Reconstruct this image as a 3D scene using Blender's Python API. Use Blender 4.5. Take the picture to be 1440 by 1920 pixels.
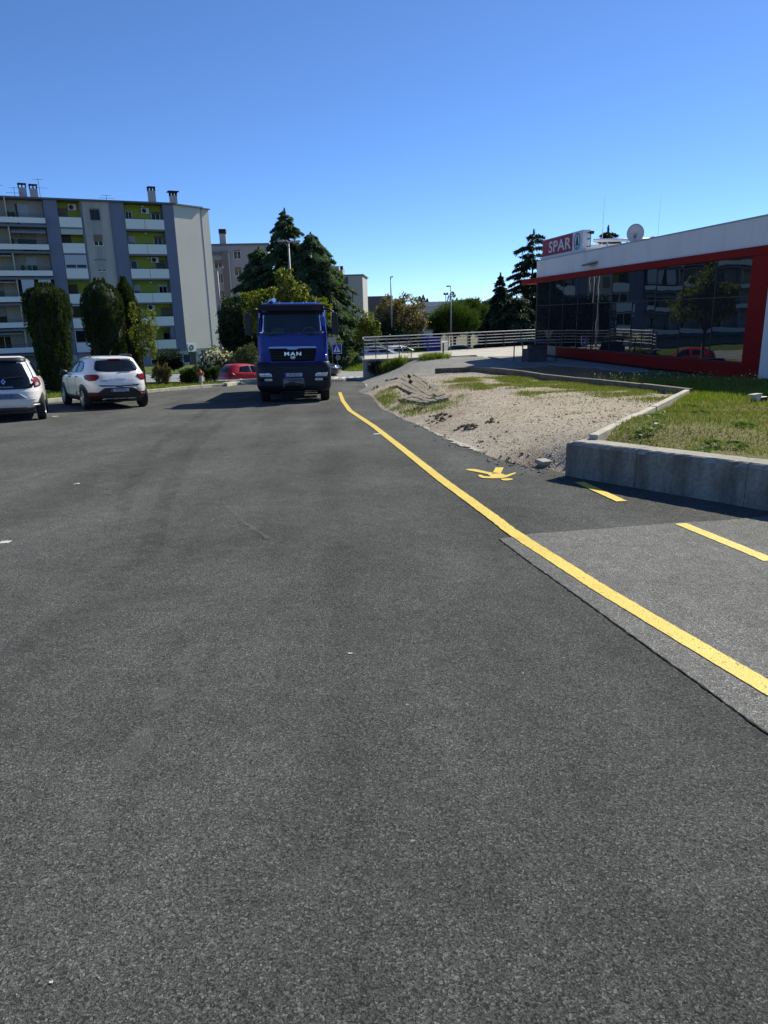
import bpy, bmesh, math, random
import numpy as np
from mathutils import Vector, Matrix, Euler
PI = math.pi
rad = math.radians
for o in list(bpy.data.objects):
    bpy.data.objects.remove(o, do_unlink=True)
SC = bpy.context.scene
COL = SC.collection
RNG = np.random.default_rng(7)
random.seed(7)

# ------------------------------------------------------------------ camera
FPX, PITCH, ROLL, EYE = 1330.0, rad(15.5), rad(1.5), 1.6
_f = np.array([0, math.cos(PITCH), -math.sin(PITCH)])
_r0 = np.array([1.0, 0, 0]); _u0 = np.cross(_r0, _f)
_r = _r0 * math.cos(ROLL) - _u0 * math.sin(ROLL)
_u = _u0 * math.cos(ROLL) + _r0 * math.sin(ROLL)
_C = np.array([0, 0, EYE])
cd = bpy.data.cameras.new('camera')
cam = bpy.data.objects.new('camera', cd); COL.objects.link(cam)
cd.sensor_fit = 'VERTICAL'; cd.sensor_height = 24.0; cd.lens = 24.0 * FPX / 1920.0
cd.clip_start = 0.05; cd.clip_end = 6000
cam.matrix_world = Matrix(((_r[0], _u[0], -_f[0], 0), (_r[1], _u[1], -_f[1], 0), (_r[2], _u[2], -_f[2], EYE), (0, 0, 0, 1)))
SC.camera = cam

# ------------------------------------------------------------------ light
SUN_AZ, SUN_EL = 46.0, 40.0      # clockwise from +Y, elevation
SKY_STRENGTH, SUN_STRENGTH, EXPOSURE = 0.13, 5.0, 0.36
w = bpy.data.worlds.new('World'); SC.world = w; w.use_nodes = True
nt = w.node_tree; nt.nodes.clear()
sky = nt.nodes.new('ShaderNodeTexSky'); sky.sky_type = 'NISHITA'; sky.sun_disc = False
sky.sun_elevation = rad(SUN_EL); sky.sun_rotation = rad(SUN_AZ)
sky.altitude = 2000; sky.air_density = 0.8; sky.dust_density = 0.25; sky.ozone_density = 10.0
bg = nt.nodes.new('ShaderNodeBackground'); bg.inputs[1].default_value = SKY_STRENGTH
wo = nt.nodes.new('ShaderNodeOutputWorld')
nt.links.new(sky.outputs[0], bg.inputs[0]); nt.links.new(bg.outputs[0], wo.inputs[0])
sd = bpy.data.lights.new('sun', 'SUN'); sd.energy = SUN_STRENGTH; sd.angle = rad(0.53); sd.color = (1.0, 0.95, 0.80)
so = bpy.data.objects.new('sun', sd); COL.objects.link(so)
_sdv = Vector((math.sin(rad(SUN_AZ)) * math.cos(rad(SUN_EL)), math.cos(rad(SUN_AZ)) * math.cos(rad(SUN_EL)), math.sin(rad(SUN_EL))))
so.rotation_euler = _sdv.to_track_quat('Z', 'Y').to_euler(); so.location = (20, 20, 30)
SC.view_settings.view_transform = 'Standard'; SC.view_settings.look = 'None'
SC.view_settings.exposure = EXPOSURE; SC.view_settings.gamma = 1; SC.view_settings.use_curve_mapping = False
SC.render.engine = 'CYCLES'
SC.cycles.max_bounces = 8; SC.cycles.transparent_max_bounces = 8; SC.cycles.use_denoising = True
SC.cycles.sample_clamp_indirect = 6

# ------------------------------------------------------------------ layout: a sloping car park seen from eye height
def ray(px, py): return _f + _r * (px - 720) / FPX - _u * (py - 960) / FPX
_N = np.cross(ray(900, 651), ray(200, 661)); _N = _N / np.linalg.norm(_N)
if _N[2] < 0: _N = -_N
def gp(px, py, h=0.0):
    """point of the car park (raised by h along its normal) that the photograph shows at a pixel"""
    d = ray(px, py); t = np.dot(_N * h - _C, _N) / np.dot(d, _N); return _C + d * t
def rz(x, y): return -(_N[0] * x + _N[1] * y) / _N[2]
def atz(px, py, z): d = ray(px, py); return _C + d * (z - EYE) / d[2]
def aty(px, py, Y): d = ray(px, py); return _C + d * Y / d[1]

# ------------------------------------------------------------------ mesh helpers
def link(o, parent=None, loc=None, rot=None):
    COL.objects.link(o)
    if parent is not None: o.parent = parent
    if loc is not None: o.location = loc
    if rot is not None: o.rotation_euler = rot
    return o
def tag(o, label=None, cat=None, group=None, kind=None):
    if label: o['label'] = label
    if cat: o['category'] = cat
    if group: o['group'] = group
    if kind: o['kind'] = kind
    return o
def thing(name, label, cat, loc=(0, 0, 0), rotz=0.0, group=None, rot=None):
    o = bpy.data.objects.new(name, None); o.empty_display_size = 0.3
    link(o, None, loc, rot if rot is not None else (0, 0, rotz)); return tag(o, label, cat, group)
def copy_tree(o, parent=None):
    c = o.copy(); COL.objects.link(c)
    if parent is not None: c.parent = parent
    for ch in list(o.children): copy_tree(ch, c)
    return c
def mesh_np(name, V, Fq, mats, parent=None, smooth=False, mi=None, loc=None, rot=None):
    """fast mesh from arrays: V (n,3), Fq (m,k) all faces of k corners"""
    V = np.asarray(V, dtype=np.float32); Fq = np.asarray(Fq, dtype=np.int32)
    me = bpy.data.meshes.new(name); m, k = Fq.shape
    me.vertices.add(len(V)); me.vertices.foreach_set('co', V.ravel())
    me.loops.add(m * k); me.loops.foreach_set('vertex_index', Fq.ravel())
    me.polygons.add(m); me.polygons.foreach_set('loop_start', np.arange(0, m * k, k, dtype=np.int32))
    me.polygons.foreach_set('loop_total', np.full(m, k, dtype=np.int32))
    if smooth: me.polygons.foreach_set('use_smooth', np.ones(m, dtype=bool))
    for x in (mats if isinstance(mats, (list, tuple)) else [mats]): me.materials.append(x)
    if mi is not None: me.polygons.foreach_set('material_index', np.asarray(mi, dtype=np.int32))
    me.update(calc_edges=True); me.validate()
    return link(bpy.data.objects.new(name, me), parent, loc, rot)
class MB:
    def __init__(s): s.v = []; s.f = []; s.m = []
    def add(s, V, Fs, mi=0):
        b = len(s.v); s.v += [tuple(map(float, p)) for p in V]
        for f in Fs: s.f.append(tuple(i + b for i in f)); s.m.append(mi)
        return s
    def box(s, x0, x1, y0, y1, z0, z1, mi=0, M=None):
        V = [(x0, y0, z0), (x1, y0, z0), (x1, y1, z0), (x0, y1, z0), (x0, y0, z1), (x1, y0, z1), (x1, y1, z1), (x0, y1, z1)]
        if M is not None: V = [tuple(M @ Vector(p)) for p in V]
        return s.add(V, [(3, 2, 1, 0), (4, 5, 6, 7), (0, 1, 5, 4), (1, 2, 6, 5), (2, 3, 7, 6), (3, 0, 4, 7)], mi)
    def cbox(s, c, sz, mi=0, rz_=0.0, M=None):
        if M is None: M = Matrix.Translation(c) @ Matrix.Rotation(rz_, 4, 'Z')
        return s.box(-sz[0] / 2, sz[0] / 2, -sz[1] / 2, sz[1] / 2, -sz[2] / 2, sz[2] / 2, mi, M)
    def tube(s, pts, r, n=8, mi=0, cap=True):
        pts = [Vector(p) for p in pts]; rr = r if isinstance(r, (list, tuple)) else [r] * len(pts)
        b = len(s.v); N = len(pts); prev = None
        for i, p in enumerate(pts):
            t = (pts[min(i + 1, N - 1)] - pts[max(i - 1, 0)]).normalized()
            a = Vector((0, 0, 1)) if abs(t.z) < 0.9 else Vector((1, 0, 0))
            if prev is not None and abs(prev.dot(t)) < 0.98: a = prev
            x = (a - t * a.dot(t)).normalized(); y = t.cross(x); prev = x
            for k in range(n):
                q = p + (x * math.cos(2 * PI * k / n) + y * math.sin(2 * PI * k / n)) * rr[i]; s.v.append(tuple(q))
        for i in range(N - 1):
            for k in range(n):
                a = b + i * n + k; c = b + i * n + (k + 1) % n
                s.f.append((a, c, c + n, a + n)); s.m.append(mi)
        if cap:
            s.f.append(tuple(b + k for k in reversed(range(n)))); s.m.append(mi)
            s.f.append(tuple(b + (N - 1) * n + k for k in range(n))); s.m.append(mi)
        return s
    def lathe(s, prof, n=20, mi=0, M=None):
        """profile of (radius, z) turned round z"""
        b = len(s.v)
        for r, z in prof:
            for k in range(n):
                p = Vector((r * math.cos(2 * PI * k / n), r * math.sin(2 * PI * k / n), z))
                s.v.append(tuple(M @ p if M is not None else p))
        for i in range(len(prof) - 1):
            for k in range(n):
                a = b + i * n + k; c = b + i * n + (k + 1) % n
                s.f.append((a, c, c + n, a + n)); s.m.append(mi)
        s.f.append(tuple(b + k for k in reversed(range(n)))); s.m.append(mi)
        s.f.append(tuple(b + (len(prof) - 1) * n + k for k in range(n))); s.m.append(mi)
        return s
    def prism(s, poly, z0, z1, mi=0, M=None):
        n = len(poly); b = len(s.v)
        for z in (z0, z1):
            for i, p in enumerate(poly):
                zz = z if not isinstance(z, (list, tuple)) else z[i]
                q = Vector((p[0], p[1], zz)); s.v.append(tuple(M @ q if M is not None else q))
        s.f.append(tuple(b + i for i in reversed(range(n)))); s.m.append(mi)
        s.f.append(tuple(b + n + i for i in range(n))); s.m.append(mi)
        for i in range(n):
            j = (i + 1) % n; s.f.append((b + i, b + j, b + n + j, b + n + i)); s.m.append(mi)
        return s
    def sphere(s, c, r, n=10, m=6, mi=0):
        b = len(s.v); r = r if isinstance(r, (tuple, list)) else (r, r, r)
        prof = [(math.sin(PI * i / m), -math.cos(PI * i / m)) for i in range(m + 1)]
        for q, z in prof:
            for k in range(n): s.v.append((c[0] + r[0] * max(q, 1e-3) * math.cos(2 * PI * k / n), c[1] + r[1] * max(q, 1e-3) * math.sin(2 * PI * k / n), c[2] + r[2] * z))
        for i in range(m):
            for k in range(n):
                a = b + i * n + k; d = b + i * n + (k + 1) % n
                s.f.append((a, d, d + n, a + n)); s.m.append(mi)
        return s
    def build(s, name, mats, parent=None, smooth=False, bevel=0.0, loc=None, rot=None, seg=2):
        me = bpy.data.meshes.new(name); me.from_pydata(s.v, [], s.f)
        for x in (mats if isinstance(mats, (list, tuple)) else [mats]): me.materials.append(x)
        me.polygons.foreach_set('material_index', np.array(s.m, dtype=np.int32))
        if smooth: me.polygons.foreach_set('use_smooth', np.ones(len(s.f), dtype=bool))
        me.update()
        o = link(bpy.data.objects.new(name, me), parent, loc, rot)
        if bevel:
            b = o.modifiers.new('bevel', 'BEVEL'); b.width = bevel; b.segments = seg; b.limit_method = 'ANGLE'; b.angle_limit = rad(40)
        return o
def text(body, size, mat, parent, loc, rot, name='lettering', xs=1.0, extrude=0.004, spacing=1.0, align='CENTER', bold=0.0):
    cu = bpy.data.curves.new(name, 'FONT'); cu.body = body; cu.size = size; cu.align_x = align; cu.align_y = 'CENTER'
    cu.extrude = extrude; cu.space_character = spacing; cu.offset = bold; cu.resolution_u = 3
    o = bpy.data.objects.new(name, cu); COL.objects.link(o)
    bpy.context.view_layer.update()
    me = bpy.data.meshes.new_from_object(o); bpy.data.objects.remove(o, do_unlink=True)
    me.name = name; me.materials.clear(); me.materials.append(mat)
    q = link(bpy.data.objects.new(name, me), parent, loc, rot); q.scale = (xs, 1, 1); return q

# ------------------------------------------------------------------ materials
def _nodes(name):
    m = bpy.data.materials.new(name); m.use_nodes = True; t = m.node_tree; t.nodes.clear()
    out = t.nodes.new('ShaderNodeOutputMaterial'); return m, t, out
def N(t, kind, **kw):
    n = t.nodes.new(kind)
    for k, v in kw.items():
        if k.startswith('i_'):
            key = k[2:]; key = int(key) if key.isdigit() else key.replace('_', ' ')
            n.inputs[key].default_value = v
        else: setattr(n, k, v)
    return n
def L(t, a, b): t.links.new(a, b)
def c4(c): return (c[0], c[1], c[2], 1.0)
def ramp(t, fac, stops, interp='LINEAR'):
    r = N(t, 'ShaderNodeValToRGB'); r.color_ramp.interpolation = interp; e = r.color_ramp.elements
    while len(e) < len(stops): e.new(0.5)
    for el, (p, c) in zip(e, stops):
        el.position = p; el.color = c4(c) if isinstance(c, (tuple, list)) else (c, c, c, 1)
    L(t, fac, r.inputs[0]); return r.outputs[0]
def mixc(t, fac, a, b, mode='MIX'):
    n = N(t, 'ShaderNodeMix', data_type='RGBA', blend_type=mode)
    for src, idx in ((fac, 0), (a, 6), (b, 7)):
        if isinstance(src, (int, float)): n.inputs[idx].default_value = src
        elif isinstance(src, (tuple, list)): n.inputs[idx].default_value = c4(src)
        else: L(t, src, n.inputs[idx])
    return n.outputs[2]
def pm(name, col, rough=0.6, col2=None, ns=3.0, detail=4.0, bump=0.0, bs=40.0, metal=0.0, spec=0.5, coat=0.0, stretch=None, contrast=(0.35, 0.65), coords='Object', coatr=0.05):
    m, t, out = _nodes(name); b = N(t, 'ShaderNodeBsdfPrincipled'); L(t, b.outputs[0], out.inputs[0])
    b.inputs['Base Color'].default_value = c4(col); b.inputs['Roughness'].default_value = rough
    b.inputs['Metallic'].default_value = metal; b.inputs['Specular IOR Level'].default_value = spec
    b.inputs['Coat Weight'].default_value = coat; b.inputs['Coat Roughness'].default_value = coatr
    tc = N(t, 'ShaderNodeTexCoord'); co = tc.outputs[coords]
    if stretch:
        mp = N(t, 'ShaderNodeMapping'); mp.inputs['Scale'].default_value = stretch; L(t, co, mp.inputs[0]); co2 = mp.outputs[0]
    else: co2 = co
    if col2 is not None:
        nz = N(t, 'ShaderNodeTexNoise', i_Scale=ns, i_Detail=detail, i_Roughness=0.6); L(t, co2, nz.inputs['Vector'])
        L(t, ramp(t, nz.outputs[0], [(contrast[0], col), (contrast[1], col2)]), b.inputs['Base Color'])
    if bump:
        nb = N(t, 'ShaderNodeTexNoise', i_Scale=bs, i_Detail=5.0); L(t, co, nb.inputs['Vector'])
        bp = N(t, 'ShaderNodeBump', i_Strength=min(1.0, bump), i_Distance=0.02); L(t, nb.outputs[0], bp.inputs['Height']); L(t, bp.outputs[0], b.inputs['Normal'])
    return m
def leafm(name, ca, cb, trans=0.35, cc=None, rough=0.55, shift=0.5):
    """leaf: each separate leaf takes its own colour between ca and cb (and now and then cc)"""
    m, t, out = _nodes(name); g = N(t, 'ShaderNodeNewGeometry')
    st = [(0.0, ca), (0.85, cb)] if cc is None else [(0.0, ca), (0.7, cb), (0.86, cb), (0.92, cc)]
    c = ramp(t, g.outputs['Random Per Island'], st)
    d = N(t, 'ShaderNodeBsdfPrincipled', i_Roughness=rough); d.inputs['Specular IOR Level'].default_value = 0.25; L(t, c, d.inputs['Base Color'])
    tr = N(t, 'ShaderNodeBsdfTranslucent'); L(t, mixc(t, 0.5, c, (0.35, 0.45, 0.05), 'OVERLAY'), tr.inputs[0])
    mx = N(t, 'ShaderNodeMixShader', i_0=trans); L(t, d.outputs[0], mx.inputs[1]); L(t, tr.outputs[0], mx.inputs[2]); L(t, mx.outputs[0], out.inputs[0])
    return m
def glassm(name, tint=(0.010, 0.014, 0.018), ior=1.55, rough=0.015, wav=0.0):
    m, t, out = _nodes(name); b = N(t, 'ShaderNodeBsdfPrincipled'); L(t, b.outputs[0], out.inputs[0])
    b.inputs['Base Color'].default_value = c4(tint); b.inputs['Roughness'].default_value = rough; b.inputs['IOR'].default_value = ior
    if wav:
        tc = N(t, 'ShaderNodeTexCoord'); nb = N(t, 'ShaderNodeTexNoise', i_Scale=0.9, i_Detail=1.0); L(t, tc.outputs['Object'], nb.inputs['Vector'])
        bp = N(t, 'ShaderNodeBump', i_Strength=1.0, i_Distance=wav); L(t, nb.outputs[0], bp.inputs['Height']); L(t, bp.outputs[0], b.inputs['Normal'])
    return m

def asphaltm(name, stone_a, stone_b, binder, patch=0.25, seed=0.0, blue=(1, 1, 1)):
    m, t, out = _nodes(name); b = N(t, 'ShaderNodeBsdfPrincipled'); L(t, b.outputs[0], out.inputs[0])
    tc = N(t, 'ShaderNodeTexCoord'); mp = N(t, 'ShaderNodeMapping'); mp.inputs['Location'].default_value = (seed, seed, 0); L(t, tc.outputs['Object'], mp.inputs[0]); co = mp.outputs[0]
    # warp so the grains are not a clean cell pattern
    wn = N(t, 'ShaderNodeTexNoise', i_Scale=90.0, i_Detail=2.0); L(t, co, wn.inputs['Vector'])
    wv = N(t, 'ShaderNodeVectorMath', operation='SCALE'); L(t, wn.outputs['Color'], wv.inputs[0]); wv.inputs['Scale'].default_value = 0.020
    ad = N(t, 'ShaderNodeVectorMath', operation='ADD'); L(t, co, ad.inputs[0]); L(t, wv.outputs[0], ad.inputs[1]); cw = ad.outputs[0]
    v1 = N(t, 'ShaderNodeTexVoronoi', i_Scale=145.0, i_Randomness=1.0); L(t, cw, v1.inputs['Vector'])
    v2 = N(t, 'ShaderNodeTexVoronoi', i_Scale=60.0, i_Randomness=1.0); L(t, cw, v2.inputs['Vector'])
    sep = N(t, 'ShaderNodeSeparateColor'); L(t, v1.outputs['Color'], sep.inputs[0])
    sep2 = N(t, 'ShaderNodeSeparateColor'); L(t, v2.outputs['Color'], sep2.inputs[0])
    stone = ramp(t, sep.outputs[0], [(0.0, stone_a), (0.75, stone_b), (0.97, tuple(min(1, x * 1.7) for x in stone_b))])
    pit = ramp(t, v1.outputs['Distance'], [(0.42, 0.0), (0.72, 1.0)])
    big = ramp(t, sep2.outputs[0], [(0.80, 0.0), (0.9, 1.0)])
    c = mixc(t, pit, stone, binder)
    # larger stones standing out here and there
    bigstone = ramp(t, sep2.outputs[1], [(0.0, stone_a), (1.0, tuple(x * 1.6 for x in stone_b))])
    inside = ramp(t, v2.outputs['Distance'], [(0.22, 1.0), (0.42, 0.0)])
    mm = N(t, 'ShaderNodeMath', operation='MULTIPLY'); L(t, big, mm.inputs[0]); L(t, inside, mm.inputs[1])
    c = mixc(t, mm.outputs[0], c, bigstone)
    gr = N(t, 'ShaderNodeTexNoise', i_Scale=210.0, i_Detail=5.0, i_Roughness=0.8); L(t, co, gr.inputs['Vector'])
    c = mixc(t, 1.0, c, ramp(t, gr.outputs[0], [(0.30, 0.66), (0.52, 1.0), (0.72, 1.38)]), 'MULTIPLY')
    # broad tone: rolled bands along the lane, drips and dusty blotches
    mp2 = N(t, 'ShaderNodeMapping'); mp2.inputs['Scale'].default_value = (1.2, 0.22, 1); L(t, co, mp2.inputs[0])
    n1 = N(t, 'ShaderNodeTexNoise', i_Scale=0.9, i_Detail=5.0, i_Roughness=0.55); L(t, mp2.outputs[0], n1.inputs['Vector'])
    n2 = N(t, 'ShaderNodeTexNoise', i_Scale=0.55, i_Detail=6.0, i_Roughness=0.62); L(t, co, n2.inputs['Vector'])
    n3 = N(t, 'ShaderNodeTexNoise', i_Scale=7.0, i_Detail=4.0, i_Roughness=0.7); L(t, co, n3.inputs['Vector'])
    g1 = ramp(t, n1.outputs[0], [(0.3, 1 - patch), (0.7, 1 + patch)])
    g2 = ramp(t, n2.outputs[0], [(0.32, 1 - patch), (0.68, 1 + patch)])
    g3 = ramp(t, n3.outputs[0], [(0.3, 0.86), (0.7, 1.14)])
    for g in (g1, g2, g3): c = mixc(t, 1.0, c, g, 'MULTIPLY')
    # dust: pale smears
    mp3 = N(t, 'ShaderNodeMapping'); mp3.inputs['Scale'].default_value = (0.5, 1.7, 1); mp3.inputs['Rotation'].default_value = (0, 0, 0.35); L(t, co, mp3.inputs[0])
    n4 = N(t, 'ShaderNodeTexNoise', i_Scale=1.3, i_Detail=8.0, i_Roughness=0.68); L(t, mp3.outputs[0], n4.inputs['Vector'])
    ds = ramp(t, n4.outputs[0], [(0.58, 0.0), (0.78, 0.5)])
    c = mixc(t, ds, c, (0.17, 0.16, 0.14))
    # bits of pale chippings
    v3 = N(t, 'ShaderNodeTexVoronoi', i_Scale=6.5); L(t, cw, v3.inputs['Vector'])
    sp3 = N(t, 'ShaderNodeSeparateColor'); L(t, v3.outputs['Color'], sp3.inputs[0])
    near = ramp(t, v3.outputs['Distance'], [(0.028, 1.0), (0.045, 0.0)])
    pick = ramp(t, sp3.outputs[1], [(0.72, 0.0), (0.74, 0.9)])
    m3 = N(t, 'ShaderNodeMath', operation='MULTIPLY'); L(t, near, m3.inputs[0]); L(t, pick, m3.inputs[1])
    c = mixc(t, m3.outputs[0], c, (0.42, 0.40, 0.36))
    L(t, c, b.inputs['Base Color'])
    b.inputs['Roughness'].default_value = 0.8; b.inputs['Specular IOR Level'].default_value = 0.03
    # relief
    hs = N(t, 'ShaderNodeMath', operation='MULTIPLY_ADD'); L(t, v1.outputs['Distance'], hs.inputs[0]); hs.inputs[1].default_value = -1.0; L(t, sep.outputs[2], hs.inputs[2])
    h2 = N(t, 'ShaderNodeMath', operation='MULTIPLY_ADD'); L(t, v2.outputs['Distance'], h2.inputs[0]); h2.inputs[1].default_value = -0.9; L(t, hs.outputs[0], h2.inputs[2])
    h3 = N(t, 'ShaderNodeMath', operation='MULTIPLY_ADD'); L(t, n3.outputs[0], h3.inputs[0]); h3.inputs[1].default_value = 1.5; L(t, h2.outputs[0], h3.inputs[2])
    h4 = N(t, 'ShaderNodeMath', operation='MULTIPLY_ADD'); L(t, gr.outputs[0], h4.inputs[0]); h4.inputs[1].default_value = 2.6; L(t, h3.outputs[0], h4.inputs[2]); h3 = h4
    bp = N(t, 'ShaderNodeBump', i_Strength=0.9, i_Distance=0.0030); L(t, h3.outputs[0], bp.inputs['Height']); L(t, bp.outputs[0], b.inputs['Normal'])
    return m

M = {}
M['asphalt'] = asphaltm('dark asphalt', (0.095, 0.097, 0.092), (0.148, 0.150, 0.140), (0.048, 0.049, 0.047), 0.19)
M['asphalt_old'] = asphaltm('older grey asphalt', (0.175, 0.175, 0.165), (0.28, 0.275, 0.256), (0.10, 0.10, 0.095), 0.11, 31.0)
M['street'] = pm('pale street asphalt', (0.20, 0.20, 0.20), 0.8, (0.27, 0.265, 0.26), 1.2)
M['concrete'] = pm('concrete', (0.36, 0.34, 0.29), 0.85, (0.26, 0.24, 0.20), 2.5, 6, 0.4, 60)
M['kerb'] = pm('kerb concrete', (0.50, 0.47, 0.38), 0.85, (0.36, 0.33, 0.26), 4.0, 6, 0.5, 50)
M['pave'] = pm('terrace paving', (0.50, 0.46, 0.38), 0.85, (0.38, 0.35, 0.29), 1.3, 6, 0.2, 20)
M['white_render'] = pm('white render', (0.80, 0.74, 0.68), 0.85, (0.60, 0.56, 0.52), 1.1, 6, spec=.2, stretch=(1, 1, .22), contrast=(.5, .85))
M['red'] = pm('red cladding', (0.27, 0.013, 0.010), 0.6, (0.23, 0.011, 0.009), 0.6, spec=.1)
M['shopglass'] = glassm('shop glass', (0.018, 0.021, 0.026), 2.3, 0.01, 0.003)
M['winglass'] = glassm('window glass', (0.012, 0.015, 0.018), 1.35, 0.03)
M['carglass'] = glassm('car glass', (0.008, 0.010, 0.014), 1.5, 0.02)
M['alu'] = pm('dark window frame', (0.03, 0.03, 0.033), 0.4)
M['steel'] = pm('galvanised steel', (0.48, 0.49, 0.50), 0.42, (0.38, 0.39, 0.40), 6, 3, 0, 1, 0.85)
M['darksteel'] = pm('dark painted steel', (0.05, 0.052, 0.055), 0.5)
M['black'] = pm('black plastic', (0.014, 0.014, 0.015), 0.5)
M['tyre'] = pm('tyre rubber', (0.016, 0.016, 0.017), 0.85)
M['alloy'] = pm('wheel alloy', (0.45, 0.46, 0.48), 0.3, None, metal=0.8)
M['chrome'] = pm('bright metal', (0.72, 0.73, 0.76), 0.16, None, metal=1.0)
M['white_plastic'] = pm('white plastic', (0.75, 0.75, 0.74), 0.4)
M['plate'] = pm('number plate', (0.42, 0.43, 0.50), 0.45)
M['plate_blue'] = pm('plate blue', (0.02, 0.04, 0.22), 0.4)
M['ink'] = pm('dark print', (0.015, 0.02, 0.06), 0.5)
M['tail_red'] = pm('tail lamp red', (0.17, 0.004, 0.007), 0.3, None, coat=.12, spec=.3)
M['lamp_clear'] = pm('clear lamp', (0.55, 0.57, 0.60), 0.12, None, metal=0.3, coat=1.0)
M['paint_white'] = pm('white car paint', (0.80, 0.78, 0.74), 0.3, None, coat=.7)
M['paint_red'] = pm('red car paint', (0.36, 0.004, 0.014), 0.3, None, coat=.45)
M['paint_black'] = pm('black car paint', (0.012, 0.013, 0.02), 0.2, None, coat=1.0)
M['paint_silver'] = pm('silver car paint', (0.45, 0.46, 0.47), 0.3, None, metal=0.5, coat=1.0)
M['truck_blue'] = pm('truck blue paint', (0.002, 0.024, 0.25), 0.34, (0.002, 0.020, 0.22), 1.5, coat=.25, spec=.25)
M['truck_dark'] = pm('truck bumper navy plastic', (0.010, 0.013, 0.022), 0.5, (0.014, 0.017, 0.028), 2.0, spec=.3)
M['bark'] = pm('bark', (0.10, 0.075, 0.055), 0.9, (0.06, 0.045, 0.035), 8, 5, 0.6, 25)
M['yellow'] = None
# ------------------------------------------------------------------ ground
def tps_fit(P, v, lam=1e-3):
    P = np.asarray(P, float); n = len(P); d = np.linalg.norm(P[:, None] - P[None], axis=2)
    K = np.where(d > 0, d * d * np.log(d + 1e-12), 0.0) + lam * np.eye(n)
    A = np.hstack([np.ones((n, 1)), P]); Mx = np.block([[K, A], [A.T, np.zeros((3, 3))]])
    s = np.linalg.solve(Mx, np.concatenate([v, np.zeros(3)])); return P, s
def tps_eval(fit, Q):
    P, s = fit; Q = np.asarray(Q, float); d = np.linalg.norm(Q[:, None] - P[None], axis=2)
    K = np.where(d > 0, d * d * np.log(d + 1e-12), 0.0); return K @ s[:len(P)] + s[len(P)] + Q @ s[len(P) + 1:]
def vnoise(x, y, sc, seed):
    """cheap smooth 2-D value noise, -1..1"""
    r = np.random.default_rng(seed).uniform(-1, 1, (64, 64)); x = np.asarray(x) / sc; y = np.asarray(y) / sc
    i = np.floor(x).astype(int); j = np.floor(y).astype(int); a = x - i; b = y - j; a = a * a * (3 - 2 * a); b = b * b * (3 - 2 * b)
    g = lambda p, q: r[p % 64, q % 64]
    return (g(i, j) * (1 - a) + g(i + 1, j) * a) * (1 - b) + (g(i, j + 1) * (1 - a) + g(i + 1, j + 1) * a) * b
def sstep(a, b, x): t = np.clip((np.asarray(x, float) - a) / (b - a), 0, 1); return t * t * (3 - 2 * t)

# the bank on the shop's side: heights above the car park's plane
RP = [(-0.55, 31.07, .03), (0.0, 23.5, .03), (0.28, 18.74, .03), (0.94, 14.72, .03), (1.32, 12.09, .03), (1.69, 10.39, .03), (2.15, 9.25, .03), (2.3, 8.75, .06),
      (-1.1, 31.0, -.15), (-0.55, 23.5, -.15), (-0.3, 18.6, -.15), (0.35, 14.5, -.15), (0.75, 11.9, -.15), (1.15, 10.1, -.15), (1.6, 8.9, -.15), (1.95, 8.5, -.12),
      (2.9, 8.9, .40), (2.5, 9.6, .30), (2.3, 10.6, .22), (2.6, 13, .30), (6.72, 15.6, .5), (4.7, 12.1, .45), (4.0, 14.5, .42), (2.0, 16.5, .32), (2.2, 19, .40), (3.5, 22, .5),
      (1.2, 20.5, .30), (1.6, 23.5, .46), (2.6, 26, .52), (3.7, 30, .57), (2.3, 30, .53), (0.9, 28, .42), (0.3, 31, .25), (5.2, 22.5, .53),
      (-.9, 37.2, .04), (0, 37, .30), (.8, 37, .60), (1.6, 37, .93), (.6, 34, .35), (2.2, 33.5, .62), (3.4, 36, .98), (5, 35, 1.0), (6.2, 31, .83),
      (9.5, 22, .62), (11.5, 21, .66), (8, 27, .74), (7.6, 32, .95), (10, 40, 1.15), (7.1, 13.5, .5), (9, 9, .5), (5, 8, .46), (3.85, 6.8, .43), (6, 4, .45), (12, 12, .55), (14, 4, .55), (16, 20, .7), (14, 30, 1.0), (5, 12, .46), (6.5, 18, .53)]
RFIT = tps_fit([p[:2] for p in RP], [p[2] for p in RP])
def zr(x, y):
    x = np.atleast_1d(np.asarray(x, float)); y = np.atleast_1d(np.asarray(y, float))
    return rz(x, y) + tps_eval(RFIT, np.stack([x, y], 1))
K2 = [(2.62, 8.70), (6.72, 15.60)]
K1 = [(6.72, 15.60), (3.72, 30.0), (2.28, 30.15)]
def side(p, a, b): return (b[0] - a[0]) * (p[1] - a[1]) - (b[1] - a[1]) * (p[0] - a[0])
M['gravel'] = None
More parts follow.
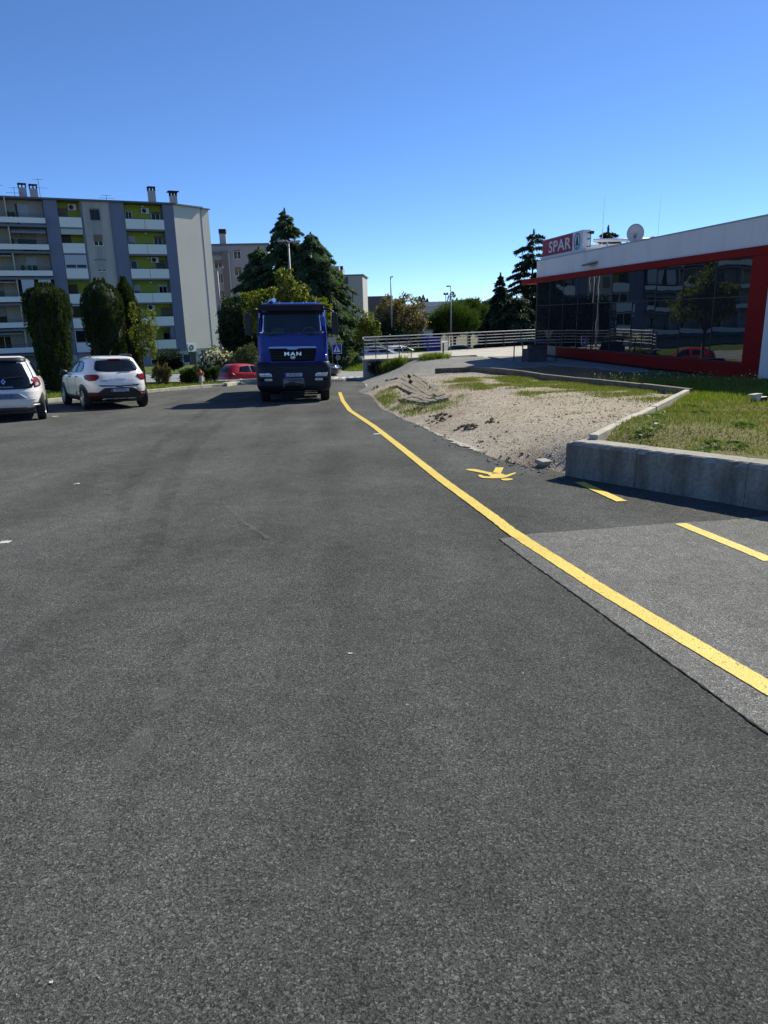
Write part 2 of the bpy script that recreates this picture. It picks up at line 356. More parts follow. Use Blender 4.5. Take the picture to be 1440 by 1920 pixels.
def groundm(name, base, alt, pebbles=0.5, vs=45.0, bump=0.02, dark=0.5, earth=None):
    m, t, out = _nodes(name); b = N(t, 'ShaderNodeBsdfPrincipled', i_Roughness=0.92); L(t, b.outputs[0], out.inputs[0]); b.inputs['Specular IOR Level'].default_value = 0.2
    tc = N(t, 'ShaderNodeTexCoord'); co = tc.outputs['Object']
    n1 = N(t, 'ShaderNodeTexNoise', i_Scale=0.9, i_Detail=7.0, i_Roughness=0.65); L(t, co, n1.inputs['Vector'])
    c = ramp(t, n1.outputs[0], [(0.34, base), (0.66, alt)])
    v = N(t, 'ShaderNodeTexVoronoi', i_Scale=vs); L(t, co, v.inputs['Vector']); sp = N(t, 'ShaderNodeSeparateColor'); L(t, v.outputs['Color'], sp.inputs[0])
    c = mixc(t, 1.0, c, ramp(t, sp.outputs[0], [(0, 1 - pebbles), (1, 1 + pebbles)]), 'MULTIPLY')
    c = mixc(t, ramp(t, v.outputs['Distance'], [(0.4, 0.0), (0.75, dark)]), c, tuple(x * 0.3 for x in base))
    if earth:
        n2 = N(t, 'ShaderNodeTexNoise', i_Scale=0.55, i_Detail=6.0, i_Roughness=0.7); L(t, co, n2.inputs['Vector'])
        c = mixc(t, ramp(t, n2.outputs[0], [(0.55, 0.0), (0.68, 0.8)]), c, earth)
    L(t, c, b.inputs['Base Color'])
    n3 = N(t, 'ShaderNodeTexNoise', i_Scale=14.0, i_Detail=6.0); L(t, co, n3.inputs['Vector'])
    ma = N(t, 'ShaderNodeMath', operation='SUBTRACT'); L(t, n3.outputs[0], ma.inputs[0]); L(t, v.outputs['Distance'], ma.inputs[1])
    bp = N(t, 'ShaderNodeBump', i_Strength=0.9, i_Distance=bump); L(t, ma.outputs[0], bp.inputs['Height']); L(t, bp.outputs[0], b.inputs['Normal'])
    return m
M['gravel'] = groundm('tan gravel', (0.37, 0.31, 0.23), (0.46, 0.395, 0.305), 0.28, 48, 0.012, 0.3, (0.27, 0.19, 0.12))
M['gravel_grey'] = groundm('grey gravel', (0.27, 0.26, 0.235), (0.34, 0.33, 0.30), 0.4, 38, 0.02, 0.5)
M['soil'] = groundm('reddish soil', (0.24, 0.12, 0.06), (0.32, 0.20, 0.12), 0.3, 30, 0.03, 0.5)
M['lawn_soil'] = groundm('lawn earth', (0.11, 0.125, 0.03), (0.19, 0.165, 0.065), 0.3, 30, 0.02, 0.4)
M['grass_ground'] = groundm('mown grass', (0.07, 0.115, 0.018), (0.11, 0.15, 0.03), 0.4, 9, 0.05, 0.4)
M['field'] = groundm('far ground', (0.13, 0.13, 0.06), (0.20, 0.18, 0.11), 0.3, 0.5, 0.1, 0.3)

# fine grid of the bank, split into gravel, grey gravel, lawn and bare soil
def bank():
    xs = np.arange(-1.6, 20.01, 0.16); ys = np.arange(-2.0, 41.0, 0.2)
    X, Y = np.meshgrid(xs, ys); Z = zr(X.ravel(), Y.ravel()).reshape(X.shape)
    # ridge of torn earth and ragged road edge
    off = Z - rz(X, Y)
    rough = 0.018 * vnoise(X, Y, 0.45, 3) + 0.03 * vnoise(X, Y, 1.7, 4)
    mound = 0.07 * np.exp(-(((X - 0.65) / 0.55) ** 2 + ((Y - 19.6) / 1.2) ** 2)) + 0.10 * np.exp(-(((X - 0.2) / 0.5) ** 2 + ((Y - 23.6) / 1.6) ** 2))
    Z = Z + rough * sstep(-0.1, 0.08, off) + mound
    dw = ((X - 2.30) * 2.09 + (Y - 8.75) * 1.45) / 2.544; fw = np.where((Y < 10.2) & (side((X, Y), K2[0], K2[1]) > 0), sstep(-.05, .55, dw), 1.0)
    Z = rz(X, Y) + (Z - rz(X, Y)) * fw - .06 * (1 - fw)
    V = np.stack([X, Y, Z], -1).reshape(-1, 3); ny, nx = X.shape
    idx = np.arange(ny * nx).reshape(ny, nx)
    Fq = np.stack([idx[:-1, :-1], idx[:-1, 1:], idx[1:, 1:], idx[1:, :-1]], -1).reshape(-1, 4)
    c = V[Fq].mean(1); x, y = c[:, 0], c[:, 1]; offc = c[:, 2] - rz(x, y)
    right2 = side((x, y), K2[0], K2[1]) < 0; right1 = side((x, y), K1[0], K1[1]) < 0
    wall_side = (x - 2.30) * (-2.09) - (y - 8.75) * 1.45          # <0 beyond the wall's face
    lawn = ((y <= 15.6) & right2) | ((y > 15.6) & right1)
    keep = np.where(lawn & (y < 8.9), ((x - 2.55) * 2.09 + (y - 8.75) * 1.45) > 0.0, offc > -0.14)
    keep &= ~((y < 8.6) & ~lawn)
    keep &= ~((x > -1.0) & (x < 6.2) & (y > 37.3)) & ~((y > 37.9) & (x < 8)) & ~((y > 36.0) & (x > 5.2) & (x < 8))
    soil = lawn & (y > 22.5 + 1.2 * vnoise(x, y, 1.2, 9) + np.where(x > 7.5, 4.0, 0)) & (y < 29.6 + .4 * vnoise(x, y, .8, 10))
    grey = (lawn & ~soil & (y > 27)) | ~lawn & (y > 28.5 + 1.5 * vnoise(x, y, 1.5, 11) - 2.5 * (x < 0.7))
    for nm, sel, mt in (('lawn', keep & lawn & ~soil & ~grey, 'lawn_soil'), ('bare_soil', keep & soil, 'soil'), ('gravel_patch', keep & ~lawn & ~grey, 'gravel'), ('grey_gravel_path', keep & grey & ~soil, 'gravel_grey')):
        f = Fq[sel]; u, inv = np.unique(f, return_inverse=True)
        tag(mesh_np(nm, V[u], inv.reshape(f.shape), M[mt], smooth=True), kind='structure')
    from_grid = (xs, ys, Z); return from_grid
BANK = bank()
def zb(x, y):
    """height of the built bank surface"""
    xs, ys, Z = BANK; x = np.atleast_1d(np.asarray(x, float)); y = np.atleast_1d(np.asarray(y, float))
    fx = np.clip((x - xs[0]) / (xs[1] - xs[0]), 0, len(xs) - 1.001); fy = np.clip((y - ys[0]) / (ys[1] - ys[0]), 0, len(ys) - 1.001)
    i = fx.astype(int); j = fy.astype(int); a = fx - i; b = fy - j
    return Z[j, i] * (1 - a) * (1 - b) + Z[j, i + 1] * a * (1 - b) + Z[j + 1, i] * (1 - a) * b + Z[j + 1, i + 1] * a * b

# wide ground sheet to the horizon (falls with the car park, then levels out and rises to low hills)
def zfar(x, y):
    x = np.asarray(x, float); y = np.asarray(y, float)
    xx = np.clip(x, -60, 60); yy = np.where(y < 80, y, 80 + (y - 80) * np.exp(-np.clip(y - 80, 0, None) / 30))
    z = rz(xx, np.minimum(yy, 92))
    z = z - 0.75 * sstep(33, 42, y) * (1 - sstep(60, 74, y)) * (1 - sstep(-4.5, -2.0, x)) * sstep(-40, -22, x)
    z = z + 1.5 * sstep(54, 61, y) * (1 - sstep(75, 90, y)) * sstep(-4.5, -2.5, x) * (1 - sstep(3, 9, x))
    z = z + np.where(y > 300, 10 * sstep(330, 800, y) * (0.6 + 0.5 * vnoise(x, y, 160, 21)), 0)
    z = z - 0.06 * ((y < 40) & (np.abs(x) < 60)) - 0.02
    return z
def far_ground():
    xs = np.concatenate([-np.geomspace(1500, 62, 18), np.arange(-60, 60.1, 2.0), np.geomspace(62, 1500, 18)])
    ys = np.concatenate([-np.geomspace(400, 12, 8), np.arange(-10, 100.1, 2.0), np.geomspace(104, 2600, 40)])
    X, Y = np.meshgrid(xs, ys); Z = zfar(X, Y); V = np.stack([X, Y, Z], -1).reshape(-1, 3)
    # keep below the bank and terrace
    ny, nx = X.shape; idx = np.arange(ny * nx).reshape(ny, nx)
    Fq = np.stack([idx[:-1, :-1], idx[:-1, 1:], idx[1:, 1:], idx[1:, :-1]], -1).reshape(-1, 4)
    c = V[Fq].mean(1)
    green = (c[:, 1] > 52) & (c[:, 1] < 90) & (np.abs(c[:, 0]) < 60)
    mi = green.astype(int)
    tag(mesh_np('ground', V, Fq, [M['field'], M['grass_ground']], smooth=True, mi=mi), kind='structure')
far_ground()

def sheet(name, poly, h, mat, n_sub=0):
    """flat polygon lying on the car park's plane, raised by h"""
    b = MB(); b.add([(p[0], p[1], rz(p[0], p[1]) + h) for p in poly], [tuple(range(len(poly)))])
    return b.build(name, mat)
def pxpoly(pts): return [tuple(gp(*p)[:2]) for p in pts]
KERB = [(-24, 3.5), (-19, 11.5), (-14.2, 19.2), (-11.16, 23.81), (-9.35, 28.97), (-8.4, 31.2), (-7.69, 32.58), (-7.15, 33.2), (-6.9, 34.2), (-6.35, 36.8), (-3.5, 38.6)]
tag(sheet('car_park_asphalt', [(-30, -8), (14, -8), (14, 8), (3.0, 8.9), (2.2, 14), (1.4, 32), (1.0, 37.5), (-0.8, 38.3), (-3.4, 38.6), (-6.2, 37.0), (-7.4, 33.2), (-9.2, 29.1), (-11.0, 23.9), (-14.1, 19.3), (-24, 3.6), (-30, -4)], 0.0, M['asphalt']), kind='structure')
tag(sheet('cross_street', [(-30, 39.4), (-3.4, 38.75), (-0.8, 38.45), (1.2, 38.2), (1.2, 46), (14, 46), (30, 55), (-30, 54)], 0.004, M['street']), kind='structure')
tag(sheet('old_asphalt_strip', pxpoly([(935, 1011), (1002, 1001), (1130, 992), (1262, 981), (1360, 976), (1440, 968)]) + [(4.6, 5.6), (7, 2), (7, -4), (2.6, -4)] + pxpoly([(1440, 1378), (1310, 1283), (1170, 1182), (1060, 1102), (1000, 1060)]), 0.004, M['asphalt_old']), kind='structure')

# joint between the two asphalts: a thin ragged crack
def ribbon(name, pts, w_, h, mat, jit=0.0, step=0.05, seed=1):
    r = np.random.default_rng(seed); P = [np.array(p[:2], float) for p in pts]; C_ = []
    for a, b in zip(P[:-1], P[1:]):
        n = max(1, int(np.linalg.norm(b - a) / step)); C_ += [a + (b - a) * k / n for k in range(n)]
    C_.append(P[-1]); C_ = np.array(C_); T = np.gradient(C_, axis=0)
    # soften the corners a little
    for _ in range(3): T[1:-1] = (T[:-2] + 2 * T[1:-1] + T[2:]) / 4
    T /= np.linalg.norm(T, axis=1)[:, None]; Nn = np.stack([-T[:, 1], T[:, 0]], 1)
    ww = w_ if np.ndim(w_) else np.full(len(C_), w_)
    A = C_ + Nn * (ww / 2 + r.normal(0, jit, len(C_)))[:, None]; B = C_ - Nn * (ww / 2 + r.normal(0, jit, len(C_)))[:, None]
    V = np.concatenate([A, B]); Z = rz(V[:, 0], V[:, 1]) + h; n = len(C_)
    i = np.arange(n - 1); Fq = np.stack([i + n, i + n + 1, i + 1, i], 1)
    return mesh_np(name, np.column_stack([V, Z]), Fq, mat)
M['crack'] = pm('open joint', (0.010, 0.010, 0.010), 0.95)
tag(ribbon('asphalt_joint', [gp(*p) for p in [(935, 1011), (1000, 1060), (1060, 1102), (1170, 1182), (1310, 1283), (1440, 1378)]] + [np.array([2.6, -1.0])], 0.008, 0.0065, M['crack'], 0.0035, 0.03), kind='structure')

def yellowm():
    m, t, out = _nodes('yellow road paint'); b = N(t, 'ShaderNodeBsdfPrincipled', i_Roughness=0.6); L(t, b.outputs[0], out.inputs[0])
    tc = N(t, 'ShaderNodeTexCoord'); co = tc.outputs['Object']
    n1 = N(t, 'ShaderNodeTexNoise', i_Scale=3.0, i_Detail=4.0); L(t, co, n1.inputs['Vector'])
    c = ramp(t, n1.outputs[0], [(0.3, (0.64, 0.46, 0.050)), (0.7, (0.72, 0.535, 0.075))])
    v = N(t, 'ShaderNodeTexVoronoi', i_Scale=70.0); L(t, co, v.inputs['Vector']); n2 = N(t, 'ShaderNodeTexNoise', i_Scale=60.0, i_Detail=3.0); L(t, co, n2.inputs['Vector'])
    s = N(t, 'ShaderNodeMath', operation='MULTIPLY'); L(t, v.outputs['Distance'], s.inputs[0]); L(t, n2.outputs[0], s.inputs[1])
    c = mixc(t, ramp(t, s.outputs[0], [(0.36, 0.0), (0.50, 0.7)]), c, (0.07, 0.062, 0.04)); L(t, c, b.inputs['Base Color'])
    v4 = N(t, 'ShaderNodeTexVoronoi', i_Scale=110.0); L(t, co, v4.inputs['Vector'])
    bp = N(t, 'ShaderNodeBump', i_Strength=0.7, i_Distance=0.004); bp.invert = True; L(t, v4.outputs['Distance'], bp.inputs['Height']); L(t, bp.outputs[0], b.inputs['Normal'])
    return m
M['yellow'] = yellowm()
line_px = [(637, 736), (643, 752), (656, 770), (700, 799), (760, 846), (829, 901), (925, 971), (953, 993), (982, 1013), (1132, 1109), (1300, 1209), (1440, 1292)]
LP_ = [gp(*p) for p in line_px]; ext = LP_[-1] + (LP_[-1] - LP_[-2]) / np.linalg.norm(LP_[-1] - LP_[-2]) * 3.0
tag(ribbon('long_yellow_line', LP_ + [ext], 0.125, 0.0085, M['yellow'], 0.0022, 0.04, 5), 'long unbroken yellow line bending along the edge of the dark asphalt', 'road marking')
tag(ribbon('yellow_dash', [gp(1086, 905), gp(1166, 941)], 0.12, 0.0085, M['yellow'], 0.002, 0.05, 6), 'short yellow dash partly in the shadow of the concrete wall', 'road marking', 'yellow dashes beside the wall')
tag(ribbon('yellow_dash.001', [gp(1276, 983), gp(1428, 1045), gp(1445, 1053)], 0.12, 0.0085, M['yellow'], 0.002, 0.05, 7), 'yellow dash in full sun on the pale older asphalt', 'road marking', 'yellow dashes beside the wall')
def figure():
    q = lambda x, y: tuple(gp(860 + x / 10.286, 860 + y / 10.286)[:2])
    polys = [[(128, 220), (200, 206), (330, 212), (560, 265), (655, 280), (640, 300), (545, 305), (330, 262), (180, 234)],
             [(658, 278), (715, 178), (868, 180), (812, 292)],
             [(552, 305), (640, 300), (812, 292), (905, 328), (1085, 276), (1112, 284), (1060, 315), (930, 368), (830, 388), (640, 390), (480, 384), (430, 376), (372, 340), (390, 324), (438, 324), (480, 348), (620, 356)],
             [(808, 408), (850, 396), (960, 390), (1030, 396), (1050, 406), (1020, 422), (920, 434), (850, 428)]]
    b = MB()
    for p in polys:
        V = [q(*k) for k in p]; b.add([(x, y, rz(x, y) + 0.0085) for x, y in V], [tuple(range(len(V)))])
    return b
tag(figure().build('pedestrian_marking', M['yellow']), 'yellow painted walking figure lying on the asphalt near the gravel', 'road marking')

# zebra crossing on the street beyond
zb_ = MB()
M['white_paint'] = pm('white road paint', (0.62, 0.62, 0.58), 0.7, (0.5, 0.5, 0.46), 8)
for k in range(7):
    x0 = -3.9 + k * 0.42
    zb_.add([(x, y, rz(x, y) + 0.009) for x, y in ((x0, 39.9), (x0 + .22, 39.9), (x0 + .22, 42.3), (x0, 42.3))], [(0, 1, 2, 3)])
tag(zb_.build('zebra_crossing', M['white_paint']), 'worn white zebra crossing bars on the street beyond the truck', 'road marking')

# kerbs: stones laid one by one
def kerb(name, label, pts, stone, w_, zt, zlow, mat, kind=None, gap=0.008, seed=0, group=None, bevel=0.012):
    r = random.Random(seed); root = thing(name, label, 'kerb', (0, 0, 0), group=group)
    for a, b in zip(pts[:-1], pts[1:]):
        a = Vector(a); b = Vector(b); Ls = (b - a).length; n = max(1, round(Ls / stone)); d = (b - a) / n; nn = Vector((-d.y, d.x)).normalized() * w_ / 2
        g = d.normalized() * gap / 2
        for k in range(n):
            p = a + d * k + g; q = a + d * (k + 1) - g; dz = r.uniform(-.008, .008); sh = Vector((r.uniform(-.006, .006), r.uniform(-.006, .006)))
            poly = [p + nn + sh, p - nn + sh, q - nn + sh, q + nn + sh]
            zs = [zt(*p), zt(*p), zt(*q), zt(*q)]
            m = MB(); m.prism([tuple(v) for v in poly][::1], [z - zlow for z in zs], [z + dz for z in zs]); m.build('kerb_stone', mat, root, bevel=bevel)
    return root
kerb('verge_kerb', 'pale concrete kerb curving along the planted verge behind the parked white cars', [(p[0], p[1]) for p in KERB], 1.0, 0.16, lambda x, y: rz(x, y) + 0.125, 0.3, M['kerb'], seed=3)
ktop = lambda x, y: float(zr(x, y)[0]) + 0.15 + 0.09 * (y - 15.5) / 14.5
M['edging'] = pm('shade-darkened edging', (0.22, 0.18, 0.12), 0.85, (0.13, 0.11, 0.075), 5.0, 6, 0.6, 40)  # darker than the kerb concrete: shade of the near face put into the colour
KA, KB = float(rz(2.62, 8.72)) + .52, float(zr(6.66, 15.52)[0]) + .14
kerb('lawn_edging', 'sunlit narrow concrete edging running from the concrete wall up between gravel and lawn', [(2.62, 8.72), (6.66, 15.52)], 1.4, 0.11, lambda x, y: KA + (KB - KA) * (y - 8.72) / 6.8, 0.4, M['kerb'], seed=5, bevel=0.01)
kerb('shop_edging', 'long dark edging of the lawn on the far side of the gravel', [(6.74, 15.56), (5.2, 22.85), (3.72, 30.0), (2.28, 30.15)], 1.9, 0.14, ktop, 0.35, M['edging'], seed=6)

# verge of grass behind the kerb
def verge():
    xs = np.arange(-44, -1.4, 0.4); ys = np.arange(0, 40.1, 0.4); X, Y = np.meshgrid(xs, ys)
    kp = np.array(KERB); kx = np.interp(Y, kp[:, 1], kp[:, 0]); d = kx - X           # metres behind the kerb
    Z = rz(X, Y) + 0.10 - 0.55 * sstep(1.5, 9, d) * sstep(26, 38, Y) + 0.03 * vnoise(X, Y, 1.1, 31)
    Z = np.where(d < 0.07, -50, Z); V = np.stack([X, Y, Z], -1).reshape(-1, 3); ny, nx = X.shape; idx = np.arange(ny * nx).reshape(ny, nx)
    # pull the row next to the kerb onto it
    Fq = np.stack([idx[:-1, :-1], idx[:-1, 1:], idx[1:, 1:], idx[1:, :-1]], -1).reshape(-1, 4)
    ok = (V[Fq][:, :, 2] > -40).all(1); Fq = Fq[ok]; c = V[Fq].mean(1)
    Fq = Fq[~((c[:, 1] > 36.5) & (c[:, 0] > -9.5)) & ~((c[:, 0] > -8.6) & (c[:, 1] > 34.5))]
    u, inv = np.unique(Fq, return_inverse=True)
    tag(mesh_np('grass_verge', V[u], inv.reshape(Fq.shape), M['grass_ground'], smooth=True), kind='structure')
verge()
def zverge(x, y):
    kp = np.array(KERB); d = np.interp(y, kp[:, 1], kp[:, 0]) - x
    return rz(x, y) + 0.10 - 0.55 * sstep(1.5, 9, d) * sstep(26, 38, y) + 0.03 * vnoise(x, y, 1.1, 31)
# low concrete nose where the kerb widens by the red car
nb = MB(); P_ = [(-7.35, 33.2), (-7.05, 33.0), (-6.55, 36.7), (-3.6, 38.3), (-3.6, 38.75), (-6.9, 37.1)]
nb.prism([p for p in P_][::1], [rz(*p) - 0.3 for p in P_], [rz(*p) + 0.16 for p in P_])
tag(nb.build('traffic_island_nose', M['kerb'], bevel=0.02), 'pale concrete nose of the kerb in front of the red car', 'kerb')
# light path crossing the grass towards the apartment block
pp = [(-13.2, 34.4), (-10.2, 35.0), (-9.6, 38.5), (-11.5, 46), (-13.5, 46), (-12.2, 39)]
pb = MB(); pb.add([(x, y, max(float(zverge(x, y)) if y < 40 else -9, float(zfar(x, y))) + 0.05) for x, y in pp], [tuple(range(len(pp)))])
tag(pb.build('footpath', M['pave']), kind='structure')

# concrete retaining wall along the lawn
M['wall_concrete'] = None
def wallm():
    m, t, out = _nodes('stained board-marked concrete'); b = N(t, 'ShaderNodeBsdfPrincipled', i_Roughness=0.9); L(t, b.outputs[0], out.inputs[0]); b.inputs['Specular IOR Level'].default_value = 0.2
    tc = N(t, 'ShaderNodeTexCoord'); co = tc.outputs['Object']
    n1 = N(t, 'ShaderNodeTexNoise', i_Scale=2.6, i_Detail=8.0, i_Roughness=0.65); L(t, co, n1.inputs['Vector'])
    c = ramp(t, n1.outputs[0], [(0.3, (0.32, 0.295, 0.24)), (0.7, (0.48, 0.45, 0.375))])
    mp = N(t, 'ShaderNodeMapping'); mp.inputs['Scale'].default_value = (2.6, 2.6, 0.5); L(t, co, mp.inputs[0])
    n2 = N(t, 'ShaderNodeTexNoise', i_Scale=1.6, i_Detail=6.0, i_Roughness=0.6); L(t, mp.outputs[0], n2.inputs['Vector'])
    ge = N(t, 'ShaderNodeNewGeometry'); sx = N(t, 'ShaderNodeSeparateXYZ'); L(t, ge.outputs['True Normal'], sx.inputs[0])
    side_ = ramp(t, sx.outputs[2], [(0.3, 1.0), (0.6, 0.12)])  # upright faces darker than the top: shade painted in along with the dirt
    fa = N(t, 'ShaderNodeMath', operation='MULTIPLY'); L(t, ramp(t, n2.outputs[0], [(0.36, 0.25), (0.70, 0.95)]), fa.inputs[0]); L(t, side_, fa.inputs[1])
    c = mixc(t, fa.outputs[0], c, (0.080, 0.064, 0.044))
    n4 = N(t, 'ShaderNodeTexNoise', i_Scale=34.0, i_Detail=4.0); L(t, co, n4.inputs['Vector'])
    c = mixc(t, 1.0, c, ramp(t, n4.outputs[0], [(0.3, 0.8), (0.7, 1.15)]), 'MULTIPLY'); L(t, c, b.inputs['Base Color'])
    n3 = N(t, 'ShaderNodeTexNoise', i_Scale=18.0, i_Detail=8.0, i_Roughness=0.7); L(t, co, n3.inputs['Vector'])
    bp = N(t, 'ShaderNodeBump', i_Strength=0.8, i_Distance=0.02); L(t, n3.outputs[0], bp.inputs['Height']); L(t, bp.outputs[0], b.inputs['Normal'])
    return m
M['wall_concrete'] = wallm()
def conc_wall():
    root = thing('concrete_wall', 'low stained concrete retaining wall holding up the lawn beside the asphalt', 'wall', (2.30, 8.75, 0))
    a = np.array([0.0, 0.0]); d = np.array([1.45, -2.09]); d /= np.linalg.norm(d); nn = np.array([-d[1], d[0]]); r = np.random.default_rng(4)
    for s0, s1 in ((0, 1.02), (1.026, 2.3), (2.306, 3.6), (3.606, 6.0)):
        n = int((s1 - s0) / 0.045); S = np.linspace(s0, s1, n); sec = []
        for i, s in enumerate(S):
            p = a + d * s; gx, gy = p + (2.30, 8.75); zt = rz(gx, gy) + 0.45; zb0 = rz(gx, gy) - 0.25
            ch = 0.004 * r.normal() ; chip = max(0, r.normal(0, 0.006)) + .03 * (r.random() < .03); lo = 0.022 if (s < 0.09) else 0
            bul = 0.006 * math.sin(s * 3.1)
            prof = [(-bul, zb0), (-bul, zt - 0.05 - lo + ch), (0.012 + chip, zt - 0.012 - chip - lo), (0.03 + chip, zt - lo + ch * 0.3), (0.27, zt + ch * 0.2 - lo), (0.28, zb0)]
            sec.append([(p[0] + nn[0] * q, p[1] + nn[1] * q, z) for q, z in prof])
        m = MB(); k = len(sec[0]); V = [v for q in sec for v in q]; Fs = []
        for i in range(n - 1):
            for j in range(k - 1): Fs.append((i * k + j, (i + 1) * k + j, (i + 1) * k + j + 1, i * k + j + 1))
        Fs.append(tuple(reversed(range(k)))[::1]); Fs.append(tuple(range((n - 1) * k, n * k)))
        m.add(V, Fs); m.build('wall_segment', M['wall_concrete'], root)
conc_wall()
# small slab left lying by the wall's end
sl = gp(1034, 869, .04); sb = MB(); sb.cbox((0, 0, 0.03), (0.42, 0.2, 0.06))
tag(sb.build('concrete_slab', M['concrete'], loc=tuple(sl), rot=(0.04, 0.02, 0.35), bevel=0.012), 'small loose concrete slab lying at the end of the grey wall', 'slab')

M['edge_strip'] = groundm('crumbling pale road edge', (0.42, 0.39, 0.33), (0.50, 0.47, 0.41), 0.25, 40, 0.015, 0.35)
EP = [gp(*p) for p in ((681, 716), (690, 727), (706, 745), (724, 762), (741, 776), (770, 789), (800, 803), (832, 819), (862, 834), (900, 848))]
EP[0] = EP[0] + np.array([.05, 0, 0]); ne = len(EP)
tag(ribbon('pale_road_edge', [p + np.array([.12, 0, 0]) for p in EP], 0.30, 0.012, M['edge_strip'], 0.035, 0.12, 15), kind='structure')

def scuffm(name, col, fac):
    m, t, out = _nodes(name); b = N(t, 'ShaderNodeBsdfDiffuse'); b.inputs[0].default_value = c4(col); tr = N(t, 'ShaderNodeBsdfTransparent'); mx = N(t, 'ShaderNodeMixShader')
    tc = N(t, 'ShaderNodeTexCoord'); n1 = N(t, 'ShaderNodeTexNoise', i_Scale=3.0, i_Detail=8.0, i_Roughness=0.75); L(t, tc.outputs['Object'], n1.inputs['Vector'])
    L(t, ramp(t, n1.outputs[0], [(0.42, 0.0), (0.72, fac)]), mx.inputs[0]); L(t, tr.outputs[0], mx.inputs[1]); L(t, b.outputs[0], mx.inputs[2]); L(t, mx.outputs[0], out.inputs[0]); return m
M['scuff_pale'] = scuffm('pale dusty tyre mark', (0.20, 0.195, 0.175), 0.42); M['scuff_dark'] = scuffm('dark tyre mark', (0.045, 0.046, 0.046), 0.30)
def smooth(pts, n=6):
    P = np.array([gp(*p)[:2] for p in pts]); t = np.linspace(0, 1, len(P)); T_ = np.linspace(0, 1, n * len(P)); c = np.stack([np.interp(T_, t, P[:, k]) for k in (0, 1)], 1)
    for _ in range(8): c[1:-1] = (c[:-2] + 2 * c[1:-1] + c[2:]) / 4
    return list(c)
for k, (pts, wd_, mt) in enumerate((([(418, 940), (455, 980), (505, 1012)], .05, 'scuff_pale'), ([(300, 770), (240, 800), (210, 850), (190, 930)], .22, 'scuff_pale'), ([(390, 768), (300, 830), (250, 900), (215, 990)], .20, 'scuff_dark'), ([(440, 770), (360, 840), (310, 930), (280, 1060)], .20, 'scuff_dark'), ([(0, 905), (60, 900), (140, 862), (200, 838)], .12, 'scuff_pale'), ([(480, 790), (440, 830), (420, 870)], .18, 'scuff_pale'), ([(0, 1240), (120, 1160), (260, 1120), (400, 1105)], .20, 'scuff_dark'), ([(150, 1560), (300, 1330), (380, 1210)], .12, 'scuff_pale'))):
    tag(ribbon('tyre_mark', smooth(pts), wd_, .0125 + .0006 * k, M[mt], .012, .1, 40 + k), kind='structure')
# ------------------------------------------------------------------ terrace with its retaining wall and railings
TZ = -0.60
TER = [(-0.9, 37.4), (1.6, 37.4), (3.4, 38.0), (5.1, 38.6), (5.3, 36.0), (6.2, 31.4), (7.3, 30.7), (8.9, 30.4), (9.2, 38), (14, 40), (14, 51.5), (-1.0, 41.6)]
tb = MB(); tb.prism(TER, -3.0, TZ); terr = tb.build('terrace', M['pave'], bevel=0.03); tag(terr, kind='structure')
# edge coping stones along the front and a paved apron of slabs
cp = MB()
kerb('terrace_coping', 'thin pale coping along the front edge of the raised terrace', [(-0.93, 37.36), (1.6, 37.36), (5.1, 38.55)], 1.6, 0.22, lambda x, y: TZ + 0.05, 0.12, M['kerb'], seed=8)
# paved apron in front of the shop corner
ap = MB(); AP = [(5.35, 35.9), (6.2, 31.2), (6.9, 29.8), (9.0, 24.5), (9.9, 24.6), (8.6, 31.5), (8.0, 36)]
ap.prism(AP, -1.6, -0.50); tag(ap.build('shop_apron', pm('shade-darkened apron slabs', (.17, .165, .16), .85, (.22, .21, .20), 2), bevel=0.03), kind='structure')  # darker than the terrace paving: the shop's shade is put into the colour

def railing(name, label, a, b, z, post_gap, rails, h=1.02, post_r=0.022, group='terrace railings', inner=True):
    root = thing(name, label, 'railing', (0, 0, 0), group=group); a = Vector((a[0], a[1], z)); b = Vector((b[0], b[1], z)); n = max(1, round((b - a).length / post_gap))
    for k in range(n + 1):
        p = a + (b - a) * k / n; m = MB(); m.tube([p - Vector((0, 0, 0.05)), p + Vector((0, 0, h))], post_r, 8); m.build('post', M['darksteel'], root, smooth=False)
    for i, q in enumerate(rails):
        m = MB(); m.tube([a + Vector((0, 0, q)), b + Vector((0, 0, q))], 0.028 if i == 0 else 0.017, 8); m.build('rail', M['steel'], root)
    return root
RL = [1.02, 0.84, 0.66, 0.48, 0.30]
railing('railing', 'short railing on the front edge of the raised terrace above the retaining wall', (-0.82, 37.5), (1.62, 37.5), TZ, 0.62, RL[:1] + [0.8], 1.0)
railing('railing', 'railing on the end of the terrace running away from the road', (-0.84, 37.6), (-0.94, 41.4), TZ, 1.2, RL)
railing('railing', 'long silver railing along the far edge of the terrace', (-0.9, 41.5), (10.6, 48.6), TZ, 1.55, RL)
railing('railing', 'stretch of silver railing passing behind the glass corner of the shop', (10.7, 48.6), (15.5, 49.4), TZ, 1.5, RL)
bl = MB(); bl.tube([(3.35, 38.35, TZ), (3.35, 38.35, TZ + 0.72)], 0.045, 10); tag(bl.build('bollard', M['darksteel']), 'lone thin dark bollard standing on the pale terrace', 'bollard')
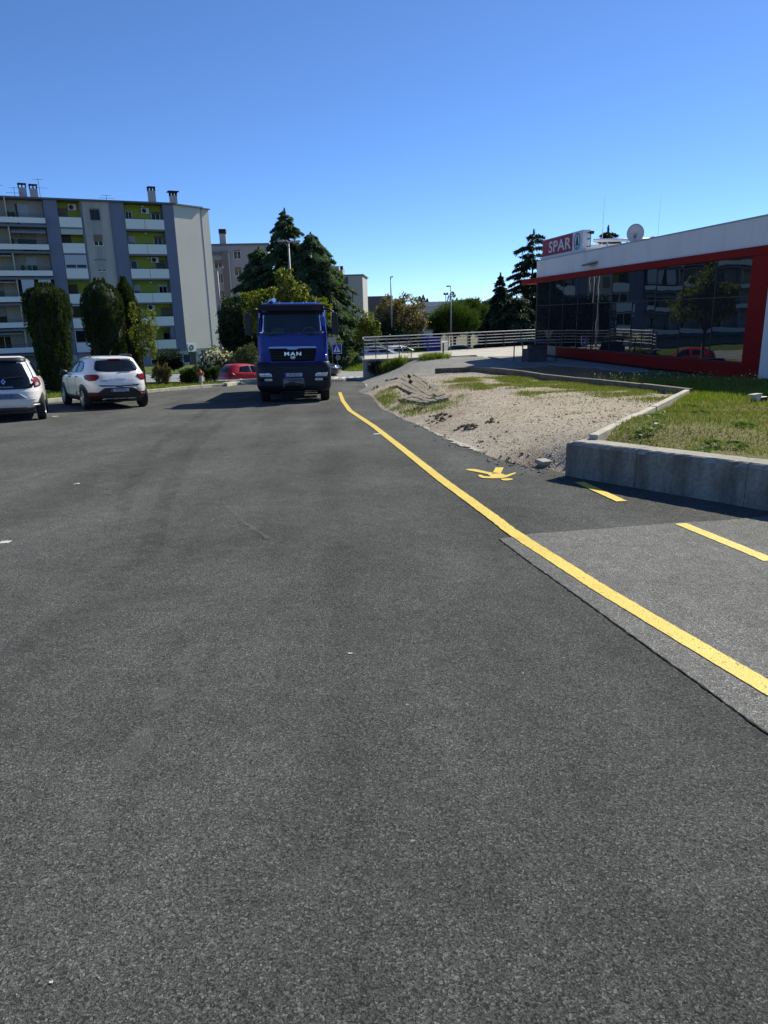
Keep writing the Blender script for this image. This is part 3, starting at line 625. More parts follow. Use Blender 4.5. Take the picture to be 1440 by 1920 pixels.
# dark stone plinth with a steel table frame at the shop corner
pt = thing('stone_plinth', 'dark stepped stone plinth in the shade by the shop corner', 'plinth', (6.75, 31.6, -0.52), rotz=0.15)
m = MB(); m.box(-.42, .42, -.35, .35, 0, .55); m.build('lower_block', pm('dark stone', (0.07, 0.065, 0.075), 0.7, (0.11, 0.09, 0.09), 4), pt, bevel=.02)
m = MB(); m.box(-.25, .42, -.3, .3, .55, .72); m.build('upper_block', bpy.data.materials['dark stone'], pt, bevel=.02)
st_ = thing('steel_frame', 'thin dark steel frame like a table standing over the stone plinth', 'frame', (6.75, 31.6, -0.52), rotz=0.15)
for sx, sy in ((-.75, -.55), (.75, -.55), (-.75, .55), (.75, .55)):
    m = MB(); m.box(sx - .02, sx + .02, sy - .02, sy + .02, 0, .86); m.build('leg', M['darksteel'], st_)
m = MB(); m.box(-.8, .8, -.6, .6, .86, .90); m.build('top', M['darksteel'], st_)

# ------------------------------------------------------------------ supermarket (local x along the glass front, y out of it)
SP = thing('supermarket', 'low supermarket with dark glass front, white fascia and red portal frame', 'supermarket', (10.5, 20.7, 0), rad(99.9975))
LEN = 15.84
b = MB(); b.box(-12, LEN, -20, 0.03, 3.16, 3.92); b.build('fascia', M['white_render'], SP, bevel=.01)
b = MB(); b.box(-12.05, LEN + 0.03, -20.05, 0.055, 3.92, 3.955); b.build('parapet_cap', pm('parapet metal', (0.40, 0.40, 0.42), 0.5), SP)
b = MB(); b.box(-0.85, LEN + 1.75, -1.0, 0.13, 2.925, 3.158); b.build('red_beam', M['red'], SP, bevel=.006)
b = MB(); b.box(-0.70, 0.05, -0.3, 0.11, -0.50, 2.923); b.build('red_column', M['red'], SP, bevel=.006)
b = MB(); b.box(0.05, 13.0, -0.4, 0.07, -0.42, -0.01); b.build('red_plinth', M['red'], SP, bevel=.006)
b = MB(); b.box(13.0, LEN, -0.4, 0.065, -0.42, -0.01); b.build('grey_plinth', pm('faded plinth', (0.30, 0.17, 0.14), 0.7, (0.36, 0.25, 0.2), 2), SP, bevel=.006)
b = MB(); b.box(-6, -0.72, -0.6, 0.12, -1.2, 2.92); b.build('white_wall', M['white_render'], SP, bevel=.01)
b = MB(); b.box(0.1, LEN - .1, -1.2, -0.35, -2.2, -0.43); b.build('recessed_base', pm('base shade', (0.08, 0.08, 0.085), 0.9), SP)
b = MB(); b.box(0.1, LEN - 0.25, -19.5, -0.28, -0.40, 3.1); b.build('inner_hall', pm('dark interior', (0.02, 0.02, 0.022), 0.9), SP)
b = MB(); b.box(0.06, LEN, -0.32, 0.06, -0.012, 0.02); b.build('sill', M['alu'], SP)
mull = [0.07, 1.75, 3.45, 5.05, 6.6, 8.2, 9.65, 11.2, 12.72, 14.2, 15.72]
pr = random.Random(5)
for a, c in zip(mull[:-1], mull[1:]):
    for z0, z1 in ((0.03, 1.84), (1.87, 2.93)):
        w2 = (c - a) / 2 - 0.012; h2 = (z1 - z0) / 2
        m = MB(); m.box(-w2, w2, -0.012, 0.012, -h2, h2)
        m.build('pane', M['shopglass'], SP, loc=((a + c) / 2, -0.02, (z0 + z1) / 2), rot=(pr.uniform(-.003, .003), 0, pr.uniform(-.004, .004)))
for a in mull:
    m = MB(); m.box(a - .018, a + .018, -.10, 0.006, 0.02, 2.935); m.build('mullion', M['alu'], SP)
m = MB(); m.box(0.07, LEN - .12, -.08, 0.004, 1.84, 1.87); m.build('transom', M['alu'], SP)
# glass return of the far end
for k in range(6):
    y0 = -0.1 - k * 1.5
    for z0, z1 in ((0.03, 1.84), (1.87, 2.93)):
        m = MB(); m.box(LEN - .13, LEN - .11, y0 - 1.47, y0, z0, z1); m.build('pane', M['shopglass'], SP)
m = MB(); m.box(LEN - .17, LEN - .03, -.12, .02, -1.0, 2.93); m.build('corner_post', M['black'], SP)
# wall lamp on the fascia
lp = MB(); lp.prism([(-.42, 0), (.42, 0), (.36, .34), (-.36, .34)], 0, .07); 
lp.build('wall_lamp', pm('lamp grey', (0.14, 0.14, 0.15), 0.5), SP, loc=(9.85, .03, 3.40), rot=(-.25, 0, 0), bevel=.01)
m = MB(); m.box(10.9, 15.6, -.75, -.12, 3.92, 4.10); m.build('roof_upstand', M['white_render'], SP, bevel=.01)
# rooftop sign
SG = thing('rooftop_sign', 'red and white illuminated shop sign reading SPAR standing on the roof edge', 'sign', (10.5, 20.7, -0.06), rad(99.9975))
M['sign_red'] = pm('sign red', (0.34, 0.018, 0.03), 0.35); M['sign_white'] = pm('sign white', (0.66, 0.67, 0.70), 0.4); M['sign_green'] = pm('sign green', (0.012, 0.07, 0.075), 0.5)
b = MB(); b.box(11.40, 15.78, -.55, -.20, 4.10, 4.93); b.build('casing', M['white_plastic'], SG, bevel=.012)
b = MB(); b.box(12.42, 15.73, -.2, -.192, 4.13, 4.90); b.build('red_panel', M['sign_red'], SG)
b = MB(); b.box(11.45, 12.40, -.2, -.192, 4.13, 4.90); b.build('white_panel', M['sign_white'], SG)
# letters: drawn on a box of 0.5 high; x runs towards the viewer's left, so mirror by turning the text round z
text('SPAR', 0.68, M['sign_white'], SG, (13.78, -.186, 4.50), (PI / 2, 0, PI), xs=1.52, extrude=.004, spacing=1.06, bold=0.012)
def ring(b, cx, cz, rx, rz_, t, y0, y1, n=28):
    o = [(cx + rx * math.cos(2 * PI * k / n), cz + rz_ * math.sin(2 * PI * k / n)) for k in range(n)]
    i = [(cx + (rx - t) * math.cos(2 * PI * k / n), cz + (rz_ - t) * math.sin(2 * PI * k / n)) for k in range(n)]
    V = [(p[0], y1, p[1]) for p in o] + [(p[0], y1, p[1]) for p in i] + [(p[0], y0, p[1]) for p in o] + [(p[0], y0, p[1]) for p in i]; F_ = []
    for k in range(n):
        j = (k + 1) % n; F_ += [(k, j, n + j, n + k), (k, 2 * n + k, 2 * n + j, j), (n + k, n + j, 3 * n + j, 3 * n + k)]
    b.add(V, F_)
b = MB(); ring(b, 11.93, 4.515, .30, .345, .045, -.192, -.184); b.build('logo_ring', M['sign_green'], SG)
b = MB(); cx, cz = 11.93, 4.52
for pts in ([(0, .27), (.09, .08), (.055, .09), (.14, -.07), (.09, -.06), (.19, -.19), (.03, -.15), (.035, -.28), (-.035, -.28), (-.03, -.15), (-.19, -.19), (-.09, -.06), (-.14, -.07), (-.055, .09), (-.09, .08)],):
    b.add([(cx + x, -.184, cz + z) for x, z in pts], [tuple(range(len(pts)))]); b.add([(cx + x, -.192, cz + z) for x, z in pts], [tuple(reversed(range(len(pts))))])
b.build('logo_tree', M['sign_green'], SG)
for x in (11.7, 12.6, 13.6, 14.6, 15.5):
    m = MB(); m.box(x - .03, x + .03, -.42, -.36, 4.045, 4.10); m.build('foot', M['steel'], SG)
for z in (4.25, 4.55, 4.8):
    m = MB(); m.box(11.12, 11.40, -.45, -.40, z - .02, z + .02); m.build('bracket', M['darksteel'], SG)
m = MB(); m.box(11.02, 11.16, -.52, -.36, 4.72, 4.84); m.build('lamp_head', M['black'], SG, bevel=.01)
m = MB(); m.tube([(11.14, -.42, 4.04), (11.14, -.42, 4.74)], .025, 8); m.build('stay', M['steel'], SG)
def spw(x, y, z):    # shop-local to world
    a = rad(99.9975); return (10.5 + x * math.cos(a) - y * math.sin(a), 20.7 + x * math.sin(a) + y * math.cos(a), z)
# satellite dish
DS = thing('satellite_dish', 'grey satellite dish on the supermarket roof behind the parapet', 'satellite dish', spw(9.42, -1.5, 4.0), rot=(0, 0, 0))
m = MB(); n = 26
for i, q in enumerate((0.02, .4, .7, 1.0)):
    for k in range(n): m.v.append((.335 * q * math.cos(2 * PI * k / n), -.10 * (1 - q * q) * -1.0, .385 * q * math.sin(2 * PI * k / n)))
for i in range(3):
    for k in range(n): m.f.append((i * n + k, i * n + (k + 1) % n, (i + 1) * n + (k + 1) % n, (i + 1) * n + k)); m.m.append(0)
m.f.append(tuple(range(n))); m.m.append(0)
d = m.build('dish', pm('dish grey', (0.50, 0.49, 0.45), 0.6), DS, smooth=True, loc=(0, 0, .50), rot=(-.22, 0, -.30))
sol = d.modifiers.new('thick', 'SOLIDIFY'); sol.thickness = .015
m = MB(); m.tube([(0, .1, .42), (0, .12, -.1)], .03, 8); m.build('mast', M['steel'], DS)
m = MB(); m.tube([(0.02, -.02, .18), (-.14, -.36, .30)], .012, 6); m.build('feed_arm', M['darksteel'], DS)
m = MB(); m.cbox((-.15, -.38, .33), (.07, .1, .09)); m.build('receiver', M['darksteel'], DS, bevel=.01)
# ducts and roof plant
DU = thing('roof_duct', 'long white ventilation duct lying on the roof behind the dish', 'duct', (10.5, 20.7, 0), rad(99.9975))
DU.location = (0, 0, 0); DU.rotation_euler = (0, 0, 0); da, db = aty(1112, 451, 34), aty(1219, 449, 34)
m = MB(); m.tube([tuple(da), tuple(db)], .075, 12); m.build('pipe', M['white_plastic'], DU, smooth=True)
for k in (.25, .6, .93): q = da + (db - da) * k; m = MB(); m.box(q[0] - .025, q[0] + .025, q[1] - .02, q[1] + .02, 3.95, q[2] - .05); m.build('support', M['steel'], DU)
m = MB(); m.cbox(tuple(db + np.array([.1, 0, 0])), (.12, .24, .24)); m.build('end_cap', M['steel'], DU, bevel=.01)
RU = MB(); RU.box(da[0] - .1, db[0] - .25, 34.3, 35.2, 3.9, da[2] - .14); tag(RU.build('roof_plant', M['white_plastic'], None, bevel=.02), 'white plant housing on the supermarket roof below the duct', 'roof unit')
for nm, lb, x, y, z1, r_ in (('whip_antenna', 'tall thin white whip antenna beside the rooftop sign', 11.25, -1.0, 6.2, .0065), ('whip_antenna', 'faint thin whip antenna above the satellite dish', 10.3, -3, 6.2, .004)):
    m = MB(); m.tube([(0, 0, 4.04), (0, 0, 4.9), (0.02, 0, z1)], [r_ * 2.2, r_ * 2, r_ * .6], 6); tag(m.build(nm, M['white_plastic'], None, loc=spw(x, y, 0)), lb, 'antenna', 'roof antennas')

# ------------------------------------------------------------------ apartment block (local x along the front, y into the building)
ANG = math.atan2(.432, .902)
AB = thing('apartment_block', 'long five storey apartment block with slate pilasters, white balconies and lime green recesses', 'apartment block', (-24.5, 84.0, 0), ANG)
M['ap_slate'] = pm('slate blue cladding', (0.21, 0.215, 0.295), 0.8, (0.19, 0.20, 0.275), 0.5, spec=.2)
M['ap_wall'] = pm('block render', (0.50, 0.45, 0.41), 0.85, (0.33, 0.30, 0.28), 0.9, 6, stretch=(1, 1, .16), contrast=(.42, .75))
M['ap_cream'] = pm('cream render', (0.64, 0.60, 0.53), 0.85, (0.60, 0.565, 0.50), 0.25)
M['ap_green'] = pm('lime green render', (0.43, 0.50, 0.075), 0.85, (0.38, 0.455, 0.065), 0.4)
M['ap_panel'] = pm('balcony panel', (0.88, 0.85, 0.79), 0.7, (0.84, 0.81, 0.76), 0.4)
M['ap_left'] = pm('balcony back wall', (0.54, 0.50, 0.43), 0.85, (0.48, 0.45, 0.39), 0.4)
M['ap_roof'] = pm('roof sheet', (0.12, 0.13, 0.16), 0.6)
M['tile'] = pm('roof tile', (0.30, 0.15, 0.09), 0.8, (0.38, 0.25, 0.17), 2)
M['shutter'] = pm('roller shutter', (0.22, 0.16, 0.09), 0.6, (0.18, 0.13, 0.075), 1)
M['shutter_white'] = pm('white blind', (0.50, 0.52, 0.56), 0.6)
M['awning'] = pm('awning cloth', (0.40, 0.39, 0.37), 0.8, (0.34, 0.33, 0.32), 1.0)
M['curtain'] = pm('curtain', (0.35, 0.34, 0.32), 0.9)
M['door_brown'] = pm('brown door', (0.10, 0.065, 0.04), 0.6)
FL = [11.38 - 2.57 * i for i in range(6)]     # balcony panel feet, top floor first
G0 = -3.75; ZR = 14.0
# the mass of the building behind the front
b = MB(); b.box(-30, 2.25, 1.6, 13, G0 - 1, ZR); b.build('wall', M['ap_wall'], AB)
b = MB(); b.box(-30.2, 2.5, -0.25, 13.3, ZR, ZR + 0.16); b.build('roof', M['ap_roof'], AB)
for x0, x1 in ((-19, -13.3), (-2.4, -0.9), (1.2, 2.1)): 
    m = MB(); m.box(x0, x1, 2.0, 6.0, ZR + .16, ZR + .30); m.build('roof_tiles', M['tile'], AB)
# blank end wall, turned a little towards the street, and the stair strip behind it
E0 = (2.07, 0.02)     # local start
ca = math.atan2(.8, .6) - ANG; dx, dy = math.cos(ca), math.sin(ca)
def ew(s, o): return (E0[0] + dx * s - dy * o, E0[1] + dy * s + dx * o)
b = MB(); b.prism([ew(0.05, 0), ew(4.1, 0), ew(4.1, 9), (2.2, 12), (2.2, 1)], -1.66, ZR - .02); b.build('end_wall', M['ap_cream'], AB)
b = MB(); b.prism([ew(4.1, .12), ew(5.3, .12), ew(5.3, 9), ew(4.1, 9)], -1.55, ZR - .05); b.build('end_wall', M['ap_cream'], AB)
b = MB(); b.prism([ew(4.03, -.03), ew(4.12, -.03), ew(4.12, .1), ew(4.03, .1)], -1.6, ZR); b.build('drainpipe', M['ap_slate'], AB)
b = MB(); b.prism([ew(-.2, -.25), ew(4.2, -.25), ew(4.2, 9), (1.9, 12)], ZR - .015, ZR + .13); b.build('roof', M['ap_roof'], AB)
b = MB(); b.prism([ew(4.1, -.1), ew(5.4, -.1), ew(5.4, 9), ew(4.1, 9)], ZR - .06, ZR + .06); b.build('roof', M['ap_roof'], AB)
# ground floor of the end: small shop
b = MB(); b.prism([ew(.3, .5), ew(5.0, .5), ew(5.0, 9), (2.2, 11)], G0 - 1, -1.68); b.build('ground_floor', pm('shop wall', (0.50, 0.49, 0.47), 0.8), AB)
def sub_box(name, mat, s0, s1, o0, o1, z0, z1): m = MB(); m.prism([ew(s0, o0), ew(s1, o0), ew(s1, o1), ew(s0, o1)], z0, z1); return m.build(name, mat, AB)
sub_box('shop_door', M['alu'], .85, 1.75, .42, .52, G0 + .2, -2.05)
sub_box('shop_sign', M['sign_white'], .35, 1.55, -.05, .48, -1.95, -1.05)
m = MB(); q = ew(.85, -.07)
ringm = MB(); ring(ringm, 0, 0, .30, .30, .12, -.01, .01, 20); ringm.build('sign_logo', pm('logo dark', (0.03, 0.05, 0.03), 0.6), AB, loc=(q[0], q[1], -1.48), rot=(0, 0, ca))
sub_box('shop_sign', M['sign_white'], 1.95, 5.0, .30, .48, -2.35, -1.72)
q = ew(3.45, .285); text('BILATZOR', .42, pm('sign maroon', (0.10, 0.02, 0.05), 0.6), AB, (q[0], q[1], -2.03), (PI / 2, 0, ca), extrude=.004, bold=.01)
# slate pilasters with thin floor lines
for x0, x1 in ((-10.92, -9.62), (-4.28, -3.02), (1.09, 2.24)):
    for i in range(6):
        zt = ZR - .02 if i == 0 else FL[i - 1] - 0.17; zb_i = FL[i] - 0.19 if i < 5 else -1.75
        m = MB(); m.box(x0, x1, 0.0, 1.6, zb_i, zt); m.build('pilaster', M['ap_slate'], AB)
    m = MB(); m.box(x0 + .02, x1 - .02, 0.03, 1.6, G0 - 1, -1.76); m.build('wall', M['ap_wall'], AB)
# stair strip with windows
b = MB(); b.box(-7.18, -4.285, 0.12, 1.6, G0 - 1, ZR - .01); b.build('wall', M['ap_wall'], AB)
m = MB(); m.tube([(-7.32, 0.1, G0), (-7.32, 0.1, ZR - .1)], .07, 8); m.build('drainpipe', M['ap_slate'], AB)
m = MB(); m.tube([(-4.45, 0.06, G0), (-4.45, 0.06, ZR - .1)], .06, 8); m.build('drainpipe', M['ap_slate'], AB)
def window(x0, x1, z0, z1, y, fr=M['white_plastic'], shut=0.0, shm=None, split=True, parent=None, pane=M['winglass'], name='window', open_left=False):
    P = parent or AB; t = .06
    m = MB(); m.box(x0, x1, y - .05, y + .03, z1 - t, z1); m.box(x0, x1, y - .05, y + .03, z0, z0 + t); m.box(x0, x0 + t, y - .05, y + .03, z0 + t, z1 - t); m.box(x1 - t, x1, y - .05, y + .03, z0 + t, z1 - t)
    xm = (x0 + x1) / 2
    if split: m.box(xm - t / 2, xm + t / 2, y - .05, y + .03, z0 + t, z1 - t)
    w_ = m.build(name, fr, P)
    for a, c in (((x0 + t, xm - t / 2), (xm + t / 2, x1 - t)) if split else ((x0 + t, x1 - t),)):
        p = MB(); p.box(a, c, y - .02, y, z0 + t, z1 - t); p.build('pane', pane, w_)
    if shut > 0:
        s = MB(); s.box(x0 + .02, x1 - .02, y - .075, y - .052, z1 - (z1 - z0) * shut, z1); s.build('shutter', shm or M['shutter'], w_)
    return w_
sx = -6.0
for (zc, sh, shm) in ((12.75, .12, None), (10.15, .6, None), (7.55, .85, M['awning']), (4.95, 1.0, None), (2.4, .3, None), (-.2, .2, None)):
    window(sx - .48, sx + .48, zc - .6, zc + .55, .09, fr=M['alu'] if sh < .2 else M['white_plastic'], shut=sh, shm=shm)
m = MB(); m.box(-6.6, -5.4, 0.0, 0.12, 8.1, 8.2); m.build('window_hood', M['ap_slate'], AB)
# ground floor below the wide balcony column
b = MB(); b.box(-3.0, 1.08, 0.25, 1.6, G0 - 1, FL[5] - .2); b.build('ground_floor', pm('plinth render', (0.30, 0.32, 0.36), 0.85), AB)
window(-1.9, -1.3, -3.2, -2.6, .22, split=False)
b = MB(); b.box(-9.6, -7.4, 0.3, 1.6, G0 - 1, FL[5] - .2); b.build('ground_floor', bpy.data.materials['plinth render'], AB)
def aircon(x, y, z, parent):
    m = MB(); m.box(x - .42, x + .42, y - .32, y, z - .3, z + .3); a = m.build('air_conditioner', M['white_plastic'], parent, bevel=.02)
    f = MB(); n = 16; f.v = [(x - .1 + .24 * math.cos(2 * PI * k / n), y - .328, z + .24 * math.sin(2 * PI * k / n)) for k in range(n)]; f.f = [tuple(range(n))]; f.m = [0]; f.build('fan_grille', M['black'], a)
# wide green balcony column
acx = {0: 0.1 - .75, 2: -.15, 4: -1.1, 5: -1.3}
for i in range(6):
    zf = FL[i]; zc = zf + 2.40 if i else ZR
    m = MB(); m.box(-3.01, 1.08, 1.45, 1.6, zf, zc); m.build('green_wall', M['ap_green'], AB)
    m = MB(); m.box(-3.02, 1.09, 0.06, 1.6, zf - .19, zf - .002); m.build('balcony_slab', M['ap_slate'], AB)
    for x0, x1 in ((-3.0, -1.0), (-.96, 1.07)):
        m = MB(); m.box(x0, x1, -.07, -.03, zf - .02, zf + .99); m.build('balcony_panel', M['ap_panel'], AB, bevel=.008)
    m = MB(); m.tube([(-3.0, -.05, zf + 1.05), (1.07, -.05, zf + 1.05)], .025, 6); m.build('handrail', M['darksteel'], AB)
    if i == 5:
        m = MB(); m.box(-3.0, -2.2, .1, 1.4, zf, zc); m.build('balcony_screen', M['ap_slate'], AB)
        m = MB(); m.box(.62, 1.07, .1, 1.4, zf, zc); m.build('balcony_screen', M['ap_slate'], AB)
    window(-2.75, -2.05, zf + .05, zf + 1.95, 1.42, fr=M['white_plastic'], shut=(.35 if i in (1, 3) else .05), shm=M['shutter_white'], split=(i in (0, 1)), name='balcony_door') if i != 5 else None
    window(0.0, .92, zf + .05, zf + 2.0, 1.42, fr=(M['white_plastic'] if i in (0, 1, 3) else M['alu']), shut=(.95 if i == 4 else .15), shm=(M['shutter'] if i != 3 else M['shutter_white']), name='balcony_door')
    if i in acx: aircon(acx[i], 1.42 if i != 5 else 1.0, zf + 2.02, AB)
    m = MB(); m.box(-1.02, -.94, .1, 1.45, zc - .32, zc - .2); m.build('balcony_lamp', M['white_plastic'], AB)
# narrow column
for i in range(6):
    zf = FL[i]; zc = zf + 2.40 if i else ZR
    m = MB(); m.box(-9.61, -7.35, 1.45, 1.6, zf, zc); m.build('green_wall', M['ap_green'], AB)
    m = MB(); m.box(-9.62, -7.2, 0.06, 1.6, zf - .19, zf - .002); m.build('balcony_slab', M['ap_slate'], AB)
    m = MB(); m.box(-7.4, -7.2, 0.15, 1.6, zf, zc); m.build('side_wall', M['ap_wall'], AB)
    m = MB(); m.box(-9.6, -7.42, -.07, -.03, zf - .02, zf + .97); m.build('balcony_panel', M['ap_panel'], AB, bevel=.008)
    if i in (0, 1, 3):
        window(-9.55, -8.6, zf + .05, zf + 2.0, 1.42, fr=M['alu'], shut=.97, shm=M['shutter'] if i == 0 else M['door_brown'], split=False, name='balcony_door')
    if i in (2, 4, 5): 
        window(-9.58, -7.43, zf + 1.0, zf + 2.36, .02, fr=M['white_plastic'], shut=.72 if i == 2 else .0, shm=M['shutter_white'], name='glazed_screen')
    if i == 0: aircon(-8.1, 1.42, zf + 2.1, AB)
    if i == 1:
        m = MB(); m.prism([(-9.58, .05), (-7.43, .05), (-7.43, .1), (-9.58, .1)], zf + 1.85, zf + 2.38); a = m.build('awning', pm('green white awning', (0.50, 0.55, 0.47), 0.8), AB)
# long balconies of the wing
r = random.Random(12)
for i in range(6):
    zf = FL[i] + .28; zc = zf + 2.35 if i else ZR
    m = MB(); m.box(-30, -10.95, 1.38, 1.59, zf, zc); m.build('balcony_wall', M['ap_left'], AB)
    m = MB(); m.box(-30, -10.94, -.65, 1.6, zf - .42, zf - .21); m.build('balcony_slab', pm('slab shade', (0.16, 0.17, 0.2), 0.8) if i == 0 else bpy.data.materials['slab shade'], AB)
    m = MB(); m.box(-30, -10.96, -.75, -.66, zf - .06, zf + .46); m.build('parapet', M['ap_panel'], AB, bevel=.01)
    for zz in (.62, .80): m = MB(); m.tube([(-30, -.70, zf + zz), (-10.98, -.70, zf + zz)], .016, 5); m.build('handrail', M['darksteel'], AB)
    for xd in (-14.45, -18.6, -22.8): m = MB(); m.box(xd - .06, xd + .06, -.55, 1.4, zf, zc - .02); m.build('divider', M['ap_left'], AB)
    for x0 in ((-13.35, -17.2, -21.4) if i != 3 else (-17.2, -21.4)):
        wx = x0 + r.uniform(-.15, .15)
        window(wx, wx + (1.0 if i in (0, 2) else 1.35), zf + .02, zf + 2.0, 1.34, fr=(M['white_plastic'] if i in (2, 5, 0) else M['alu']), shut=(1.0 if i == 0 else r.choice([.1, .45, .2])), shm=M['shutter_white'] if i in (0, 2) else M['curtain'], name='balcony_door')
    if i == 0:
        m = MB(); m.box(-13.55, -13.36, 1.30, 1.37, zf, zf + 2.0); m.build('shutter', M['alu'], AB)
    if i == 3:
        for x0 in (-14.05, -12.45): m = MB(); m.box(x0, x0 + 1.2, -.62, -.58, zf + .62, zf + 2.3); m.build('sun_blind', M['shutter_white'], AB)
        m = MB(); m.box(-14.3, -11.0, 1.2, 1.37, zf, zf + 2.3); m.build('dark_opening', M['alu'], AB)
    if i in (1, 4): 
        m = MB(); m.add([(-14.3, .9, zc - .02), (-11.05, .9, zc - .02), (-11.05, -.7, zc - .75), (-14.3, -.7, zc - .75), (-14.3, .9, zc - .06), (-11.05, .9, zc - .06), (-11.05, -.7, zc - .79), (-14.3, -.7, zc - .79)], [(0, 1, 2, 3), (7, 6, 5, 4), (3, 2, 6, 7), (0, 3, 7, 4), (1, 5, 6, 2)]); m.build('awning', M['awning'], AB)
    if i in (2, 3, 5):
        m = MB(); m.add([(-18.4, .9, zc - .02), (-14.65, .9, zc - .02), (-14.65, -.5, zc - .42), (-18.4, -.5, zc - .42), (-18.4, -.5, zc - .5), (-14.65, -.5, zc - .5)], [(0, 1, 2, 3), (3, 2, 5, 4)]); m.build('awning', M['awning'], AB)
    for q in range(2):
        px_ = r.uniform(-14.3, -11.2); m = MB(); m.sphere((px_, -.3, zf + .75), (.22, .2, .28), 8, 5); m.build('pot_plant', pm('potted green', (0.03, 0.055, 0.02), 0.8) if (i == 0 and q == 0) else bpy.data.materials['potted green'], AB)
# chimneys and roof aerials
M['chim'] = pm('chimney render', (0.40, 0.38, 0.37), 0.85)
for x, y, h, hat in ((-12.6, 3.0, 1.45, 0), (-11.55, 3.0, 1.4, 0), (0.55, 3.0, 1.75, 0), (3.2, 4.5, 1.55, 1)):
    m = MB(); m.box(x - .38, x + .38, y - .38, y + .38, ZR + .1, ZR + h); c = m.build('chimney', M['chim'], AB)
    m = MB()
    for sx_, sy_ in ((-.34, -.34), (.34, -.34), (-.34, .34), (.34, .34), (0, -.34), (0, .34)): m.box(x + sx_ - .06, x + sx_ + .06, y + sy_ - .06, y + sy_ + .06, ZR + h, ZR + h + .35)
    m.box(x - .42, x + .42, y - .42, y + .42, ZR + h + .35, ZR + h + .43)
    if hat: m.box(x - .62, x + .62, y - .6, y + .6, ZR + h + .43, ZR + h + .5)
    m.build('chimney_cap', pm('soot brick', (0.035, 0.02, 0.018), 0.9) if 'soot brick' not in bpy.data.materials else bpy.data.materials['soot brick'], c)
for x, y, h in ((-11.0, 2.0, 2.3), (-13.4, 2.4, 1.4), (-4.6, .6, .75), (-15.2, 2, 2.4)):
    m = MB(); m.tube([(x, y, ZR + .1), (x, y, ZR + h)], .025, 5)
    for k, zz in enumerate((h * .95, h * .6)): m.tube([(x - .5 - k * .3, y, ZR + zz), (x + .5 + .3 * k, y, ZR + zz + .02)], .016, 5)
    m.build('aerial', M['darksteel'], AB)

# ------------------------------------------------------------------ blocks further off
def far_block(name, label, px0, px1, Y, z_top, ang, depth, mats, wins, chim=(), base=-6, group=None, steps=()):
    a = aty(px0, 560, Y); b2 = aty(px1, 560, Y); W = np.linalg.norm((b2 - a)[:2]); R_ = thing(name, label, 'apartment block', (a[0], a[1], 0), ang, group)
    m = MB(); m.box(0, W, 0, depth, base, z_top); m.build('wall', mats[0], R_)
    m = MB(); m.box(-.3, W + .3, -.3, depth + .3, z_top, z_top + .25); m.build('roof', M['ap_roof'], R_)
    for (x0, x1, z0, z1, fr, sh) in wins: window(x0, x1, z0, z1, -.02, fr=fr, shut=sh, parent=R_, shm=M['shutter'])
    for x, y, h in chim:
        m = MB(); m.box(x - .5, x + .5, y - .5, y + .5, z_top + .25, z_top + h); c = m.build('chimney', M['chim'], R_)
        m = MB(); m.box(x - .55, x + .55, y - .55, y + .55, z_top + h, z_top + h + .7); m.build('chimney_cap', bpy.data.materials['soot brick'], c)
    return R_, W
M['far_grey'] = pm('far block render', (0.37, 0.35, 0.36), 0.85, (0.33, 0.315, 0.325), 0.2)
M['far_cream'] = pm('far cream render', (0.40, 0.38, 0.33), 0.85)
YB = 118.0; sc = YB / FPX
def zpx(px, py, Y): return float(aty(px, py, Y)[2])
wl = []
for py in (488, 521, 553): 
    z1 = zpx(444, py - 13, YB); wl += [(5.0 - 1.0, 5.0 + .2, z1 - 1.3, z1, M['white_plastic'], .15 if py == 488 else .5)]
for px_, py in ((404, 492), (404, 525), (404, 552)):
    z1 = zpx(px_, py - 10, YB); wl += [(.6, 1.9, z1 - 1.3, z1, M['alu'], .3)]
FB, FW = far_block('apartment_block', 'grey stepped apartment block with a chimney standing behind the conifers', 396, 507, YB, zpx(460, 459, YB), 0.10, 12, [M['far_grey']], [], chim=((2.4, 2, 1.9),))
for (px_, py, w_, sh) in ((444, 476, 13, .1), (446, 508, 13, .45), (449, 540, 12, .1), (451, 570, 12, .2), (409, 495, 14, .4), (413, 522, 10, .1), (416, 553, 10, .3)):
    q = aty(px_, py, YB); x = q[0] - FB.location.x; window(x - w_ * sc / 2, x + w_ * sc / 2, q[2] - .75, q[2] + .6, -.04 + x * 0.0, fr=M['white_plastic'], shut=sh, parent=FB)
m = MB(); xk = aty(433, 560, YB)[0] - FB.location.x; m.box(xk - .9, xk + .1, -.35, .0, -6, zpx(433, 470, YB)); m.build('stair_strip', pm('brown strip', (0.20, 0.16, 0.15), 0.8), FB)
m = MB(); m.box(-.2, xk - .9, -.55, -.02, zpx(400, 478, YB), zpx(400, 473, YB)); m.build('canopy', M['ap_roof'], FB)
YC = 165.0
CB, CW = far_block('apartment_block', 'cream apartment block with a blank end wall beyond the cedars', 612, 681, YC, zpx(660, 517, YC), -.06, 14, [M['far_cream']], [], chim=((3.0, 4, 1.6),))
q = aty(645, 525, YC); x = q[0] - CB.location.x; window(x - .9, x + .9, q[2] - .9, q[2] + .6, -.04, fr=M['alu'], parent=CB)
m = MB(); m.box(-1, 3.0, .5, 13, zpx(620, 517, YC), zpx(620, 499, YC)); m.build('roof_house', M['far_grey'], CB)
m = MB(); m.tube([(1.6, 3, zpx(628, 500, YC)), (1.6, 3, zpx(628, 482, YC))], .06, 5); m.build('aerial', M['darksteel'], CB)
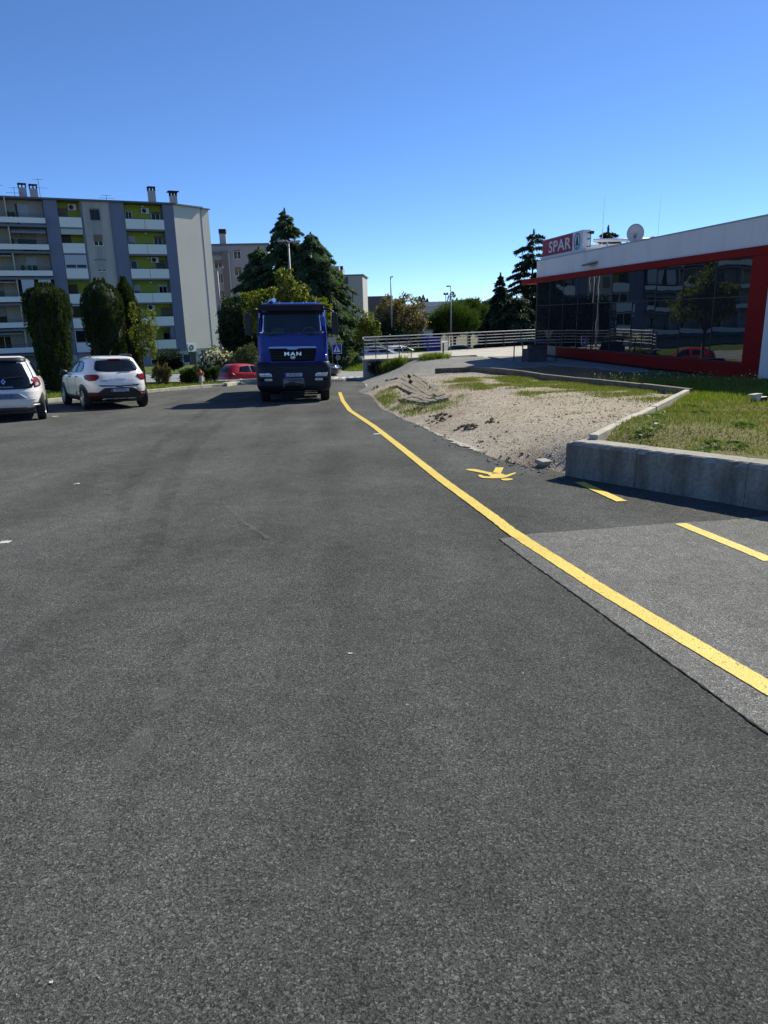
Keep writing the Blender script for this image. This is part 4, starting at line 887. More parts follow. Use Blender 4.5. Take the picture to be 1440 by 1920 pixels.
# pale industrial halls
def hall(label, px0, px1, Y, py_top, col, roofc, ratio=.35, wins=0):
    a = aty(px0, 600, Y); b2 = aty(px1, 600, Y); zt = zpx((px0 + px1) / 2, py_top, Y); W = b2[0] - a[0]
    R_ = thing('industrial_hall', label, 'industrial hall', (a[0], Y, 0), 0.03, 'pale industrial halls in the distance')
    m = MB(); m.box(0, W, 0, 20, -6, zt); m.build('wall', col, R_)
    m = MB(); m.box(-.3, W + .3, -.4, 20.4, zt, zt + (ratio * 4)); m.build('roof', roofc, R_)
    for k in range(wins):
        x = W * (k + .5) / wins; m = MB(); m.box(x - W / wins * .3, x + W / wins * .3, -.08, 0.02, zt - 2.6, zt - 1.5); f = m.build('window', M['alu'], R_)
        p = MB(); p.box(x - W / wins * .27, x + W / wins * .27, -.1, -.08, zt - 2.5, zt - 1.6); p.build('pane', M['winglass'], f)
    return R_
M['hall_white'] = pm('pale cladding', (0.50, 0.49, 0.47), 0.7); M['hall_roof'] = pm('dark hall roof', (0.09, 0.09, 0.10), 0.7); M['hall_white_roof'] = pm('white hall roof', (0.62, 0.62, 0.6), 0.6)
hall('low hall with a broad dark roof left of the russet tree', 655, 735, 190, 586, M['hall_white'], M['hall_roof'], 1.0)
hall('white hall showing between the russet tree and the round pines', 775, 830, 175, 575, M['hall_white'], M['hall_white_roof'], .12, 3)
hall('long white flat hall beyond the round pines', 795, 880, 230, 570, M['hall_white'], M['hall_white_roof'], .2, 0)
# ------------------------------------------------------------------ vehicles
NRM = Vector(_N)
def ground_rot(heading):
    """rotation of a vehicle standing on the sloping car park, its +y pointing along heading (x, y)"""
    f = Vector((heading[0], heading[1], 0)); f = (f - NRM * f.dot(NRM)).normalized(); x = f.cross(NRM).normalized()
    return Matrix((x, f, NRM)).transposed().to_euler()
class Shell:
    """smooth car body: superellipse outline at each height. levels = (z, front y, rear y, half width)"""
    def __init__(s, levels, p=6.0, q=2.6):
        s.L = np.array(levels, float); s.p = p; s.z = s.L[:, 0]
    def at(s, z):
        r = []
        for k in (1, 2, 3): r.append(float(np.interp(z, s.z, s.L[:, k])))
        return r
    def rear(s, x, z):
        yf, yr, w_ = s.at(z); yc, Lh = (yf + yr) / 2, (yf - yr) / 2; t = min(abs(x) / w_, 0.9999); return yc - Lh * (1 - t ** s.p) ** (1 / s.p)
    def front(s, x, z):
        yf, yr, w_ = s.at(z); yc, Lh = (yf + yr) / 2, (yf - yr) / 2; t = min(abs(x) / w_, 0.9999); return yc + Lh * (1 - t ** s.p) ** (1 / s.p)
    def sidex(s, y, z):
        yf, yr, w_ = s.at(z); yc, Lh = (yf + yr) / 2, (yf - yr) / 2; t = min(abs(y - yc) / Lh, 0.9999); return w_ * (1 - t ** s.p) ** (1 / s.p)
    def mesh(s, name, mat, parent, n=72, dz=0.035, solid=0, hole=None):
        zs = sorted(set(list(s.z) + [float(z) for z in np.arange(s.z[0], s.z[-1], dz)])); zs = [z for i, z in enumerate(zs) if i == 0 or z - zs[i - 1] > 0.004]
        th = [2 * PI * k / n for k in range(n)]; V = []
        for z in zs:
            yf, yr, w_ = s.at(z); yc, Lh = (yf + yr) / 2, (yf - yr) / 2
            for a in th:
                c, d = math.cos(a), math.sin(a); e = 2 / s.p; V.append((w_ * math.copysign(abs(c) ** e, c), yc + Lh * math.copysign(abs(d) ** e, d), z))
        m = MB(); Fs = []
        for i in range(len(zs) - 1):
            for k in range(n):
                q = (i * n + k, i * n + (k + 1) % n, (i + 1) * n + (k + 1) % n, (i + 1) * n + k)
                if hole and hole([sum(V[j][c] for j in q) / 4 for c in range(3)]): continue
                Fs.append(q)
        Fs.append(tuple(reversed(range(n)))); Fs.append(tuple((len(zs) - 1) * n + k for k in range(n)))
        m.add(V, Fs); o = m.build(name, mat, parent, smooth=True)
        return o
    def patch(s, name, poly, mat, parent, face='rear', off=0.006, sub=5, sgn=1, rings=5, thick=0.0):
        """a panel lying on the shell: poly in (x,z) for rear/front, (y,z) for a side"""
        P = []; n0 = len(poly)
        for i in range(n0):
            a, b = poly[i], poly[(i + 1) % n0]
            for k in range(sub): P.append((a[0] + (b[0] - a[0]) * k / sub, a[1] + (b[1] - a[1]) * k / sub))
        c = (sum(p[0] for p in P) / len(P), sum(p[1] for p in P) / len(P)); V = []; n = len(P)
        def pt(u, z, o):
            e = 0.01
            if face in ('rear', 'front'):
                fn = s.rear if face == 'rear' else s.front; sg = -1 if face == 'rear' else 1; y = fn(u, z)
                nx = -(fn(u + e, z) - fn(u - e, z)) / (2 * e); nz = -(fn(u, z + e) - fn(u, z - e)) / (2 * e)
                nv = Vector((nx, 1, nz)) * sg; nv.normalize(); return Vector((u, y, z)) + nv * o
            x = s.sidex(u, z); ny = -(s.sidex(u + e, z) - s.sidex(u - e, z)) / (2 * e); nz = -(s.sidex(u, z + e) - s.sidex(u, z - e)) / (2 * e)
            nv = Vector((1, ny, nz)).normalized(); q = Vector((x, u, z)) + nv * o; q.x *= sgn; return q
        for i in range(rings + 1):
            f = 1 - i / rings
            for p in P: V.append(pt(c[0] + (p[0] - c[0]) * f, c[1] + (p[1] - c[1]) * f, off))
        Fs = []
        for i in range(rings):
            for k in range(n): Fs.append((i * n + k, i * n + (k + 1) % n, (i + 1) * n + (k + 1) % n, (i + 1) * n + k))
        b0 = len(V)
        for p in P: V.append(pt(p[0], p[1], -0.004))
        for k in range(n): Fs.append((k, b0 + k, b0 + (k + 1) % n, (k + 1) % n))
        m = MB(); m.add(V, Fs); return m.build(name, mat, parent, smooth=False) if False else _smooth_auto(m, name, mat, parent)
def _smooth_auto(m, name, mat, parent):
    o = m.build(name, mat, parent, smooth=True); return o
def wheel(parent, x, y, r, wd, side_, rim=M['alloy'], nsp=10, rr=0.66):
    """tyre and rim on the side facing side_ (+1 = +x)"""
    Mx = Matrix.Translation((x, y, r)) @ Matrix.Rotation(PI / 2, 4, 'Y') if side_ > 0 else Matrix.Translation((x, y, r)) @ Matrix.Rotation(-PI / 2, 4, 'Y')
    m = MB(); h = wd / 2; m.lathe([(r * .62, -h), (r * .9, -h), (r * .985, -h * .8), (r, -h * .5), (r, h * .5), (r * .985, h * .8), (r * .93, h), (r * rr, h * .92), (r * rr * .98, h * .5)], 28, 0, Mx); t = m.build('wheel', M['tyre'], parent, smooth=True)
    m = MB(); m.lathe([(0.0 + .001, h * .55), (r * .62, h * .5), (r * rr, h * .9), (r * rr * .95, h * .96), (r * rr * .88, h * .7)], 28, 0, Mx)
    for k in range(nsp):
        a = 2 * PI * k / nsp; R_ = Mx @ Matrix.Rotation(a, 4, 'Z'); m.box(r * .1, r * rr * .92, -r * .045, r * .045, h * .5, h * .86, 0, R_)
    m.lathe([(r * .001, h * .9), (r * .13, h * .88), (r * .14, h * .5)], 12, 0, Mx); m.build('rim', rim, t)
    return t
def rrect(x0, x1, z0, z1, r, n=4):
    P = []
    for cx, cz, a0 in ((x1 - r, z1 - r, 0), (x0 + r, z1 - r, 90), (x0 + r, z0 + r, 180), (x1 - r, z0 + r, 270)):
        for k in range(n + 1): a = rad(a0 + 90 * k / n); P.append((cx + r * math.cos(a), cz + r * math.sin(a)))
    return P
def mir(P): return [(-x, z) for x, z in reversed(P)]
def nplate(parent, S, z0, z1, hw, txt, face='rear', x0=0.0, tilt=0.1, mat=None, y=None):
    fn = S.rear if face == 'rear' else S.front; sg = -1 if face == 'rear' else 1
    zc = (z0 + z1) / 2; yy = (y if y is not None else fn(x0, zc)) + sg * 0.014
    b = MB(); b.box(-hw, hw, -.006, .006, -(z1 - z0) / 2, (z1 - z0) / 2)
    p = b.build('number_plate', mat or M['plate'], parent, loc=(x0, yy, zc), rot=(-tilt * (-sg), 0, 0 if sg < 0 else PI), bevel=.003)
    b = MB(); b.box(-hw + .004, -hw + .05, -.009, -.0055, -(z1 - z0) / 2 + .004, (z1 - z0) / 2 - .004); b.build('blue_band', M['plate_blue'], p)
    t = text(txt, (z1 - z0) * .95, M['ink'], p, (.025, -.0085, 0), (PI / 2, 0, 0), xs=.86 * (hw * 2 - .08) / ((z1 - z0) * .95 * .62 * len(txt)), extrude=.0015)
    return p

# ---- white crossover hatchback with black lower cladding, seen from behind its left rear corner
def crossover():
    rl = gp(163, 767.5); rr_ = gp(261, 760.5); d = (rr_ - rl)[:2]; yaw = np.array([-d[1], d[0]]); yaw /= np.linalg.norm(yaw)
    yaw = np.array([-.565, .825]); c = rl + np.array([yaw[1], -yaw[0], 0]) * .80 + np.array([yaw[0], yaw[1], 0]) * 1.30
    T = thing('parked_hatchback', 'white crossover hatchback with black lower cladding and roof rails parked at the kerb', 'car', (c[0], c[1], rz(c[0], c[1])), rot=ground_rot(yaw), group='parked cars')
    S = Shell([(.23, 1.80, -1.72, .76), (.30, 1.93, -1.90, .82), (.42, 1.99, -1.985, .868), (.58, 2.01, -2.02, .885), (.72, 2.0, -2.02, .892), (.84, 1.96, -1.995, .888), (.93, 1.70, -1.965, .880), (.98, 1.30, -1.945, .868), (1.02, 1.02, -1.925, .850), (1.08, .90, -1.89, .815), (1.16, .74, -1.83, .775), (1.28, .47, -1.735, .715), (1.38, .22, -1.66, .662), (1.425, .08, -1.63, .632), (1.46, -.08, -1.57, .585), (1.49, -.25, -1.40, .47), (1.505, -.45, -1.15, .30)], 5.2)
    S.mesh('body', M['paint_white'], T)
    S.patch('rear_window', [(-.56, 1.085), (-.3, 1.065), (0, 1.06), (.3, 1.065), (.56, 1.085), (.60, 1.13), (.585, 1.2), (.54, 1.32), (.49, 1.375), (.3, 1.385), (0, 1.388), (-.3, 1.385), (-.49, 1.375), (-.54, 1.32), (-.585, 1.2), (-.60, 1.13)], M['carglass'], T)
    for sg in (-1, 1):
        S.patch('side_window', [(-1.28, 1.12), (-1.22, 1.22), (-1.08, 1.33), (-.72, 1.37), (-.62, 1.37), (-.62, 1.04), (-1.1, 1.06)], M['carglass'], T, 'side', sgn=sg)
        S.patch('side_window', [(-.54, 1.37), (-.2, 1.375), (.1, 1.34), (.50, 1.12), (.66, 1.03), (-.54, 1.035)], M['carglass'], T, 'side', sgn=sg)
        S.patch('tail_light', [(sg * .50, .93), (sg * .55, .985), (sg * .66, .995), (sg * .80, .985), (sg * .835, .95), (sg * .825, .86), (sg * .76, .815), (sg * .62, .825)], M['tail_red'], T, off=.012)
        S.patch('light_wrap', [(-1.86, .985), (-1.70, .975), (-1.66, .93), (-1.72, .86), (-1.86, .83)], M['tail_red'], T, 'side', sgn=sg, off=.012)
        S.patch('reflector', rrect(sg * .66 - .09, sg * .66 + .09, .395, .445, .015, 2), M['tail_red'], T, off=.022)
        for y in (-1.30, 1.30):
            S.patch('wheel_arch', [(y + .405 * math.cos(a), max(.235, .32 + .405 * math.sin(a))) for a in [rad(q) for q in range(-20, 201, 15)]], M['black'], T, 'side', sgn=sg, off=.018, sub=2)
            wheel(T, sg * .80, y, .325, .21, sg, nsp=10)
        S.patch('sill_cladding', [(-1.0, .25), (1.0, .25), (1.0, .37), (-1.0, .37)], M['black'], T, 'side', sgn=sg, off=.014)
        S.patch('door_handle', rrect(-.86, -.68, .905, .935, .012, 2), M['black'], T, 'side', sgn=sg, off=.025)
        S.patch('door_handle', rrect(.08, .26, .895, .925, .012, 2), M['black'], T, 'side', sgn=sg, off=.025)
        for yy in (-.58, .52): S.patch('door_gap', [(yy - .006, .40), (yy + .006, .40), (yy + .006, 1.0), (yy - .006, 1.0)], M['black'], T, 'side', sgn=sg, off=.003)
        m = MB(); m.tube([(sg * .575, -1.38, 1.47), (sg * .585, -1.25, 1.525), (sg * .60, -.9, 1.545), (sg * .60, -.2, 1.54), (sg * .585, .02, 1.505), (sg * .57, .1, 1.44)], [.014, .024, .026, .026, .024, .014], 8); m.build('roof_rail', M['black'], T, smooth=True)
        m = MB(); m.sphere((sg * .945, .62, 1.03), (.115, .07, .08), 10, 8); m.box(sg * .85 - .06, sg * .85 + .06, .6, .65, 1.0, 1.03); m.build('door_mirror', M['paint_white'] if sg > 0 else M['black'], T, smooth=True)
    S.patch('rear_bumper', [(-.83, .25), (.83, .25), (.872, .36), (.875, .50), (.62, .475), (.50, .565), (.42, .615), (0, .625), (-.42, .615), (-.50, .565), (-.62, .475), (-.875, .50), (-.872, .36)], M['black'], T, off=.012, sub=6)
    S.patch('bumper_trim', [(-.48, .30), (.48, .30), (.42, .325), (-.42, .325)], M['steel'], T, off=.02)
    for sg in (-1, 1): S.patch('side_cladding', [(-1.95, .25), (-1.62, .25), (-1.70, .5), (-1.95, .5)], M['black'], T, 'side', sgn=sg, off=.012)
    S.patch('hatch_seam', [(-.58, .70), (-.5, .655), (0, .650), (.5, .655), (.58, .70), (.575, .705), (.5, .662), (0, .657), (-.5, .662), (-.575, .705)], M['darksteel'], T, off=.003)
    S.patch('hatch_handle', rrect(-.10, .10, .635, .66, .01, 2), M['black'], T, off=.012)
    nplate(T, S, .505, .60, .25, 'PU 5697 M', tilt=.05)
    text('DACIA', .075, M['chrome'], T, (0.02, S.rear(0, .915) - .012, .915), (PI / 2 + -.06, 0, 0), xs=1.5, spacing=1.35, extrude=.004)
    text('SANDERO', .035, M['darksteel'], T, (-.42, S.rear(-.42, .82) - .010, .815), (PI / 2, 0, -.06), xs=1.3, extrude=.003)
    m = MB(); m.tube([(.05, S.rear(0, 1.07) - .02, 1.075), (.22, S.rear(.2, 1.11) - .03, 1.12), (.40, S.rear(.4, 1.10) - .03, 1.10)], .011, 6); m.build('wiper', M['black'], T)
    m = MB(); m.tube([(0, -1.18, 1.49), (0, -1.45, 1.66)], [.012, .006], 6); m.build('antenna', M['black'], T)
    S.patch('spoiler', [(-.5, 1.40), (.5, 1.40), (.46, 1.432), (-.46, 1.432)], M['paint_white'], T, off=.03)
    S.patch('brake_light', rrect(-.17, .17, 1.392, 1.405, .004, 2), M['tail_red'], T, off=.034)
    S.patch('windscreen', [(-.66, 1.05), (.66, 1.05), (.56, 1.38), (-.56, 1.38)], M['carglass'], T, 'front')
    m = MB(); m.tube([(.45, -1.9, .24), (.45, -1.4, .26)], .03, 8); m.build('exhaust', M['darksteel'], T)
    m = MB(); m.box(-.7, .7, -1.6, 1.6, .19, .26); m.build('underbody', M['black'], T)
    return T
crossover()

# ---- small white city car cut by the left edge of the picture
def citycar():
    f = np.array([-.40, .917]); rw = gp(77, 785.5); rt = np.array([f[1], -f[0]])
    c2 = rw[:2] - rt * .70 + f * 1.22
    T = thing('parked_city_car', 'small white city car with black glass tailgate, only its rear right half in view', 'car', (c2[0], c2[1], rz(*c2)), rot=ground_rot(f), group='parked cars')
    S = Shell([(.20, 1.5, -1.50, .70), (.28, 1.70, -1.66, .78), (.40, 1.76, -1.765, .815), (.55, 1.77, -1.80, .825), (.70, 1.73, -1.79, .825), (.82, 1.66, -1.75, .815), (.92, 1.4, -1.71, .80), (.98, 1.10, -1.685, .775), (1.05, .96, -1.65, .735), (1.15, .78, -1.60, .69), (1.28, .50, -1.52, .63), (1.40, .2, -1.44, .575), (1.46, 0.0, -1.38, .53), (1.50, -.15, -1.28, .46), (1.53, -.3, -1.1, .34), (1.545, -.45, -.9, .18)], 4.6)
    S.mesh('body', M['paint_white'], T)
    # glass tailgate: one black panel
    S.patch('tailgate_glass', [(-.60, .80), (-.45, .775), (0, .765), (.45, .775), (.60, .80), (.655, .90), (.66, 1.0), (.61, 1.16), (.52, 1.40), (.44, 1.43), (0, 1.445), (-.44, 1.43), (-.52, 1.40), (-.61, 1.16), (-.66, 1.0), (-.655, .90)], M['carglass'], T, off=.008)
    S.patch('roof_spoiler', [(-.50, 1.405), (0, 1.42), (.50, 1.405), (.49, 1.465), (0, 1.475), (-.49, 1.465)], M['black'], T, off=.045)
    S.patch('roof_edge', [(-.48, 1.468), (.48, 1.468), (.40, 1.50), (-.40, 1.50)], M['paint_white'], T, off=.048)
    for sg in (-1, 1):
        S.patch('tail_light', [(sg * .60, 1.02), (sg * .66, 1.045), (sg * .715, 1.02), (sg * .76, .95), (sg * .775, .86), (sg * .755, .825), (sg * .65, .80), (sg * .635, .90), (sg * .64, .95), (sg * .60, .96)], M['tail_red'], T, off=.016)
        S.patch('light_lens', [(sg * .66, .83), (sg * .72, .84), (sg * .74, .88), (sg * .71, .92), (sg * .67, .90)], M['lamp_clear'], T, off=.022)
        for y in (-1.22, 1.22):
            S.patch('wheel_arch', [(y + .36 * math.cos(a), max(.21, .30 + .36 * math.sin(a))) for a in [rad(q) for q in range(-20, 201, 15)]], M['black'], T, 'side', sgn=sg, off=.006, sub=2)
            wheel(T, sg * .735, y, .305, .20, sg)
        S.patch('side_window', [(-1.15, 1.05), (-1.05, 1.38), (.1, 1.40), (.62, 1.02)], M['carglass'], T, 'side', sgn=sg)
        S.patch('bumper_slot', rrect(sg * .66 - .08, sg * .66 + .08, .425, .445, .008, 2), M['black'], T, off=.014)
        S.patch('slot_lip', rrect(sg * .66 - .10, sg * .66 + .10, .385, .402, .008, 2), M['paint_white'], T, off=.03)
    S.patch('plate_recess', [(-.50, .545), (.50, .545), (.34, .665), (.28, .675), (-.28, .675), (-.34, .665)], pm('recess grey', (0.22, 0.24, 0.28), .5), T, off=.006)
    nplate(T, S, .55, .655, .26, 'PU 317 ZD', tilt=.05, mat=pm('plate shade blue', (0.16, 0.17, 0.28), .45))
    S.patch('bumper_crease', [(-.78, .52), (.78, .52), (.78, .535), (-.78, .535)], M['paint_white'], T, off=.016)
    S.patch('lower_valance', [(-.66, .22), (.66, .22), (.72, .34), (-.72, .34)], pm('valance grey', (0.07, 0.075, 0.08), .55), T, off=.008)
    # diamond emblem, lettering, wiper, round sticker
    y0 = S.rear(0, .935) - .014
    m = MB(); o = [(0, .075), (.052, 0), (0, -.075), (-.052, 0)]; i_ = [(0, .035), (.022, 0), (0, -.035), (-.022, 0)]
    V = [(x, 0, z) for x, z in o] + [(x, 0, z) for x, z in i_] + [(x, .012, z) for x, z in o]; m.add(V, [(k, (k + 1) % 4, 4 + (k + 1) % 4, 4 + k) for k in range(4)] + [(k, 8 + k, 8 + (k + 1) % 4, (k + 1) % 4) for k in range(4)])
    m.build('emblem', M['chrome'], T, loc=(0.0, y0, .955), rot=(-.25, 0, 0))
    text('TWINGO', .055, M['chrome'], T, (.02, S.rear(0, .825) - .012, .825), (PI / 2 - .2, 0, 0), xs=1.35, spacing=1.25, extrude=.003)
    m = MB(); m.tube([(-.02, S.rear(0, 1.03) - .03, 1.02), (.12, S.rear(.1, 1.045) - .035, 1.045), (.46, S.rear(.46, 1.06) - .03, 1.055)], [.022, .014, .008], 8); m.build('wiper', M['black'], T)
    q = MB(); ring(q, 0, 0, .065, .065, .014, -.004, .004, 20); q.add([(-.05, -.003, .0), (.05, -.003, 0), (.03, -.003, .05), (-.03, -.003, .05)], [(0, 1, 2, 3)]); q.build('round_sticker', M['sign_white'], T, loc=(-.28, S.rear(-.28, .93) - .012, .935), rot=(-.2, 0, 0))
    m = MB(); m.box(-.6, .6, -1.4, 1.4, .17, .24); m.build('underbody', M['black'], T)
    return T
citycar()

# ---- generic hatchbacks further off
def hatch(name, label, loc, heading, paint, group='parked cars', scale=1.0, rot=None):
    T = thing(name, label, 'car', loc, rot=rot or ground_rot(heading), group=group)
    S = Shell([(.20, 1.6, -1.6, .70), (.30, 1.92, -1.88, .80), (.45, 1.98, -1.96, .845), (.62, 1.98, -1.97, .855), (.78, 1.88, -1.945, .85), (.88, 1.55, -1.90, .84), (.95, 1.1, -1.87, .82), (1.05, .86, -1.80, .77), (1.2, .55, -1.68, .69), (1.36, .12, -1.5, .61), (1.43, -.15, -1.38, .54), (1.47, -.35, -1.15, .40), (1.485, -.5, -.95, .2)], 4.8)
    S.mesh('body', paint, T, n=48, dz=.06)
    S.patch('rear_window', [(-.60, .98), (.60, .98), (.62, 1.08), (.52, 1.34), (-.52, 1.34), (-.62, 1.08)], M['carglass'], T, sub=3, rings=3)
    S.patch('windscreen', [(-.68, 1.0), (.68, 1.0), (.55, 1.36), (-.55, 1.36)], M['carglass'], T, 'front', sub=3, rings=3)
    S.patch('rear_bumper', [(-.80, .24), (.80, .24), (.82, .34), (-.82, .34)], M['black'], T, off=.01, sub=3, rings=2)
    nplate(T, S, .56, .66, .25, 'PU 482 R', tilt=.05)
    for sg in (-1, 1):
        S.patch('side_window', [(-1.20, 1.03), (-1.05, 1.30), (-.55, 1.37), (-.42, 1.37), (-.42, .99)], M['carglass'], T, 'side', sgn=sg, sub=3, rings=3)
        S.patch('side_window', [(-.34, 1.37), (.02, 1.34), (.62, 1.02), (.60, .985), (-.34, .985)], M['carglass'], T, 'side', sgn=sg, sub=3, rings=3)
        S.patch('tail_light', [(sg * .62, .98), (sg * .74, .97), (sg * .80, .86), (sg * .76, .74), (sg * .63, .78)], M['tail_red'], T, off=.01, sub=3, rings=2)
        S.patch('headlight', [(sg * .45, .68), (sg * .78, .76), (sg * .80, .66), (sg * .5, .60)], M['lamp_clear'], T, 'front', off=.01, sub=3, rings=2)
        S.patch('body_strip', [(-1.0, .50), (.95, .50), (.95, .54), (-1.0, .54)], paint, T, 'side', sgn=sg, off=.018, sub=3, rings=2)
        S.patch('door_handle', rrect(-.36, -.2, .82, .85, .012, 2), paint, T, 'side', sgn=sg, off=.022, sub=2, rings=2)
        S.patch('door_gap', [(-.385, .3), (-.373, .3), (-.373, .98), (-.385, .98)], M['black'], T, 'side', sgn=sg, off=.003, sub=2, rings=1)
        for y in (-1.22, 1.28):
            S.patch('wheel_arch', [(y + .36 * math.cos(a), max(.22, .30 + .36 * math.sin(a))) for a in [rad(q) for q in range(-20, 201, 20)]], M['black'], T, 'side', sgn=sg, off=.006, sub=1, rings=2)
            wheel(T, sg * .765, y, .30, .19, sg, nsp=7)
        m = MB(); m.sphere((sg * .93, .55, 1.02), (.09, .06, .07), 8, 6); m.build('door_mirror', paint, T, smooth=True)
    m = MB(); m.box(-.6, .6, -1.5, 1.5, .17, .24); m.build('underbody', M['black'], T)
    return T
zr_ = lambda x, y, o=0: (x, y, float(zfar(x, y)) + 0.04 + o)
RC = aty(445, 715, 41.5)
RZc = float(aty(440, 684, 41.5)[2]) - 1.48
hatch('parked_hatchback', 'red hatchback parked beyond the kerb nose beside the truck', (RC[0] + .55, 42.6, RZc), (.74, .67), M['paint_red'])
WC = aty(476, 690, 55); hatch('parked_hatchback', 'white hatchback mostly hidden behind the blue truck', (WC[0] + 1.0, 55, float(aty(478, 668, 55)[2]) - 1.46), (.85, .52), M['paint_white'])
BC = aty(636, 709, 44.5); hatch('black_car', 'black car half hidden behind the truck on the street by the crossing', (BC[0] - 1.86, 44.8, float(BC[2])), (.985, -.17), M['paint_black'], group='cars on the street')

# ---- blue truck seen head-on
def truck():
    c = gp(554.5, 750.5); f = np.array([.085, -1.0]); loc = (c[0], c[1] , rz(c[0], c[1]))
    T = thing('blue_truck', 'large blue truck facing the camera with its cab in shade on the asphalt', 'truck', loc, rot=ground_rot(f)); T.scale = (.935, .96, .955)
    # local +y is the truck's front, +x its right-hand side seen from the cab... the wheels touch at y = 0
    S = Shell([(1.15, .98, -1.3, 1.165), (1.6, .985, -1.3, 1.165), (2.1, .975, -1.3, 1.155), (2.2, .965, -1.3, 1.15), (2.84, .80, -1.3, 1.11), (2.92, .78, -1.3, 1.10), (3.02, .74, -1.28, 1.085), (3.10, .66, -1.24, 1.05), (3.15, .54, -1.16, .99), (3.175, .40, -1.0, .88), (3.185, .2, -.8, .7)], 9)
    S.mesh('cab', M['truck_blue'], T, n=144, dz=.04, hole=lambda c: c[1] > .5 and abs(c[0]) < 1.0 and 2.21 < c[2] < 2.82)
    S.patch('windscreen', [(-1.06, 2.24), (-.98, 2.19), (-.6, 2.165), (0, 2.16), (.6, 2.165), (.98, 2.19), (1.06, 2.24), (1.075, 2.36), (1.045, 2.84), (0, 2.86), (-1.045, 2.84), (-1.075, 2.36)], M['truckglass'], T, 'front', off=.008, sub=4)
    for sg in (-1, 1):
        S.patch('wiper_seat', [(sg * .62, 2.10), (sg * .92, 2.15), (sg * .62, 2.165), (sg * .5, 2.15)], M['black'], T, 'front', off=.012, sub=2, rings=2)
        m = MB(); m.tube([(sg * .70, S.front(.7, 2.16) + .03, 2.14), (sg * .1 - .2, S.front(0, 2.2) + .035, 2.20)], .012, 6); m.build('wiper', M['black'], T)
    # visor: a dark curved shade over the windscreen
    m = MB(); n = 24; pr_ = [(2.84, .10), (2.90, .30), (3.06, .34), (3.10, .26), (2.95, .18)]
    for i in range(n + 1):
        x = -1.06 + 2.12 * i / n; k = 1 - (abs(x) / 1.12) ** 6
        for z, o in pr_: m.v.append((x, S.front(min(abs(x), 1.04), 2.9) * 0 + .74 + (o - .1) * (.25 + .45 * k) + .03, z))
    kk = len(pr_)
    for i in range(n):
        for j in range(kk): m.f.append((i * kk + j, i * kk + (j + 1) % kk, (i + 1) * kk + (j + 1) % kk, (i + 1) * kk + j)); m.m.append(0)
    m.f.append(tuple(range(kk))); m.m.append(0); m.f.append(tuple(n * kk + j for j in range(kk))); m.m.append(0)
    m.build('sun_visor', M['visor'], T, smooth=False)
    for k in range(5):
        x = -.78 + .39 * k; m = MB(); m.tube([(x, .72, 3.085), (x, .35, 3.19), (x, -.6, 3.20)], .02, 6); m.build('roof_bead', M['truck_blue'], T)
    m = MB(); m.tube([(.72, .35, 3.22), (.55, .62, 3.24)], [.05, .07], 10); m.build('roof_horn', M['chrome'], T)
    # grille and its bright bar, letters and lion badge
    S.patch('grille', [(.78, 1.735), (.70, 1.335), (.66, 1.32), (-.66, 1.32), (-.70, 1.335), (-.78, 1.735)], M['grille'], T, 'front', off=.012, sub=4)
    for z in (1.40, 1.47):
        S.patch('grille_bar', [(.66, z), (-.66, z), (-.66, z + .018), (.66, z + .018)], M['black'], T, 'front', off=.03, sub=3, rings=1)
    m = MB(); yb = .985
    P_ = [(-.80, 1.715), (-.76, 1.79), (.76, 1.79), (.80, 1.715), (.22, 1.715), (.12, 1.675), (-.12, 1.675), (-.22, 1.715)]
    m.add([(x, yb + .055, z) for x, z in P_] + [(x, yb - .01, z) for x, z in P_], [(0, 1, 2, 3, 4, 5, 6, 7)[::-1]] + [tuple(range(8, 16))] + [(i, (i + 1) % 8, 8 + (i + 1) % 8, 8 + i) for i in range(8)])
    m.build('grille_trim', M['truck_trim'], T, bevel=.012)
    text('MAN', .155, M['chrome'], T, (0, yb + .03, 1.545), (PI / 2, 0, PI), xs=1.45, extrude=.012, spacing=1.30, bold=.005, name='badge_letters')
    m = MB(); ringm = MB(); ring(ringm, 0, 0, .085, .045, .008, -.004, .004, 18); ringm.build('badge_ring', M['chrome'], T, loc=(0, yb + .03, 1.435))
    lion = [(-.055, -.005), (-.03, .012), (.0, .008), (.025, .022), (.05, .03), (.058, .012), (.04, .0), (.045, -.028), (.03, -.03), (.022, -.008), (-.02, -.006), (-.035, -.03), (-.05, -.03), (-.042, -.008)]
    m = MB(); m.add([(-x, .0, z) for x, z in lion], [tuple(range(len(lion)))]); m.build('badge_lion', M['chrome'], T, loc=(0, yb + .034, 1.437))
    S.patch('lower_panel', [(.80, 1.31), (.66, 1.17), (-.66, 1.17), (-.80, 1.31)], M['truck_blue'], T, 'front', off=.03, sub=4)
    for sg in (-1, 1):
        S.patch('corner_seam', [(sg * .93, 1.32), (sg * .94, 1.32), (sg * .96, 2.12), (sg * .95, 2.12)], M['ink'], T, 'front', off=.003, sub=3, rings=1)
        S.patch('marker', rrect(sg * 1.08 - .02, sg * 1.08 + .02, 1.38, 1.52, .01, 2), M['truck_trim'], T, 'front', off=.02, sub=1, rings=1)
    # bumper
    B = Shell([(.36, .86, -.6, 1.12), (.42, .98, -.62, 1.20), (.55, 1.06, -.65, 1.235), (.9, 1.08, -.66, 1.245), (1.12, 1.07, -.66, 1.235), (1.22, 1.04, -.65, 1.215), (1.30, 1.0, -.62, 1.19)], 9)
    B.mesh('bumper', M['truck_dark'], T, n=96, dz=.05)
    B.patch('bumper_lip', [(.5, 1.13), (.42, 1.08), (-.42, 1.08), (-.5, 1.13), (-.3, 1.15), (.3, 1.15)], M['black'], T, 'front', off=.012, sub=3)
